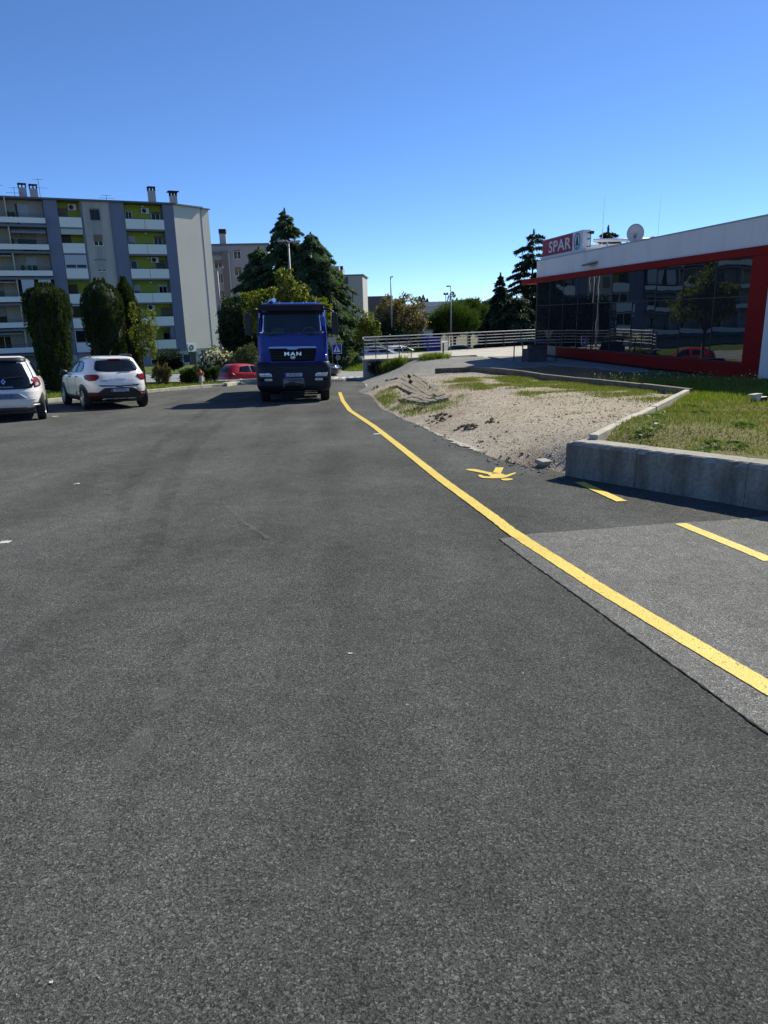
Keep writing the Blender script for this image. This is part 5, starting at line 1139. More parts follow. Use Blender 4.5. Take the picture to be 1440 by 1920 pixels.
    for sg in (-1, 1):
        h = [(sg * .70, .83), (sg * 1.10, .83), (sg * 1.12, .95), (sg * .80, .955), (sg * .72, .92)]
        B.patch('headlight', h, M['lamp_clear'], T, 'front', off=.012, sub=3)
        B.patch('lamp_divider', [(sg * .93, .835), (sg * .94, .835), (sg * .94, .95), (sg * .93, .95)], M['black'], T, 'front', off=.018, sub=2, rings=1)
        B.patch('fog_light', [(sg * .70, .70), (sg * .95, .70), (sg * .95, .775), (sg * .71, .775)], M['lamp_clear'], T, 'front', off=.012, sub=2)
        B.patch('fog_surround', [(sg * .97, .70), (sg * 1.14, .70), (sg * 1.14, .775), (sg * .97, .775)], M['grille'], T, 'front', off=.012, sub=2)
        # step well and mudguard
        m = MB(); m.box(min(sg * .72, sg * 1.2), max(sg * .72, sg * 1.2), -1.1, -.62, .35, 1.2); m.build('step_box', M['truck_dark'], T, bevel=.03)
        wheel(T, sg * 1.02, 0.0, .50, .31, sg, rim=M['steel'], nsp=0, rr=.6)
        m = MB(); nn_ = 14
        for i in range(nn_ + 1):
            a = PI * i / nn_; 
            for xx in (.80, 1.245):
                for rr2 in (.60, .63): m.v.append((sg * xx, .0 + rr2 * math.cos(a), .52 + rr2 * math.sin(a)))
        for i in range(nn_):
            q = i * 4; m.f += [(q, q + 4, q + 6, q + 2), (q + 1, q + 3, q + 7, q + 5), (q + 2, q + 6, q + 7, q + 3), (q, q + 1, q + 5, q + 4)]; m.m += [0] * 4
        m.build('mudguard', M['black'], T)
        # mirrors on their arms
        x0 = 1.30
        m = MB(); P2 = [(x0, 2.16), (x0 + .03, 2.13), (x0 + .19, 2.14), (x0 + .23, 2.20), (x0 + .21, 2.76), (x0 + .16, 2.84), (x0 + .02, 2.83)]
        m.prism([(sg * a_, b_) for a_, b_ in P2], .62, .86, 0, Matrix(((1, 0, 0, 0), (0, 0, 1, 0), (0, 1, 0, 0), (0, 0, 0, 1)))); mr = m.build('mirror_housing', M['black'], T, bevel=.03)
        m = MB(); m.box(min(sg * (x0 + .03), sg * (x0 + .19)), max(sg * (x0 + .03), sg * (x0 + .19)), .612, .619, 2.2, 2.76); m.build('mirror_glass', M['carglass'], mr)
        m = MB(); m.tube([(sg * 1.07, .62, 2.95), (sg * 1.2, .70, 2.95), (sg * 1.36, .74, 2.86), (sg * 1.40, .74, 2.7)], .032, 8); m.build('mirror_arm', M['black'], T, smooth=True)
        m = MB(); m.tube([(sg * 1.12, .62, 2.16), (sg * 1.36, .72, 2.20)], .022, 8); m.build('mirror_arm', M['black'], T)
        S.patch('side_window', [(-.6, 2.1), (.55, 2.05), (.50, 2.75), (-.6, 2.78)], M['carglass'], T, 'side', sgn=sg, off=.01, sub=3)
        m = MB(); m.box(min(sg * 1.15, sg * 1.19), max(sg * 1.15, sg * 1.19), -.1, .25, 1.72, 1.76); m.build('door_handle', M['truck_trim'], T)
    nplate(T, B, .835, .945, .29, 'PU 132 LL', 'front', tilt=0)
    B.patch('step_recess', [(.33, .50), (.33, .74), (.30, .775), (-.30, .775), (-.33, .74), (-.33, .50)], M['black'], T, 'front', off=.010, sub=3)
    B.patch('step_frame', [(.345, .50), (.345, .755), (.30, .795), (-.30, .795), (-.345, .755), (-.345, .50), (-.325, .50), (-.325, .745), (-.295, .775), (.295, .775), (.325, .745), (.325, .50)], M['steelgrey'], T, 'front', off=.016, sub=2, rings=1)
    # inside of the cab: seats, steering wheel, dashboard, a green vest hung over the passenger seat
    for sg in (-1, 1):
        m = MB(); m.box(sg * .55 - .26, sg * .55 + .26, -.75, -.58, 1.5, 2.45); m.box(sg * .55 - .14, sg * .55 + .14, -.74, -.62, 2.47, 2.68); m.box(sg * .55 - .26, sg * .55 + .26, -.6, -.05, 1.5, 1.66); m.build('seat', M['seat'], T, bevel=.04)
    m = MB(); m.box(.33, .77, -.575, -.55, 2.0, 2.42); m.build('hanging_vest', M['vest'], T, bevel=.01)
    m = MB(); nn2 = 20; Rm = Matrix.Translation((-.55, .22, 2.20)) @ Matrix.Rotation(rad(-62), 4, 'X'); m.tube([tuple(Rm @ Vector((.23 * math.cos(2 * PI * k / nn2), .23 * math.sin(2 * PI * k / nn2), 0))) for k in range(nn2 + 1)], .018, 6); m.tube([tuple(Rm @ Vector((-.22, 0, 0))), tuple(Rm @ Vector((.22, 0, 0)))], .02, 6); m.build('steering_wheel', M['wheelgrey'], T)
    m = MB(); m.box(-1.05, 1.05, .35, .78, 1.7, 2.10); m.build('dashboard', M['black'], T, bevel=.04)
    m = MB(); m.box(-.28, .02, .50, .70, 2.10, 2.13); m.build('papers', M['paperw'], T)
    m = MB(); m.box(-1.02, 1.02, -1.22, -1.2, 1.3, 2.95); m.build('cab_lining', M['lining'], T)
    # chassis, axles, tanks and the low tipper body behind the cab
    m = MB(); m.box(-.45, .45, -6.4, .5, .62, .9); m.build('chassis', M['black'], T)
    m = MB(); m.tube([(-.95, 0, .5), (.95, 0, .5)], .1, 10); m.tube([(-.9, -3.9, .5), (.9, -3.9, .5)], .12, 10); m.tube([(-.9, -5.25, .5), (.9, -5.25, .5)], .12, 10); m.build('axle', M['black'], T)
    for sg in (-1, 1):
        for y in (-3.9, -5.25): wheel(T, sg * .98, y, .50, .5, sg, rim=M['steel'], nsp=0, rr=.6)
    m = MB(); m.tube([(-.98, -2.9, .72), (-.98, -1.5, .72)], .30, 16); m.build('fuel_tank', M['steel'], T, smooth=False)
    m = MB(); m.box(-1.2, -.7, -2.9, -1.5, .5, 1.0); m.build('side_box', M['truck_dark'], T, bevel=.04)
    m = MB(); m.box(-1.18, 1.18, -6.8, -1.6, 1.05, 1.2); m.box(-1.2, -1.12, -6.8, -1.6, 1.2, 2.2); m.box(1.12, 1.2, -6.8, -1.6, 1.2, 2.2); m.box(-1.12, 1.12, -1.7, -1.6, 1.2, 2.5); m.box(-1.12, 1.12, -6.8, -6.7, 1.2, 2.2); m.build('tipper_body', M['truck_blue'], T)
    m = MB(); m.box(-1.0, 1.0, -1.25, .55, .95, 1.2); m.build('cab_floor', M['black'], T)
    return T
M['visor'] = pm('smoked visor', (0.008, 0.007, 0.022), 0.35, None, coat=.2, spec=.2)
M['grille'] = pm('grille black', (0.005, 0.005, 0.006), 0.55, spec=.2)
M['truck_trim'] = pm('truck bright blue trim', (0.16, 0.25, 0.50), 0.22, None, metal=.5, coat=1)
M['steelgrey'] = pm('grey step frame', (0.22, 0.22, 0.24), 0.5)
def seeglass():
    m, t, out = _nodes('truck glass'); tr = N(t, 'ShaderNodeBsdfTransparent'); tr.inputs[0].default_value = (.62, .72, .76, 1); gl = N(t, 'ShaderNodeBsdfGlossy', i_Roughness=0.03); fr_ = N(t, 'ShaderNodeFresnel', i_IOR=1.6); mx = N(t, 'ShaderNodeMixShader')
    ma = N(t, 'ShaderNodeMath', operation='ADD'); L(t, fr_.outputs[0], ma.inputs[0]); ma.inputs[1].default_value = .03; L(t, ma.outputs[0], mx.inputs[0]); L(t, tr.outputs[0], mx.inputs[1]); L(t, gl.outputs[0], mx.inputs[2]); L(t, mx.outputs[0], out.inputs[0]); return m
M['truckglass'] = seeglass()
M['seat'] = pm('seat cloth', (.035, .04, .05), .9); M['vest'] = pm('green vest', (.10, .32, .16), .8); M['wheelgrey'] = pm('steering wheel grey', (.28, .29, .30), .4); M['paperw'] = pm('papers', (.6, .6, .6), .8); M['lining'] = pm('cab lining', (.10, .12, .15), .9)
truck()

# ---- things on the lower car park beyond the terrace
def box_van(label, px, pyt, Y, wd, ht, ln, body, cab, heading):
    p = aty(px, pyt, Y); z = float(p[2]) - ht; T = thing('box_van', label, 'van', (p[0], Y, z), math.atan2(-heading[0], heading[1]), 'vehicles beyond the terrace')
    m = MB(); m.box(-wd / 2, wd / 2, -ln, 0, .5, ht); m.build('cargo_box', body, T, bevel=.04)
    m = MB(); m.prism([(-.02, .45), (1.5, .45), (1.55, 1.0), (1.15, 1.25), (.75, 1.95), (-.02, 2.0)], -wd / 2 + .1, wd / 2 - .1, 0, Matrix(((0, 0, 1, 0), (1, 0, 0, 0), (0, 1, 0, 0), (0, 0, 0, 1)))); m.build('cab', cab, T, bevel=.06)
    m = MB(); m.add([(-wd / 2 + .2, 1.19, 1.24), (wd / 2 - .2, 1.19, 1.24), (wd / 2 - .3, .83, 1.88), (-wd / 2 + .3, .83, 1.88)], [(0, 1, 2, 3)]); m.build('windscreen', M['carglass'], T)
    for sg in (-1, 1):
        for y in (-ln + .9, .7): wheel(T, sg * (wd / 2 - .18), y, .38, .22, sg, nsp=5)
    return T
box_van('blue box van standing on the lower ground beyond the terrace railing', 800, 631, 62, 1.25, 2.3, 3.0, M['truck_blue'], M['paint_white'], (-.12, 1))
box_van('white box van beside the blue one beyond the terrace railing', 829, 639, 66, 1.5, 2.2, 3.0, M['paint_white'], M['paint_white'], (.5, .9))
for k, (px, pyt, Y, col, hd, lb) in enumerate(((716, 648, 58, M['paint_silver'], (1, .1), 'silver car seen through the short railing at the terrace end'), (757, 647, 60, M['paint_white'], (.9, .3), 'white car parked left of the blue box van'), (872, 646, 66, M['paint_black'], (1, .05), 'dark car parked under the round pines'), (935, 644, 72, M['truck_blue'], (.9, -.3), 'blue car far along the railing near the shop corner'), (965, 640, 74, M['paint_silver'], (.8, -.3), 'pale car parked nearest the shop corner beyond the railing'))):
    p = aty(px, pyt, Y); hatch('parked_hatchback', lb, (p[0], Y, float(p[2]) - 1.47), hd, col, 'vehicles beyond the terrace', rot=(0, 0, math.atan2(-hd[0], hd[1])))
# ------------------------------------------------------------------ vegetation
def rnd_unit(r, n): v = r.normal(size=(n, 3)); return v / np.linalg.norm(v, axis=1)[:, None]
def quads(P, U, W):
    """leaf quads: centres P, half-length vectors U, half-width vectors W; pointed tips"""
    n = len(P); V = np.empty((n, 4, 3)); V[:, 0] = P - U; V[:, 1] = P + W; V[:, 2] = P + U; V[:, 3] = P - W
    return V.reshape(-1, 3), np.arange(4 * n).reshape(n, 4)
def leafset(r, P, ln, wd, axis=None, spread=1.0, up=None):
    n = len(P); A = rnd_unit(r, n)
    if axis is not None: A = axis + spread * A; A /= np.linalg.norm(A, axis=1)[:, None]
    B = np.cross(A, rnd_unit(r, n)); B /= np.linalg.norm(B, axis=1)[:, None] + 1e-9
    s = r.uniform(.7, 1.3, n)[:, None]; return quads(P, A * ln * s / 2, B * wd * s / 2)
def cat(parts):
    Vs, Fs, o = [], [], 0
    for v, f in parts: Vs.append(v); Fs.append(f + o); o += len(v)
    return np.concatenate(Vs), np.concatenate(Fs)
LM = {}
LM['cedar'] = leafm('blue green needles', (0.055, 0.100, 0.052), (0.135, 0.190, 0.095), .46)
LM['cedar_dark'] = leafm('dark needles', (0.022, 0.042, 0.022), (0.055, 0.085, 0.040), .3)
LM['cypress'] = leafm('cypress scales', (0.012, 0.026, 0.007), (0.056, 0.086, 0.016), .38)
LM['walnut'] = leafm('yellowing leaves', (0.085, 0.125, 0.016), (0.23, 0.25, 0.030), .42, (0.30, 0.24, 0.05))
LM['green'] = leafm('mid green leaves', (0.035, 0.065, 0.014), (0.085, 0.125, 0.028), .35)
LM['deep'] = leafm('deep green leaves', (0.014, 0.030, 0.010), (0.035, 0.058, 0.018), .25)
LM['pine'] = leafm('round pine needles', (0.060, 0.105, 0.018), (0.125, 0.18, 0.034), .25)
LM['russet'] = leafm('russet leaves', (0.12, 0.115, 0.035), (0.26, 0.19, 0.085), .4, (0.34, 0.25, 0.15))
LM['yellowgreen'] = leafm('yellow green leaves', (0.12, 0.15, 0.02), (0.24, 0.25, 0.035), .4)
LM['oleander'] = leafm('oleander leaves', (0.065, 0.085, 0.028), (0.15, 0.165, 0.06), .3)
LM['dry'] = leafm('dry shrub leaves', (0.11, 0.105, 0.04), (0.22, 0.185, 0.075), .3, (0.25, 0.16, 0.10))
LM['flower'] = leafm('white petals', (0.62, 0.58, 0.42), (0.74, 0.70, 0.55), .3)
LM['grass'] = leafm('grass blades', (0.105, 0.135, 0.018), (0.22, 0.245, 0.042), .45, (0.32, 0.27, 0.10))
LM['grass_dry'] = leafm('straw grass', (0.14, 0.155, 0.035), (0.30, 0.27, 0.10), .35, (0.42, 0.35, 0.17))
LM['grass_bright'] = leafm('lush grass', (0.13, 0.18, 0.02), (0.27, 0.31, 0.05), .45)
LM['weed'] = leafm('broad weed leaves', (0.08, 0.15, 0.02), (0.14, 0.22, 0.04), .35)

def trunk(parent, h, r0, r1, lean=(0, 0), limbs=(), name='trunk', segs=6):
    m = MB(); pts = [(lean[0] * (t ** 1.5) + .03 * math.sin(5 * t), lean[1] * t, h * t) for t in [i / segs for i in range(segs + 1)]]
    m.tube(pts, [r0 * 1.35] + [r0 + (r1 - r0) * i / segs for i in range(1, segs + 1)], 9)
    for a, b, ra in limbs:
        mid = tuple((a[i] + b[i]) / 2 + (0.12 if i == 2 else 0) for i in range(3)); m.tube([a, mid, b], [ra, ra * .75, ra * .35], 6)
    return m.build(name, M['bark'], parent, smooth=True)

def cedar(label, x, y, z0, h, R, seed, mat, name='cedar_tree', group='cedars', base=0.06, droop=.28, tiers=None, dens=1.0, pw=.85, trunk_r=None, gap=.0, tip=.06):
    r = np.random.default_rng(seed); T = thing(name, label, 'tree', (x, y, z0), group=group)
    limbs = []; parts = []; tiers = tiers or int(h * 2.1)
    for i in range(tiers):
        t = base + (1 - base) * (i + r.uniform(-.3, .3)) / tiers; t = min(max(t, base), .985); z = h * t
        Lm = R * ((1 - t) ** pw + tip) * r.uniform(.72, 1.15); nb = max(4, int(9 * (1 - t) + 4)); a0 = r.uniform(0, 2 * PI)
        for k in range(nb):
            a = a0 + 2 * PI * k / nb + r.uniform(-.25, .25); Lb = Lm * r.uniform(.6, 1.15)
            if r.random() < gap: continue
            d = np.array([math.cos(a), math.sin(a), 0]); q = np.array([-d[1], d[0], 0]); dr = droop * r.uniform(.5, 1.4)
            end = d * Lb + np.array([0, 0, z - dr * Lb]); st = np.array([0, 0, z])
            if Lb > R * .22: limbs.append((tuple(st), tuple(end * .9 + st * .1), .012 * h * (Lb / R) ** .8 * .35 + .01))
            nn = int((Lb * 95 + 22) * dens); s = r.uniform(.08, 1, nn) ** .75; wid = .34 * Lb * (1 - .72 * s) * (s ** .35) + .07
            lat = r.normal(0, .5, nn) * wid; hang = -np.abs(r.normal(0, .10, nn)) * (1 + 1.2 * np.abs(lat))
            P = st[None] + np.outer(s, d * Lb) + np.outer(lat, q); P[:, 2] += -dr * Lb * s ** 1.3 + .09 * Lb * np.sin(s * PI) + hang
            ax = np.outer(np.ones(nn), d * .8) + np.outer(np.sign(lat) * .7, q) + np.array([0, 0, -.55]); ax /= np.linalg.norm(ax, axis=1)[:, None]
            parts.append(leafset(r, P, .24 + .016 * h, .060 + .003 * h, ax, .55))
    # leader
    n = int(140 * dens); s = r.uniform(.93, 1.0, n); P = np.stack([r.normal(0, .06, n) * (1.02 - s) * h, r.normal(0, .06, n) * (1.02 - s) * h, s * h], 1); parts.append(leafset(r, P, .25, .05, np.array([[0, 0, 1.]]), .8))
    limbs = sorted(limbs, key=lambda l: -l[2])[:90]
    trunk(T, h * .97, trunk_r or .02 * h, .015, limbs=limbs)
    V, Fq = cat(parts); mesh_np('crown', V, Fq, mat, T); return T

def broadleaf(label, x, y, z0, lobes, seed, mat, n=9000, ln=.16, wd=.09, name='broadleaf_tree', cat_='tree', group='garden trees', trunk_h=None, trunk_r=.14, hang=.25, fill=.35, stems=0):
    """lobes: (dx, dy, z, rx, ry, rz)"""
    r = np.random.default_rng(seed); T = thing(name, label, cat_, (x, y, z0), group=group); LB = np.array(lobes, float); vol = (LB[:, 3] * LB[:, 4] + LB[:, 3] * LB[:, 5]); vol /= vol.sum(); parts = []
    for lb, v in zip(LB, vol):
        k = int(n * v); u = rnd_unit(r, k); ncl = max(6, k // (55 if hang > -.3 else 130)); cl = rnd_unit(r, ncl) * r.uniform(.78, 1.08, ncl)[:, None]; ci = r.integers(0, ncl, k)
        rad_ = np.where(r.random(k) < fill, r.uniform(.2, .9, k) ** .6, 0)[:, None]
        p = np.where(rad_ > 0, u * rad_, cl[ci] + r.normal(0, .13, (k, 3))); P = lb[:3] + p * lb[3:6]
        ax = (p / (np.linalg.norm(p, axis=1)[:, None] + 1e-6)) * .7 + np.array([0, 0, -hang]); parts.append(leafset(r, P, ln, wd, ax, .9 if hang > -.3 else .45))
    V, Fq = cat(parts); V[:, 2] = np.maximum(V[:, 2], 0.01); mesh_np('crown', V, Fq, mat, T)
    if stems:
        m = MB()
        for k in range(stems):
            a = r.uniform(0, 2 * PI); lb = LB[r.integers(0, len(LB))]; e = lb[:3] + rnd_unit(r, 1)[0] * lb[3:6] * .7
            m.tube([(.06 * math.cos(a), .06 * math.sin(a), -.1), (e[0] * .4, e[1] * .4, e[2] * .55), tuple(e)], [.022, .016, .006], 5)
        m.build('stems', M['bark'], T)
    else:
        h = trunk_h or float(LB[:, 2].mean()); limbs = [((0, 0, h * .55), tuple(lb[:3]), trunk_r * .45) for lb in LB[:8]]; trunk(T, h, trunk_r, trunk_r * .4, limbs=limbs)
    return T

def cypress(label, x, y, z0, h, prof, seed, mat, plumes=120, name='columnar_cypress'):
    """prof(t) gives the radius; the crown is a bundle of upright plumes round a dark solid heart"""
    r = np.random.default_rng(seed); T = thing(name, label, 'tree', (x, y, z0), group='columnar cypresses'); parts = []
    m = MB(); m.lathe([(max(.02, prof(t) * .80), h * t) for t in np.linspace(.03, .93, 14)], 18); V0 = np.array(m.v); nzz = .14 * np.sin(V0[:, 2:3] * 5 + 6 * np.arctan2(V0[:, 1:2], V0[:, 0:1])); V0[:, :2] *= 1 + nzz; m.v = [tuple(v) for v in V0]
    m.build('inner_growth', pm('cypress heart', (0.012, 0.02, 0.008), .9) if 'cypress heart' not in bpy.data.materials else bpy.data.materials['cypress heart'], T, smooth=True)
    for k in range(plumes):
        t = r.uniform(.0, .9) ** .85; a = r.uniform(0, 2 * PI); R_ = prof(min(.99, t + .05)) * r.uniform(.84, 1.02); Lp = r.uniform(.45, .95) * min(1, h / 4) + .1; Lp = min(Lp, h * 1.03 - h * t); rp = r.uniform(.07, .13)
        n = int(230 * Lp); s = r.uniform(0, 1, n); q = np.sin(PI * np.clip(s * .9 + .1, 0, 1)) ** .7 * rp; u = rnd_unit(r, n); c = np.array([math.cos(a), math.sin(a)])
        zt = h * t + s * Lp; Rz = np.array([prof(min(.99, max(0.02, z / h))) for z in zt]); lean = np.minimum(R_, Rz)
        P = np.stack([c[0] * lean + u[:, 0] * q, c[1] * lean + u[:, 1] * q, zt], 1); ax = np.stack([u[:, 0] * .5, u[:, 1] * .5, np.full(n, 1.1)], 1)
        parts.append(leafset(r, P, .085, .030, ax, .5))
    V, Fq = cat(parts); mesh_np('crown', V, Fq, mat, T); m = MB(); m.tube([(0, 0, -.2), (0, 0, h * .3)], [.12, .09], 8); m.build('trunk', M['bark'], T); return T

# three columnar cypresses behind the parked cars
g = lambda px, py: gp(px, py)
c1 = g(88, 744); prof1 = lambda t: float(np.interp(t, [0, .05, .25, .5, .68, .82, .92, .975, 1.0], [.46, .54, .60, .71, .80, .80, .70, .50, .12]))
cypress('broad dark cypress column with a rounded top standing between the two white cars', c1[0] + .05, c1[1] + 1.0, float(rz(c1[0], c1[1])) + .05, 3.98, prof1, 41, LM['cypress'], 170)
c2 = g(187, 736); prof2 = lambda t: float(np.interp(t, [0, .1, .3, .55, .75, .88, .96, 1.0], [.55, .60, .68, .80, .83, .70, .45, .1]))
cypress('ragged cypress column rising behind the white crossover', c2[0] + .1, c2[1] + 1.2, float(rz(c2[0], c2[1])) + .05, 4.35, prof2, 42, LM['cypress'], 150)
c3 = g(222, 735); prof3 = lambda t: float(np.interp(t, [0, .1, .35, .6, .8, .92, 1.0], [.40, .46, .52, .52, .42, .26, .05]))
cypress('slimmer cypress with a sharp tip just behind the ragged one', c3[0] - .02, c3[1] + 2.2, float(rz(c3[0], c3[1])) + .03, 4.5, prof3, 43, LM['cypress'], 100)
s_ = c3[:2] + np.array([.75, 1.2])
broadleaf('thin yellow green sapling leaning out beside the slim cypress', s_[0], s_[1], float(rz(*s_)), [(.1, 0, 2.2, .55, .4, .7), (.45, 0, 2.9, .35, .3, .5), (-.15, 0, 3.2, .25, .25, .5), (.35, 0, 1.7, .35, .3, .4)], 44, LM['yellowgreen'], 2600, .10, .05, name='sapling', trunk_h=2.6, trunk_r=.035)
b1 = g(135, 742); broadleaf('small yellowing bush between the first cypress and the crossover', b1[0] - .05, b1[1] + 4.5, float(rz(b1[0], b1[1] + 4.5)), [(0, 0, 1.2, .75, .5, .9), (.3, 0, 1.9, .4, .4, .5)], 45, LM['yellowgreen'], 2600, .10, .05, name='bush', cat_='bush', stems=6, group='bushes on the verge')
b2 = g(72, 750); broadleaf('low dry bush behind the small white city car', b2[0] - .95, b2[1] + 2.0, float(zverge(b2[0] - .95, b2[1] + 2.0)), [(0, 0, .40, .26, .3, .42)], 46, LM['dry'], 900, .09, .04, name='bush', cat_='bush', stems=5, group='bushes on the verge')

# cedars behind the truck
def at_px(px, Y): return float(aty(px, 600, Y)[0])
def zpy(px, py, Y): return float(aty(px, py, Y)[2])
Y0 = 60.0; zb0 = -3.0
def cedar_px(label, px, py, Y, Rpx, seed, mat, **k):
    z1 = zpy(px, py, Y); zz = k.pop('z0', float(zfar(at_px(px, Y), Y))); cedar(label, at_px(px, Y), Y, zz, z1 - zz, Rpx * Y / FPX, seed, mat, **k)
cedar_px('tallest blue green cedar with a nodding tip behind the truck', 545, 391, 63, 125, 51, LM['cedar'], dens=1.7, tiers=40, pw=.92, droop=.34, gap=.15, z0=zpy(545, 672, 63))
cedar_px('broad cedar on the truck\'s sunny side sweeping its boughs to the ground', 590, 436, 62, 125, 52, LM['cedar'], dens=1.8, pw=.66, tiers=40, droop=.34, z0=zpy(590, 668, 62))
cedar_px('shorter cedar in front of the grey apartment block', 494, 462, 64, 98, 53, LM['cedar'], dens=1.7, pw=.72, tiers=36, droop=.32, z0=zpy(494, 675, 64))
cedar_px('low sparse young cedar by the street at the end of the bank', 652, 572, 68, 58, 54, LM['cedar'], dens=1.4, pw=.5, droop=.1, z0=zpy(652, 662, 68))
# dark thicket and walnut
def px_lobes(cx, cy, Y, L): # lobes given in pixels (px, py, rx, rz) relative depth
    x0 = at_px(cx, Y); out = []
    for (px, py, rx, rz_, dy) in L:
        p = aty(px, py, Y); out.append((float(p[0]) - x0, dy, float(p[2]), rx * Y / FPX, rx * Y / FPX * .8, rz_ * Y / FPX))
    return x0, out
def tree_px(label, cx, Y, L, seed, mat, n, ln, wd, **k):
    x0, lb = px_lobes(cx, 600, Y, L); z0 = k.pop('z0', float(zfar(x0, Y))); lb = [(a, b, c - z0, d, e, f) for a, b, c, d, e, f in lb]; return broadleaf(label, x0, Y, z0, lb, seed, mat, n, ln, wd, **k)
tree_px('dense dark thicket tree beside the lamp post behind the red car', 452, 57, [(440, 590, 26, 22, 0), (470, 600, 26, 30, 1), (432, 625, 22, 26, 0), (460, 640, 34, 26, 0), (500, 630, 30, 40, 0)], 61, LM['deep'], 14000, .20, .11, trunk_r=.2, fill=.5)
tree_px('mid green tree leaning against the end of the slate apartment block', 432, 66, [(428, 585, 16, 22, 0), (445, 575, 18, 18, 0), (425, 620, 14, 24, 0)], 62, LM['green'], 5500, .22, .12, trunk_r=.16)
tree_px('yellow green walnut tree with drooping leaves peeping over the truck cab', 535, 38, [(535, 535, 18, 30, 0), (520, 560, 26, 20, .4), (480, 563, 26, 18, 0), (466, 585, 18, 22, .3), (556, 550, 22, 26, .2), (590, 572, 26, 14, 0), (610, 588, 14, 14, 0), (545, 590, 50, 30, .8), (500, 600, 40, 30, .8)], 63, LM['walnut'], 11000, .20, .085, trunk_r=.13, hang=.7, fill=.3)
tree_px('small yellow green tree in the dip left of the russet tree', 690, 58, [(690, 605, 15, 22, 0), (680, 625, 16, 18, 0), (703, 620, 12, 16, 0)], 64, LM['yellowgreen'], 3200, .20, .10, trunk_r=.1)
tree_px('dark bushy tree in the dip below the cream block', 720, 64, [(715, 625, 24, 22, 0), (745, 632, 26, 18, 0), (700, 640, 20, 14, 0), (775, 636, 22, 16, 0)], 65, LM['deep'], 6500, .2, .1, trunk_r=.15, fill=.5)
tree_px('wide russet brown tree with thinning leaves beyond the terrace', 752, 66, [(735, 580, 26, 22, 0), (765, 572, 28, 18, 1), (752, 600, 40, 28, 0), (781, 596, 16, 26, 0), (718, 605, 18, 24, 0), (735, 620, 30, 18, 0), (770, 618, 20, 18, 0)], 66, LM['russet'], 9500, .21, .11, trunk_r=.22, fill=.25)
tree_px('rounded green umbrella pine nearer the terrace with a clipped dome', 852, 70, [(852, 598, 41, 25, 0), (845, 608, 40, 14, 0), (875, 606, 20, 16, 0)], 67, LM['pine'], 34000, .26, .05, trunk_r=.2, hang=-.5, fill=.15, name='umbrella_pine', group='umbrella pines')
tree_px('taller umbrella pine rising behind the clipped one', 880, 78, [(872, 582, 30, 18, 0), (893, 590, 26, 24, 0), (900, 610, 18, 20, 0)], 68, LM['pine'], 20000, .28, .055, trunk_r=.2, hang=-.5, fill=.2, name='umbrella_pine', group='umbrella pines')
tree_px('small dark round shrub tree between russet tree and pines', 822, 68, [(823, 618, 8, 12, 0), (820, 628, 8, 9, 0)], 69, LM['deep'], 2200, .16, .08, trunk_r=.08)
# dark cedars by the shop
cedar_px('tall dark cedar with separated tiers rising left of the rooftop sign', 996, 431, 62, 82, 71, LM['cedar_dark'], dens=1.25, pw=.5, gap=.15, droop=.16, tiers=21)
cedar_px('narrow dark conifer with a crooked tip left of the shop', 937, 512, 66, 62, 72, LM['cedar_dark'], dens=1.6, pw=.8, tip=.02, tiers=26)
cedar_px('low dark spreading cedar touching the glass corner of the shop', 968, 556, 58, 76, 73, LM['cedar_dark'], dens=1.9, pw=.36, droop=.2, tiers=22)
cedar_px('cedar whose drooping tip shows above the roof behind the shop sign', 1131, 424, 58, 95, 74, LM['cedar_dark'], dens=1.3, pw=.6, gap=.1, droop=.25)
cedar_px('dark cedar filling the gap behind the shop glass corner', 1020, 520, 70, 80, 75, LM['cedar_dark'], dens=1.4, pw=.5)

# bushes on the verge and by the block
def bush_px(label, px, pyb, L, Y, seed, mat, n, ln, wd, **k):
    x0 = at_px(px, Y); zz = zpy(px, pyb, Y); lb = []
    for (qx, qy, rx, rz_) in L:
        p = aty(qx, qy, Y); lb.append((float(p[0]) - x0, 0, float(p[2]) - zz, rx * Y / FPX, rx * Y / FPX * .8, rz_ * Y / FPX))
    return broadleaf(label, x0, Y, zz, lb, seed, mat, n, ln, wd, name=k.pop('name', 'bush'), cat_='bush', group=k.pop('group', 'bushes on the verge'), **k)
bush_px('clipped round dark green bush in front of the apartment block', 317, 694, [(318, 674, 26, 19), (308, 680, 18, 14), (328, 682, 14, 12)], 62, 81, LM['deep'], 9000, .12, .06, stems=5, fill=.5)
bush_px('tall oleander bush covered in white flowers before the shop sign', 408, 706, [(402, 668, 24, 18), (385, 685, 18, 14), (425, 675, 22, 14), (400, 690, 26, 12)], 54, 82, LM['oleander'], 9000, .16, .04, stems=14, fill=.4)
x0 = at_px(405, 53.7); fr = np.random.default_rng(83); fl = []
for (qx, qy, sx, sy, n_) in ((402, 660, 16, 10, 60), (412, 672, 20, 12, 70), (392, 678, 14, 10, 26), (430, 668, 14, 8, 26)):
    for k in range(n_):
        p = aty(qx + fr.normal(0, sx * .55), qy + fr.normal(0, sy * .6), 53.1 + fr.uniform(-.2, .5)); fl.append(p)
FV, FF = leafset(fr, np.array(fl), .20, .18)
of = mesh_np('flowers', FV, FF, LM['flower']); par = [o for o in bpy.data.objects if o.get('label', '').startswith('tall oleander')][0]; of.parent = par; of.location = -Vector(par.location)
bush_px('olive green oleander hedge bush between the white one and the truck', 462, 700, [(455, 668, 18, 14), (470, 664, 14, 18), (445, 682, 16, 14), (475, 680, 16, 16)], 53, 84, LM['oleander'], 7000, .16, .04, stems=10, fill=.4)
bush_px('dry brownish twiggy shrub on the verge nearest the crossover', 303, 725, [(303, 703, 17, 15), (295, 695, 10, 12), (312, 697, 9, 14)], 33, 85, LM['dry'], 3200, .12, .032, stems=16, fill=.6, hang=-.6)
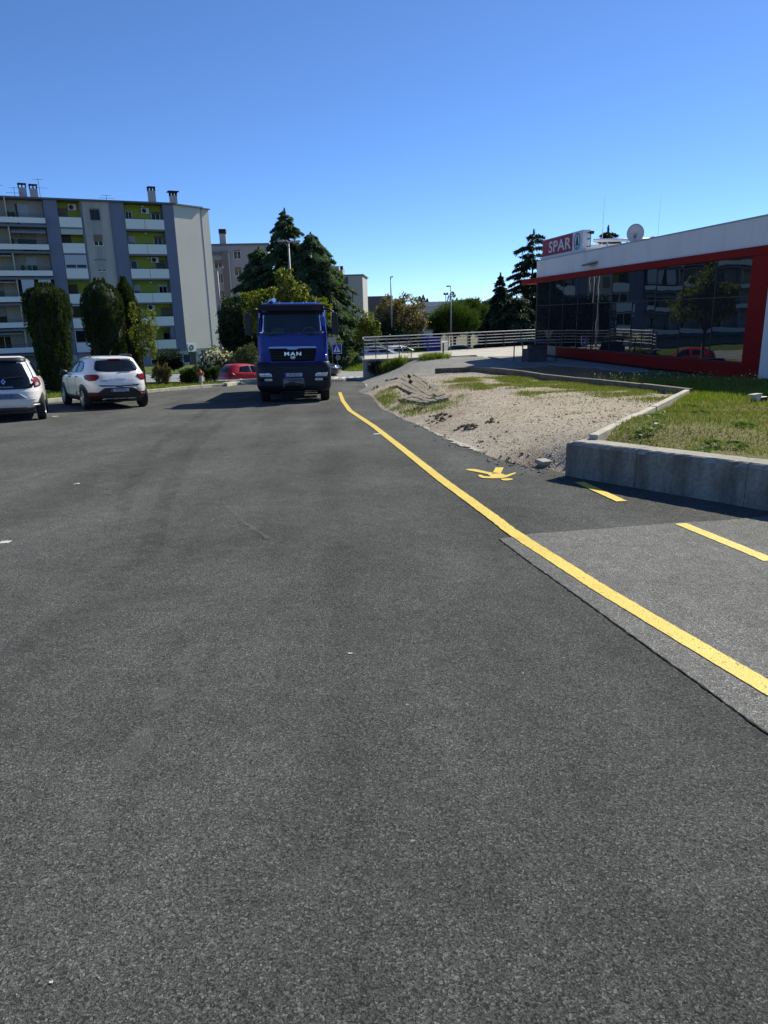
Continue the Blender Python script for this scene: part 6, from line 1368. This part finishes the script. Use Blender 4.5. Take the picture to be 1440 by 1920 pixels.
bush_px('spreading green shrub on the verge left of the hydrant', 357, 722, [(352, 704, 16, 14), (364, 702, 15, 13), (345, 708, 9, 8)], 34, 86, LM['green'], 3600, .12, .034, stems=14, fill=.6, hang=-.5)
bush_px('small green shrub on the verge behind the hydrant', 397, 718, [(395, 703, 13, 12), (405, 698, 9, 12), (388, 700, 8, 9)], 38, 87, LM['green'], 3000, .12, .034, stems=12, fill=.6, hang=-.5)
bush_px('reedy yellowish shrub at the top of the grass bank by the street', 664, 671, [(658, 661, 9, 10), (672, 658, 8, 12), (680, 664, 6, 8)], 62, 88, LM['dry'], 1800, .4, .05, stems=8, fill=.6, hang=-1.2, group='bushes on the bank')
bush_px('small leafy shrub at the truck\'s side on the grass bank', 626, 682, [(626, 676, 6, 9)], 60, 89, LM['green'], 900, .2, .09, stems=5, fill=.5, group='bushes on the bank')
# plants against the terrace wall
tz = lambda x, y: float(zb(x, y)[0])
r = np.random.default_rng(91); n = 1500; P = np.column_stack([r.normal(.62, .30, n), r.normal(36.9, .12, n), np.zeros(n)]); P[:, 2] = zb(P[:, 0], P[:, 1]) + r.uniform(.05, .42, n)
T = thing('ornamental_grass', 'clump of bright yellow green grass growing against the terrace wall', 'grass clump', (0, 0, 0)); V, Fq = leafset(r, P, .42, .022, np.array([[0, -.15, 1.0]]), .42); mesh_np('blades', V, Fq, LM['grass_bright'], T)
r = np.random.default_rng(92); T = thing('dead_shrub', 'withered dark shrub with bare broken leaves against the concrete terrace wall', 'shrub', (-.25, 37.05, float(rz(-.25, 37.05)) + .2))
n = 420; u = rnd_unit(r, n); P = u * np.array([.40, .14, .34]) * r.uniform(.3, 1, n)[:, None] + np.array([0, 0, .45]); V, Fq = leafset(r, P, .34, .05, u + np.array([0, 0, .2]), .4); mesh_np('withered_leaves', V, Fq, leafm('withered leaf', (0.012, 0.012, 0.013), (0.06, 0.058, 0.055), .05), T)
m = MB(); 
for k in range(9): a = r.uniform(0, 2 * PI); m.tube([(0, 0, -.1), (.3 * math.cos(a), .08 * math.sin(a), .4), (.42 * math.cos(a), .1, .62 + .1 * math.sin(a))], [.018, .012, .005], 5)
m.build('stems', M['bark'], T)

# ------------------------------------------------------------------ grass and weeds (uncountable: one object each)
def blades(name, P, h, wd, mat, lean=.45, seed=1):
    r = np.random.default_rng(seed); n = len(P); a = r.uniform(0, 2 * PI, n); hh = h * r.uniform(.5, 1.35, n); ww = wd * r.uniform(.7, 1.4, n)
    W = np.stack([np.cos(a), np.sin(a), np.zeros(n)], 1) * ww[:, None] / 2; b = r.uniform(0, 2 * PI, n); ln = r.uniform(0, lean, n) * hh * 1.2
    tip = P + np.stack([np.cos(b) * ln, np.sin(b) * ln, hh], 1); V = np.stack([P - W, P + W, tip], 1).reshape(-1, 3)
    return tag(mesh_np(name, V, np.arange(3 * n).reshape(n, 3), mat), kind='stuff')
r = np.random.default_rng(101)
def lawn_pts(n, x0, x1, y0, y1, f):
    x = r.uniform(x0, x1, n); y = r.uniform(y0, y1, n); k = f(x, y) > r.random(n); x, y = x[k], y[k]; return np.column_stack([x, y, zb(x, y) - .005])
in_lawn = lambda x, y: ((((y <= 15.6) & (side((x, y), K2[0], K2[1]) < -.35)) | ((y > 15.6) & (side((x, y), K1[0], K1[1]) < -.6))) & ((x - 2.62) * 2.09 + (y - 8.75) * 1.45 > .75))
patchy = lambda x, y: np.clip(.62 + .6 * vnoise(x, y, .8, 51) + .35 * vnoise(x, y, .25, 52), .10, 1)
blades('lawn_grass', lawn_pts(150000, 2.6, 11, 4.5, 22.5, lambda x, y: in_lawn(x, y) * patchy(x, y) * (1 - sstep(20, 22.8, y))), .055, .013, LM['grass'], .7, 1)
blades('lawn_grass_dry', lawn_pts(70000, 2.6, 11, 4.5, 22.5, lambda x, y: in_lawn(x, y) * np.clip(.45 - .7 * vnoise(x, y, .8, 51) + .2 * vnoise(x, y, .2, 57), .05, 1) * (1 - sstep(19, 22, y))), .05, .013, LM['grass_dry'], .9, 2)
blades('lawn_grass_bright', lawn_pts(90000, 3.5, 9, 11.5, 21, lambda x, y: in_lawn(x, y) * np.clip(sstep(12.5, 15.5, y) * (.55 + .6 * vnoise(x, y, 1.1, 58)), 0, 1) * (1 - sstep(18.5, 21, y))), .085, .015, LM['grass_bright'], .6, 3)
# tufts on the gravel: along the shop edging, on the torn bank and here and there
kd = lambda x, y: np.abs(side((x, y), K1[0], K1[1])) / math.hypot(K1[1][0] - K1[0][0], K1[1][1] - K1[0][1])
left_of = lambda x, y: np.where(y > 15.6, side((x, y), K1[0], K1[1]) > .4, side((x, y), K2[0], K2[1]) > .5) & (zb(x, y) - rz(x, y) > .05)
blades('gravel_grass', lawn_pts(120000, 2.0, 6.7, 13.5, 25, lambda x, y: left_of(x, y) * np.clip((1.1 - kd(x, y) / 2.6) * .9 + .8 * vnoise(x, y, .7, 61) - .15, 0, 1) * sstep(13.6, 16, y)), .065, .013, LM['grass'], .8, 4)
blades('gravel_grass_dry', lawn_pts(60000, 1.2, 6.7, 9.5, 27, lambda x, y: left_of(x, y) * np.clip(.9 * vnoise(x, y, 1.0, 62) + .5 * vnoise(x, y, .3, 63) - .5, 0, .8)), .05, .012, LM['grass_dry'], .9, 5)
mound_d = lambda x, y: np.exp(-(((x - .35) / .40) ** 2 + ((y - 18.2) / 1.3) ** 2)) + np.exp(-(((x - 1.1) / .5) ** 2 + ((y - 17.0) / .6) ** 2)) + np.exp(-(((x - .05) / .4) ** 2 + ((y - 22) / 2.2) ** 2)) + .7 * np.exp(-(((x - 1.7) / .35) ** 2 + ((y - 18) / .5) ** 2))
blades('bank_grass', lawn_pts(60000, -.6, 2.4, 14, 27, lambda x, y: (zb(x, y) - rz(x, y) > .03) * np.clip(mound_d(x, y) * (.45 + .75 * vnoise(x, y, .35, 64)), 0, 1)), .09, .014, LM['grass'], .7, 6)
blades('terrace_grass', lawn_pts(9000, 2.0, 3.6, 36.2, 37.6, lambda x, y: np.clip(.8 * np.exp(-((x - 2.7) / .55) ** 2 - ((y - 37) / .3) ** 2), 0, 1)), .28, .03, LM['grass_bright'], .8, 7)
# verge grass by the kerb and on the bank across the street
xv = r.uniform(-24, -6.8, 60000); yv = r.uniform(8, 40, 60000); kp = np.array(KERB); dv = np.interp(yv, kp[:, 1], kp[:, 0]) - xv; k = (dv > .12) & (dv < 6) & ~((yv > 36) & (xv > -9.5)); xv, yv = xv[k], yv[k]
blades('verge_grass', np.column_stack([xv, yv, zverge(xv, yv)]), .10, .03, LM['grass_bright'], .7, 8)
xv = r.uniform(-6, 4, 50000); yv = r.uniform(53, 66, 50000); blades('bank_lawn', np.column_stack([xv, yv, zfar(xv, yv)]), .16, .06, LM['grass_bright'], .6, 9)
# tall weeds in front of the shop, with a few seed heads
n = 900; x = r.uniform(5.6, 9.6, n); y = r.uniform(14.5, 21, n); k = in_lawn(x, y) & (np.abs(y - (20.6 - .9 * (x - 5.6))) < .9 + .6 * vnoise(x, y, .9, 71)); x, y = x[k], y[k]; P = np.column_stack([x, y, zb(x, y)])
blades('tall_weeds', np.repeat(P, 3, 0) + r.normal(0, .025, (len(P) * 3, 3)) * [1, 1, 0], .30, .010, LM['grass'], .5, 10)
hd = P[::2] + np.column_stack([r.normal(0, .05, len(P[::2])), r.normal(0, .05, len(P[::2])), r.uniform(.2, .38, len(P[::2]))]); V, Fq = leafset(r, hd, .035, .03); tag(mesh_np('weed_flowers', V, Fq, LM['flower']), kind='stuff')
# broad-leaved weeds in the lawn
for i, (px, py) in enumerate(((1225, 795), (1335, 835), (1395, 815), (1375, 838), (1235, 812), (1255, 780), (1310, 785), (1212, 818), (1290, 765), (1320, 842))):
    p = gp(px, py, .47); rr = np.random.default_rng(200 + i); n = 34; a = rr.uniform(0, 2 * PI, n); d = rr.uniform(.02, .15, n)
    x = p[0] + np.cos(a) * d; y = p[1] + np.sin(a) * d; P = np.column_stack([x, y, zb(x, y) + .02 + .05 * (1 - d / .2)]); V, Fq = leafset(rr, P, .075, .03, np.column_stack([np.cos(a), np.sin(a), np.full(n, .25)]), .35)
    if i == 0: WV = []; 
    WV.append((V, Fq))
V, Fq = cat(WV); tag(mesh_np('lawn_weeds', V, Fq, LM['weed']), kind='stuff')
# low far woods along the horizon and single dark cypresses on the hill
def woods(label, px0, px1, Y, pyt, amp, seed, mat, n, ln):
    rr = np.random.default_rng(seed); x0, x1 = at_px(px0, Y), at_px(px1, Y); x = rr.uniform(x0, x1, n); top = zpy((px0 + px1) / 2, pyt, Y) + amp * (vnoise(x, x * 0 + Y, 7, seed) + .6 * vnoise(x, x * 0, 2.3, seed + 1)); bot = top - 10
    z = bot + (top - bot) * rr.uniform(0, 1, n) ** .6; V, Fq = leafset(rr, np.column_stack([x, Y + rr.uniform(0, 14, n), z]), ln, ln * .6); o = mesh_np('distant_woods', V, Fq, mat); tag(o, kind='stuff'); return o
LM['hill'] = leafm('distant foliage', (0.055, 0.085, 0.055), (0.10, 0.13, 0.075), .2)
woods('', 560, 780, 330, 588, 2.0, 301, LM['hill'], 7000, 2.0)
woods('', 770, 930, 420, 570, 1.6, 302, LM['hill'], 6000, 2.2)
woods('', 860, 1060, 480, 566, 3.0, 303, LM['hill'], 8000, 2.4)
woods('', 60, 460, 140, 648, 1.5, 304, LM['deep'], 6000, .9)
woods('', -400, 60, 130, 640, 1.5, 305, LM['deep'], 5000, .9)
woods('', 900, 2600, 260, 585, 3, 306, LM['hill'], 9000, 2.2)
for i, (px, pyt) in enumerate(((787, 556), (794, 554), (801, 560), (848, 547), (885, 562))):
    Y = 400; x0 = at_px(px, Y); zt = zpy(px, pyt, Y); rr = np.random.default_rng(320 + i); n = 260; t = rr.uniform(0, 1, n); a = rr.uniform(0, 2 * PI, n); R_ = 1.3 * np.sin(PI * (t * .85 + .12)) * (2.2 if i == 3 else 1)
    V, Fq = leafset(rr, np.column_stack([R_ * np.cos(a), R_ * np.sin(a), 9 * t]), 1.1, .7, np.array([[0, 0, 1.]]), .5); T = thing('distant_cypress', ('dark pointed cypress on the hill, first of the trio above the white hall', 'dark pointed cypress on the hill, tallest of the trio above the white hall', 'dark pointed cypress on the hill, last of the trio above the white hall', 'broader dark conifer on the hill behind the lamp post above the pines', 'small dark cypress on the hill over the taller umbrella pine')[i], 'tree', (x0, Y, zt - 9), group='cypresses on the hill'); mesh_np('crown', V, Fq, LM['deep'], T)
# ------------------------------------------------------------------ street furniture and small things
def lamp_post(label, px, py_top, py_base, Y, arms, r0=.075, base_z=None):
    p = aty(px, py_top, Y); z0 = base_z if base_z is not None else float(zfar(p[0], Y)); T = thing('street_lamp', label, 'street lamp', (float(p[0]), Y, z0), group='street lamps'); h = float(p[2]) - z0
    m = MB(); m.tube([(0, 0, -.2), (0, 0, h * .5), (0, 0, h)], [r0, r0 * .8, r0 * .55], 10); m.build('pole', M['lamp_grey'], T, smooth=True)
    for (dx, dz, l) in arms:
        m = MB(); m.tube([(0, 0, h - .02), (dx * .5, 0, h + dz), (dx, 0, h + dz)], [.045, .04, .035], 8); a = m.build('arm', M['lamp_grey'], T)
        s = 1 if dx > 0 else -1; m = MB(); m.prism([(0, -.14), (l, -.10), (l, .10), (0, .14)], -.05, .06); m.build('lamp_head', M['lamp_grey'], T, loc=(dx if s > 0 else dx, 0, h + dz), rot=(0, -.06 * s, 0 if s > 0 else PI), bevel=.03)
    return T
M['lamp_grey'] = pm('lamp post grey', (0.34, 0.34, 0.34), .55, (0.29, 0.29, 0.29), 2, metal=.2)
lamp_post('double headed street lamp standing among the cedars behind the truck', 540.5, 453, 690, 50, [(-.28, .06, .42), (.30, -.02, .52)], .10)
lamp_post('leaning street lamp beside the corner of the slate apartment block', 407, 503, 655, 60, [(.12, .02, .38)], .085)
lamp_post('tall bare lamp pole in front of the russet tree', 732.5, 519, 655, 64, [(.08, 0, .12)], .085)
lamp_post('street lamp with a short side arm in front of the umbrella pines', 845.5, 537, 655, 62, [(-.08, .02, .30)], .075)
q = aty(398, 473, 75); m = MB(); m.tube([(0, 0, -10), (0, 0, 0)], .06, 8); lt = thing('street_lamp', 'street lamp head poking out from behind the apartment block edge', 'street lamp', (float(q[0]) - 1.0, 88, float(aty(398, 473, 88)[2])), group='street lamps'); m.build('pole', M['lamp_grey'], lt); m = MB(); m.box(0, 1.5, -.1, .1, -.05, .06); m.build('lamp_head', M['lamp_grey'], lt, bevel=.03)
q = aty(661, 543, 80); m = MB(); m.tube([(0, 0, -8), (0, 0, 0)], .07, 8); lt = thing('street_lamp', 'thin dark pole before the cream apartment block', 'pole', (float(q[0]), 80, float(q[2])), group='street lamps'); m.build('pole', M['darksteel'], lt); m = MB(); m.box(-.2, .2, -.08, .08, -.04, .05); m.build('lamp_head', M['darksteel'], lt)
q = aty(836, 555, 150); fm = thing('floodlight_mast', 'floodlight mast with two lamps above the umbrella pines', 'floodlight', (float(q[0]), 150, float(q[2])), group=None); m = MB(); m.tube([(0, 0, -14), (0, 0, .4)], .08, 8); m.build('pole', M['darksteel'], fm)
for s in (-.55, .55): m = MB(); m.box(s * .5 - .2, s * .5 + .2, -.2, .2, .2, .65); m.build('lamp_head', M['darksteel'], fm)
# pedestrian crossing sign
YS = 47.0; sg = aty(631.5, 654, YS); z0 = float(rz(sg[0], YS)); PS = thing('crossing_sign', 'square blue pedestrian crossing sign on a thin pole right of the truck', 'road sign', (float(sg[0]), YS, z0)); hz = float(sg[2]) - z0
m = MB(); m.tube([(0, .03, -.1), (0, .03, hz + .3)], .03, 8); m.build('pole', M['darksteel'], PS)
m = MB(); m.box(-.315, .315, -.012, .012, -.315, .315); m.build('sign_border', pm('sign border', (.55, .56, .6), .5), PS, loc=(0, 0, hz), bevel=.004)
m = MB(); m.box(-.285, .285, -.02, -.0125, -.285, .285); m.build('blue_field', pm('sign blue', (.012, .03, .33), .4), PS, loc=(0, 0, hz))
m = MB(); m.add([(-.22, -.022, -.20), (.22, -.022, -.20), (0, -.022, .25)], [(0, 1, 2)]); m.build('white_triangle', M['sign_white'], PS, loc=(0, 0, hz))
m = MB(); P = [(-.02, .09), (.02, .09), (.03, .0), (.07, -.06), (.055, -.07), (.02, -.02), (.03, -.09), (.08, -.18), (.05, -.18), (.0, -.11), (-.05, -.18), (-.08, -.18), (-.03, -.09), (-.03, -.02), (-.07, -.06), (-.08, -.045), (-.035, .03)]
m.add([(x, -.024, z) for x, z in P], [tuple(range(len(P)))]); m.add([(.026 * math.cos(a), -.024, .125 + .026 * math.sin(a)) for a in [2 * PI * k / 10 for k in range(10)]], [tuple(range(10))])
m.build('walking_figure', M['ink'], PS, loc=(0, 0, hz))
m = MB(); m.tube([(0, 0, 0), (0, .02, 0)], .17, 18); m.build('round_sign_back', pm('sign back', (.16, .19, .19), .6), PS, loc=(.06, -.02, hz - .56))
q = aty(622, 640, 52); z0 = float(rz(q[0], 52)); T = thing('yield_sign', 'back of a grey triangular sign rising behind the crossing sign', 'road sign', (float(q[0]), 52, z0)); h = float(q[2]) - z0
m = MB(); m.tube([(0, .03, -.1), (0, .03, h + .2)], .03, 8); m.build('pole', M['darksteel'], T); m = MB(); m.prism([(-.42, .3), (.42, .3), (0, -.42)], -.01, .01, 0, Matrix(((1, 0, 0, 0), (0, 0, 1, 0), (0, 1, 0, 0), (0, 0, 0, 1)))); m.build('plate', M['lamp_grey'], T, loc=(0, 0, h))
q = aty(655, 650, 66); z0 = float(zfar(q[0], 66)); T = thing('notice_board', 'small grey board on a thin post at the top of the grass bank', 'sign', (float(q[0]), 66, z0)); h = float(q[2]) - z0
m = MB(); m.tube([(0, .03, -.3), (0, .03, h)], .03, 8); m.build('post', M['lamp_grey'], T); m = MB(); m.box(-.2, .2, -.02, .02, -.2, .22); m.build('board', pm('board grey', (.30, .30, .33), .6), T, loc=(0, 0, h))
q = aty(666, 640, 60); m = MB(); m.tube([(0, 0, -3), (0, 0, .9)], .035, 8); T = thing('pole', 'thin pale pole at the edge of the bank beside the terrace railing', 'pole', (float(q[0]), 60, float(q[2]))); m.build('shaft', M['lamp_grey'], T)
# fire hydrant
hy = gp(378, 727); T = thing('fire_hydrant', 'red topped fire hydrant on a pale post at the kerb', 'fire hydrant', (hy[0], hy[1], rz(hy[0], hy[1])))
M['hyd_red'] = pm('hydrant red', (.42, .085, .05), .5); M['hyd_cream'] = pm('hydrant post', (.42, .40, .31), .6)
m = MB(); m.lathe([(.11, 0), (.11, .04), (.075, .06), (.07, .52), (.085, .53)], 14); m.build('post', M['hyd_cream'], T, smooth=False)
m = MB(); m.lathe([(.085, .53), (.10, .56), (.10, .66), (.08, .72), (.05, .75), (.045, .80)], 14); m.build('head', M['hyd_red'], T)
for a in (0, PI): m = MB(); m.tube([(0, 0, .62), (.155 * math.cos(a), .0, .62)], .052, 10); m.build('outlet', M['hyd_red'], T)
m = MB(); m.tube([(0, 0, .79), (0, 0, .83)], .03, 6); m.build('valve_nut', M['hyd_red'], T)
# small road sign post by the shop door
q = aty(351, 672, 66); z0 = float(zfar(q[0], 66)); T = thing('parking_sign', 'thin post with a dark blue plate in front of the small shop', 'road sign', (float(q[0]), 66, z0)); h = float(q[2]) - z0
m = MB(); m.tube([(0, .03, -.2), (0, .03, h + .2)], .03, 8); m.build('post', M['lamp_grey'], T); m = MB(); m.box(-.3, .3, -.02, .02, -.35, .35); m.build('plate', pm('plate navy', (.04, .05, .13), .5), T, loc=(0, 0, h))
# broken grey paving lying on the torn bank: two fallen slabs scored in squares
M['slab'] = pm('earthy paving', (.27, .235, .175), .9, (.18, .155, .11), 6, 6, .6, 30)
def broken_slab(label, corners, nx, ny, seed):
    rr = random.Random(seed); P = [gp(px, py, o) for px, py, o in corners]; P = [Vector((p[0], p[1], tz(p[0], p[1]) + .05 + dz)) for p, dz in zip(P, (.03, .06, .05, .02))]; T = thing('broken_paving', label, 'paving', tuple(P[0]), group='broken paving on the bank')
    nrm = (P[1] - P[0]).cross(P[3] - P[0]).normalized(); nrm = nrm if nrm.z > 0 else -nrm
    f = lambda u, v: (P[0] * (1 - u) * (1 - v) + P[1] * u * (1 - v) + P[2] * u * v + P[3] * (1 - u) * v) - P[0]
    for i in range(nx):
        for j in range(ny):
            if rr.random() < .07: continue
            e = .06; g_ = [f((i + e) / nx, (j + e) / ny), f((i + 1 - e) / nx, (j + e) / ny), f((i + 1 - e) / nx, (j + 1 - e) / ny), f((i + e) / nx, (j + 1 - e) / ny)]; o = nrm * rr.uniform(-.014, .014); tl = [nrm * rr.uniform(-.010, .010) for _ in range(4)]
            V = [p - nrm * .10 + o for p in g_] + [p + o + t for p, t in zip(g_, tl)]; m = MB(); m.add(V, [(3, 2, 1, 0), (4, 5, 6, 7), (0, 1, 5, 4), (1, 2, 6, 5), (2, 3, 7, 6), (3, 0, 4, 7)]); m.build('paver', M['slab'], T)
    return T
broken_slab('upper tilted sheet of broken square paving on the torn bank', ((742, 726, .3), (766, 700, .42), (806, 724, .42), (776, 738, .32)), 6, 5, 1)
broken_slab('lower tilted sheet of broken square paving nearer the road', ((752, 748, .26), (812, 726, .40), (842, 746, .38), (800, 754, .28)), 6, 5, 2)
# clods and rubble of the torn edge
def rubble(name, spots, mat, seed):
    rr = np.random.default_rng(seed); b = MB()
    for px, py, sp, n, s0, s1, o in spots:
        c = gp(px, py, o)
        for k in range(n):
            x, y = c[0] + rr.normal(0, sp), c[1] + rr.normal(0, sp * 1.6); s = rr.uniform(s0, s1); z = max(tz(x, y), float(rz(x, y))) + s * .25; q = len(b.v)
            for v in ((1, 0, 0), (-1, 0, 0), (0, 1, 0), (0, -1, 0), (0, 0, .8), (0, 0, -.6), (.6, .6, .35), (-.6, .55, .3), (.55, -.6, .35), (-.6, -.6, .3)): b.v.append((x + v[0] * s * rr.uniform(.6, 1.25), y + v[1] * s * rr.uniform(.6, 1.25), z + v[2] * s * rr.uniform(.6, 1.2)))
            for f in ((0, 6, 4), (6, 2, 4), (2, 7, 4), (7, 1, 4), (1, 9, 4), (9, 3, 4), (3, 8, 4), (8, 0, 4), (0, 5, 6), (6, 5, 2), (2, 5, 7), (7, 5, 1), (1, 5, 9), (9, 5, 3), (3, 5, 8), (8, 5, 0)): b.f.append(tuple(q + i for i in f)); b.m.append(0)
    return tag(b.build(name, mat), kind='stuff')
M['clod'] = pm('dark clods', (.075, .055, .04), .95, (.13, .10, .075), 10, 6, .8, 40)
M['stone'] = pm('pale stones', (.36, .33, .28), .9, (.24, .22, .18), 10, 5, .5, 50)
rubble('earth_clods', [(768, 752, .16, 24, .02, .07, .2), (790, 752, .16, 16, .02, .07, .2), (740, 730, .16, 16, .03, .10, .2), (735, 718, .2, 14, .04, .10, .2), (826, 786, .12, 18, .02, .07, .12), (815, 783, .08, 10, .03, .06, .1), (866, 806, .08, 12, .02, .05, .08), (884, 810, .07, 14, .02, .06, .08), (903, 828, .1, 8, .012, .03, .08), (930, 825, .1, 8, .012, .03, .08), (920, 803, .06, 8, .02, .05, .12), (700, 733, .1, 8, .03, .06, .05), (782, 766, .12, 14, .03, .07, .15), (960, 860, .1, 12, .015, .035, .06)], M['clod'], 5)
rubble('edge_stones', [(x, y, .13, 16, .010, .030, .04) for x, y in ((700, 735), (718, 752), (735, 768), (760, 780), (790, 796), (830, 816), (865, 832), (900, 846), (935, 860), (975, 870), (1015, 880))], M['stone'], 6)
rg = np.random.default_rng(9); n = 9000; x = rg.uniform(.6, 6.5, n); y = rg.uniform(8.9, 30, n); k = left_of(x, y); x, y = x[k], y[k]; s = rg.uniform(.006, .016, len(x)) * (1 + (rg.random(len(x)) < .03) * 1.2)
o8 = np.array([(1, 0, 0), (-1, 0, 0), (0, 1, 0), (0, -1, 0), (0, 0, .8), (0, 0, -.5)]); Pp = np.column_stack([x, y, zb(x, y) + s * .2])
V = (Pp[:, None] + o8[None] * s[:, None, None] * rg.uniform(.6, 1.4, (len(x), 6, 1))).reshape(-1, 3); tri = np.array([(0, 2, 4), (2, 1, 4), (1, 3, 4), (3, 0, 4), (2, 0, 5), (1, 2, 5), (3, 1, 5), (0, 3, 5)])
tag(mesh_np('loose_gravel', V, (np.arange(len(x))[:, None, None] * 6 + tri[None]).reshape(-1, 3), leafm('gravel chips', (.20, .165, .12), (.48, .42, .34), 0.0, (.58, .53, .45), .9)), kind='stuff')
# litter and crumbs on the asphalt
def scrap(name, label, px, py, w_, seed, mat, crumple=.35, group=None, cat_='litter'):
    rr = np.random.default_rng(seed); p = gp(px, py); b = MB(); n = 5
    for i in range(n):
        for j in range(n): b.v.append(((i / (n - 1) - .5) * w_ * rr.uniform(.85, 1.1), (j / (n - 1) - .5) * w_ * .7 * rr.uniform(.85, 1.1), .003 + abs(rr.normal(0, crumple * w_ * .22))))
    for i in range(n - 1):
        for j in range(n - 1): q = i * n + j; b.f.append((q, q + 1, q + n + 1, q + n)); b.m.append(0)
    return tag(b.build(name, mat, loc=(p[0], p[1], rz(p[0], p[1]))), label, cat_, group)
M['paper'] = pm('paper', (.52, .52, .50), .8)
scrap('paper_scrap', 'crumpled white paper lying beside the long yellow line', 709, 814, .16, 1, M['paper'], group='paper scraps on the asphalt')
scrap('paper_scrap', 'tiny white scrap on the asphalt in front of the crossover', 144, 908, .07, 2, M['paper'], group='paper scraps on the asphalt')
scrap('paper_scrap', 'flat pale scrap at the edge of the asphalt below the small city car', 10, 1017, .10, 3, M['paper'], .12, group='paper scraps on the asphalt')
scrap('paper_scrap', 'small white scrap far out in the middle of the asphalt', 657, 1226, .022, 4, M['paper'], group='paper scraps on the asphalt')
scrap('paper_scrap', 'small white scrap in the lower corner of the asphalt', 96, 1843, .010, 5, M['paper'], group='paper scraps on the asphalt')
scrap('paper_scrap', 'pale scrap on the asphalt near the crossover\'s shadow', 103, 781, .16, 6, M['paper'], .1, group='paper scraps on the asphalt')
rg = np.random.default_rng(19); n = 700; x = rg.uniform(-5, 3.0, n); y = 1.2 + 16 * rg.random(n) ** 1.6; k = (x < 2.2); x, y = x[k], y[k]; s = rg.uniform(.0015, .0040, len(x)); Pp = np.column_stack([x, y, rz(x, y) + s * .3])
V = (Pp[:, None] + o8[None] * s[:, None, None] * rg.uniform(.5, 1.5, (len(x), 6, 1))).reshape(-1, 3)
tag(mesh_np('loose_chippings', V, (np.arange(len(x))[:, None, None] * 6 + tri[None]).reshape(-1, 3), leafm('chippings', (.10, .10, .095), (.30, .29, .27), 0.0, (.5, .49, .46), .9)), kind='stuff')
# broken lawn marker
q = gp(1416, 754, .5); T = thing('lawn_uplight', 'small dark lamp with a pale broken shade lying on the lawn', 'garden lamp', (q[0], q[1], tz(q[0], q[1])), .4)
m = MB(); m.box(-.02, .22, -.09, .09, .0, .10); m.build('housing', M['black'], T, bevel=.015); m = MB(); m.add([(-.16, -.09, .16), (.06, -.10, .17), (-.04, -.11, 0), (-.16, .06, .15), (.06, .05, .16), (-.04, 0, 0)], [(0, 1, 2), (5, 4, 3), (0, 3, 4, 1), (1, 4, 5, 2), (2, 5, 3, 0)]); m.build('shade', pm('shade plastic', (.55, .55, .42), .5), T)

# dry straw scattered over the gravel
rs = np.random.default_rng(29); n = 5000; x = rs.uniform(.9, 6.3, n); y = rs.uniform(9, 22, n); k = left_of(x, y); x, y = x[k], y[k]; a = rs.uniform(0, 2 * PI, len(x)); V, Fq = leafset(rs, np.column_stack([x, y, zb(x, y) + .012]), .075, .006, np.column_stack([np.cos(a), np.sin(a), np.zeros(len(x))]), .15)
tag(mesh_np('straw_litter', V, Fq, leafm('straw', (.16, .12, .07), (.46, .38, .24), .1)), kind='stuff')
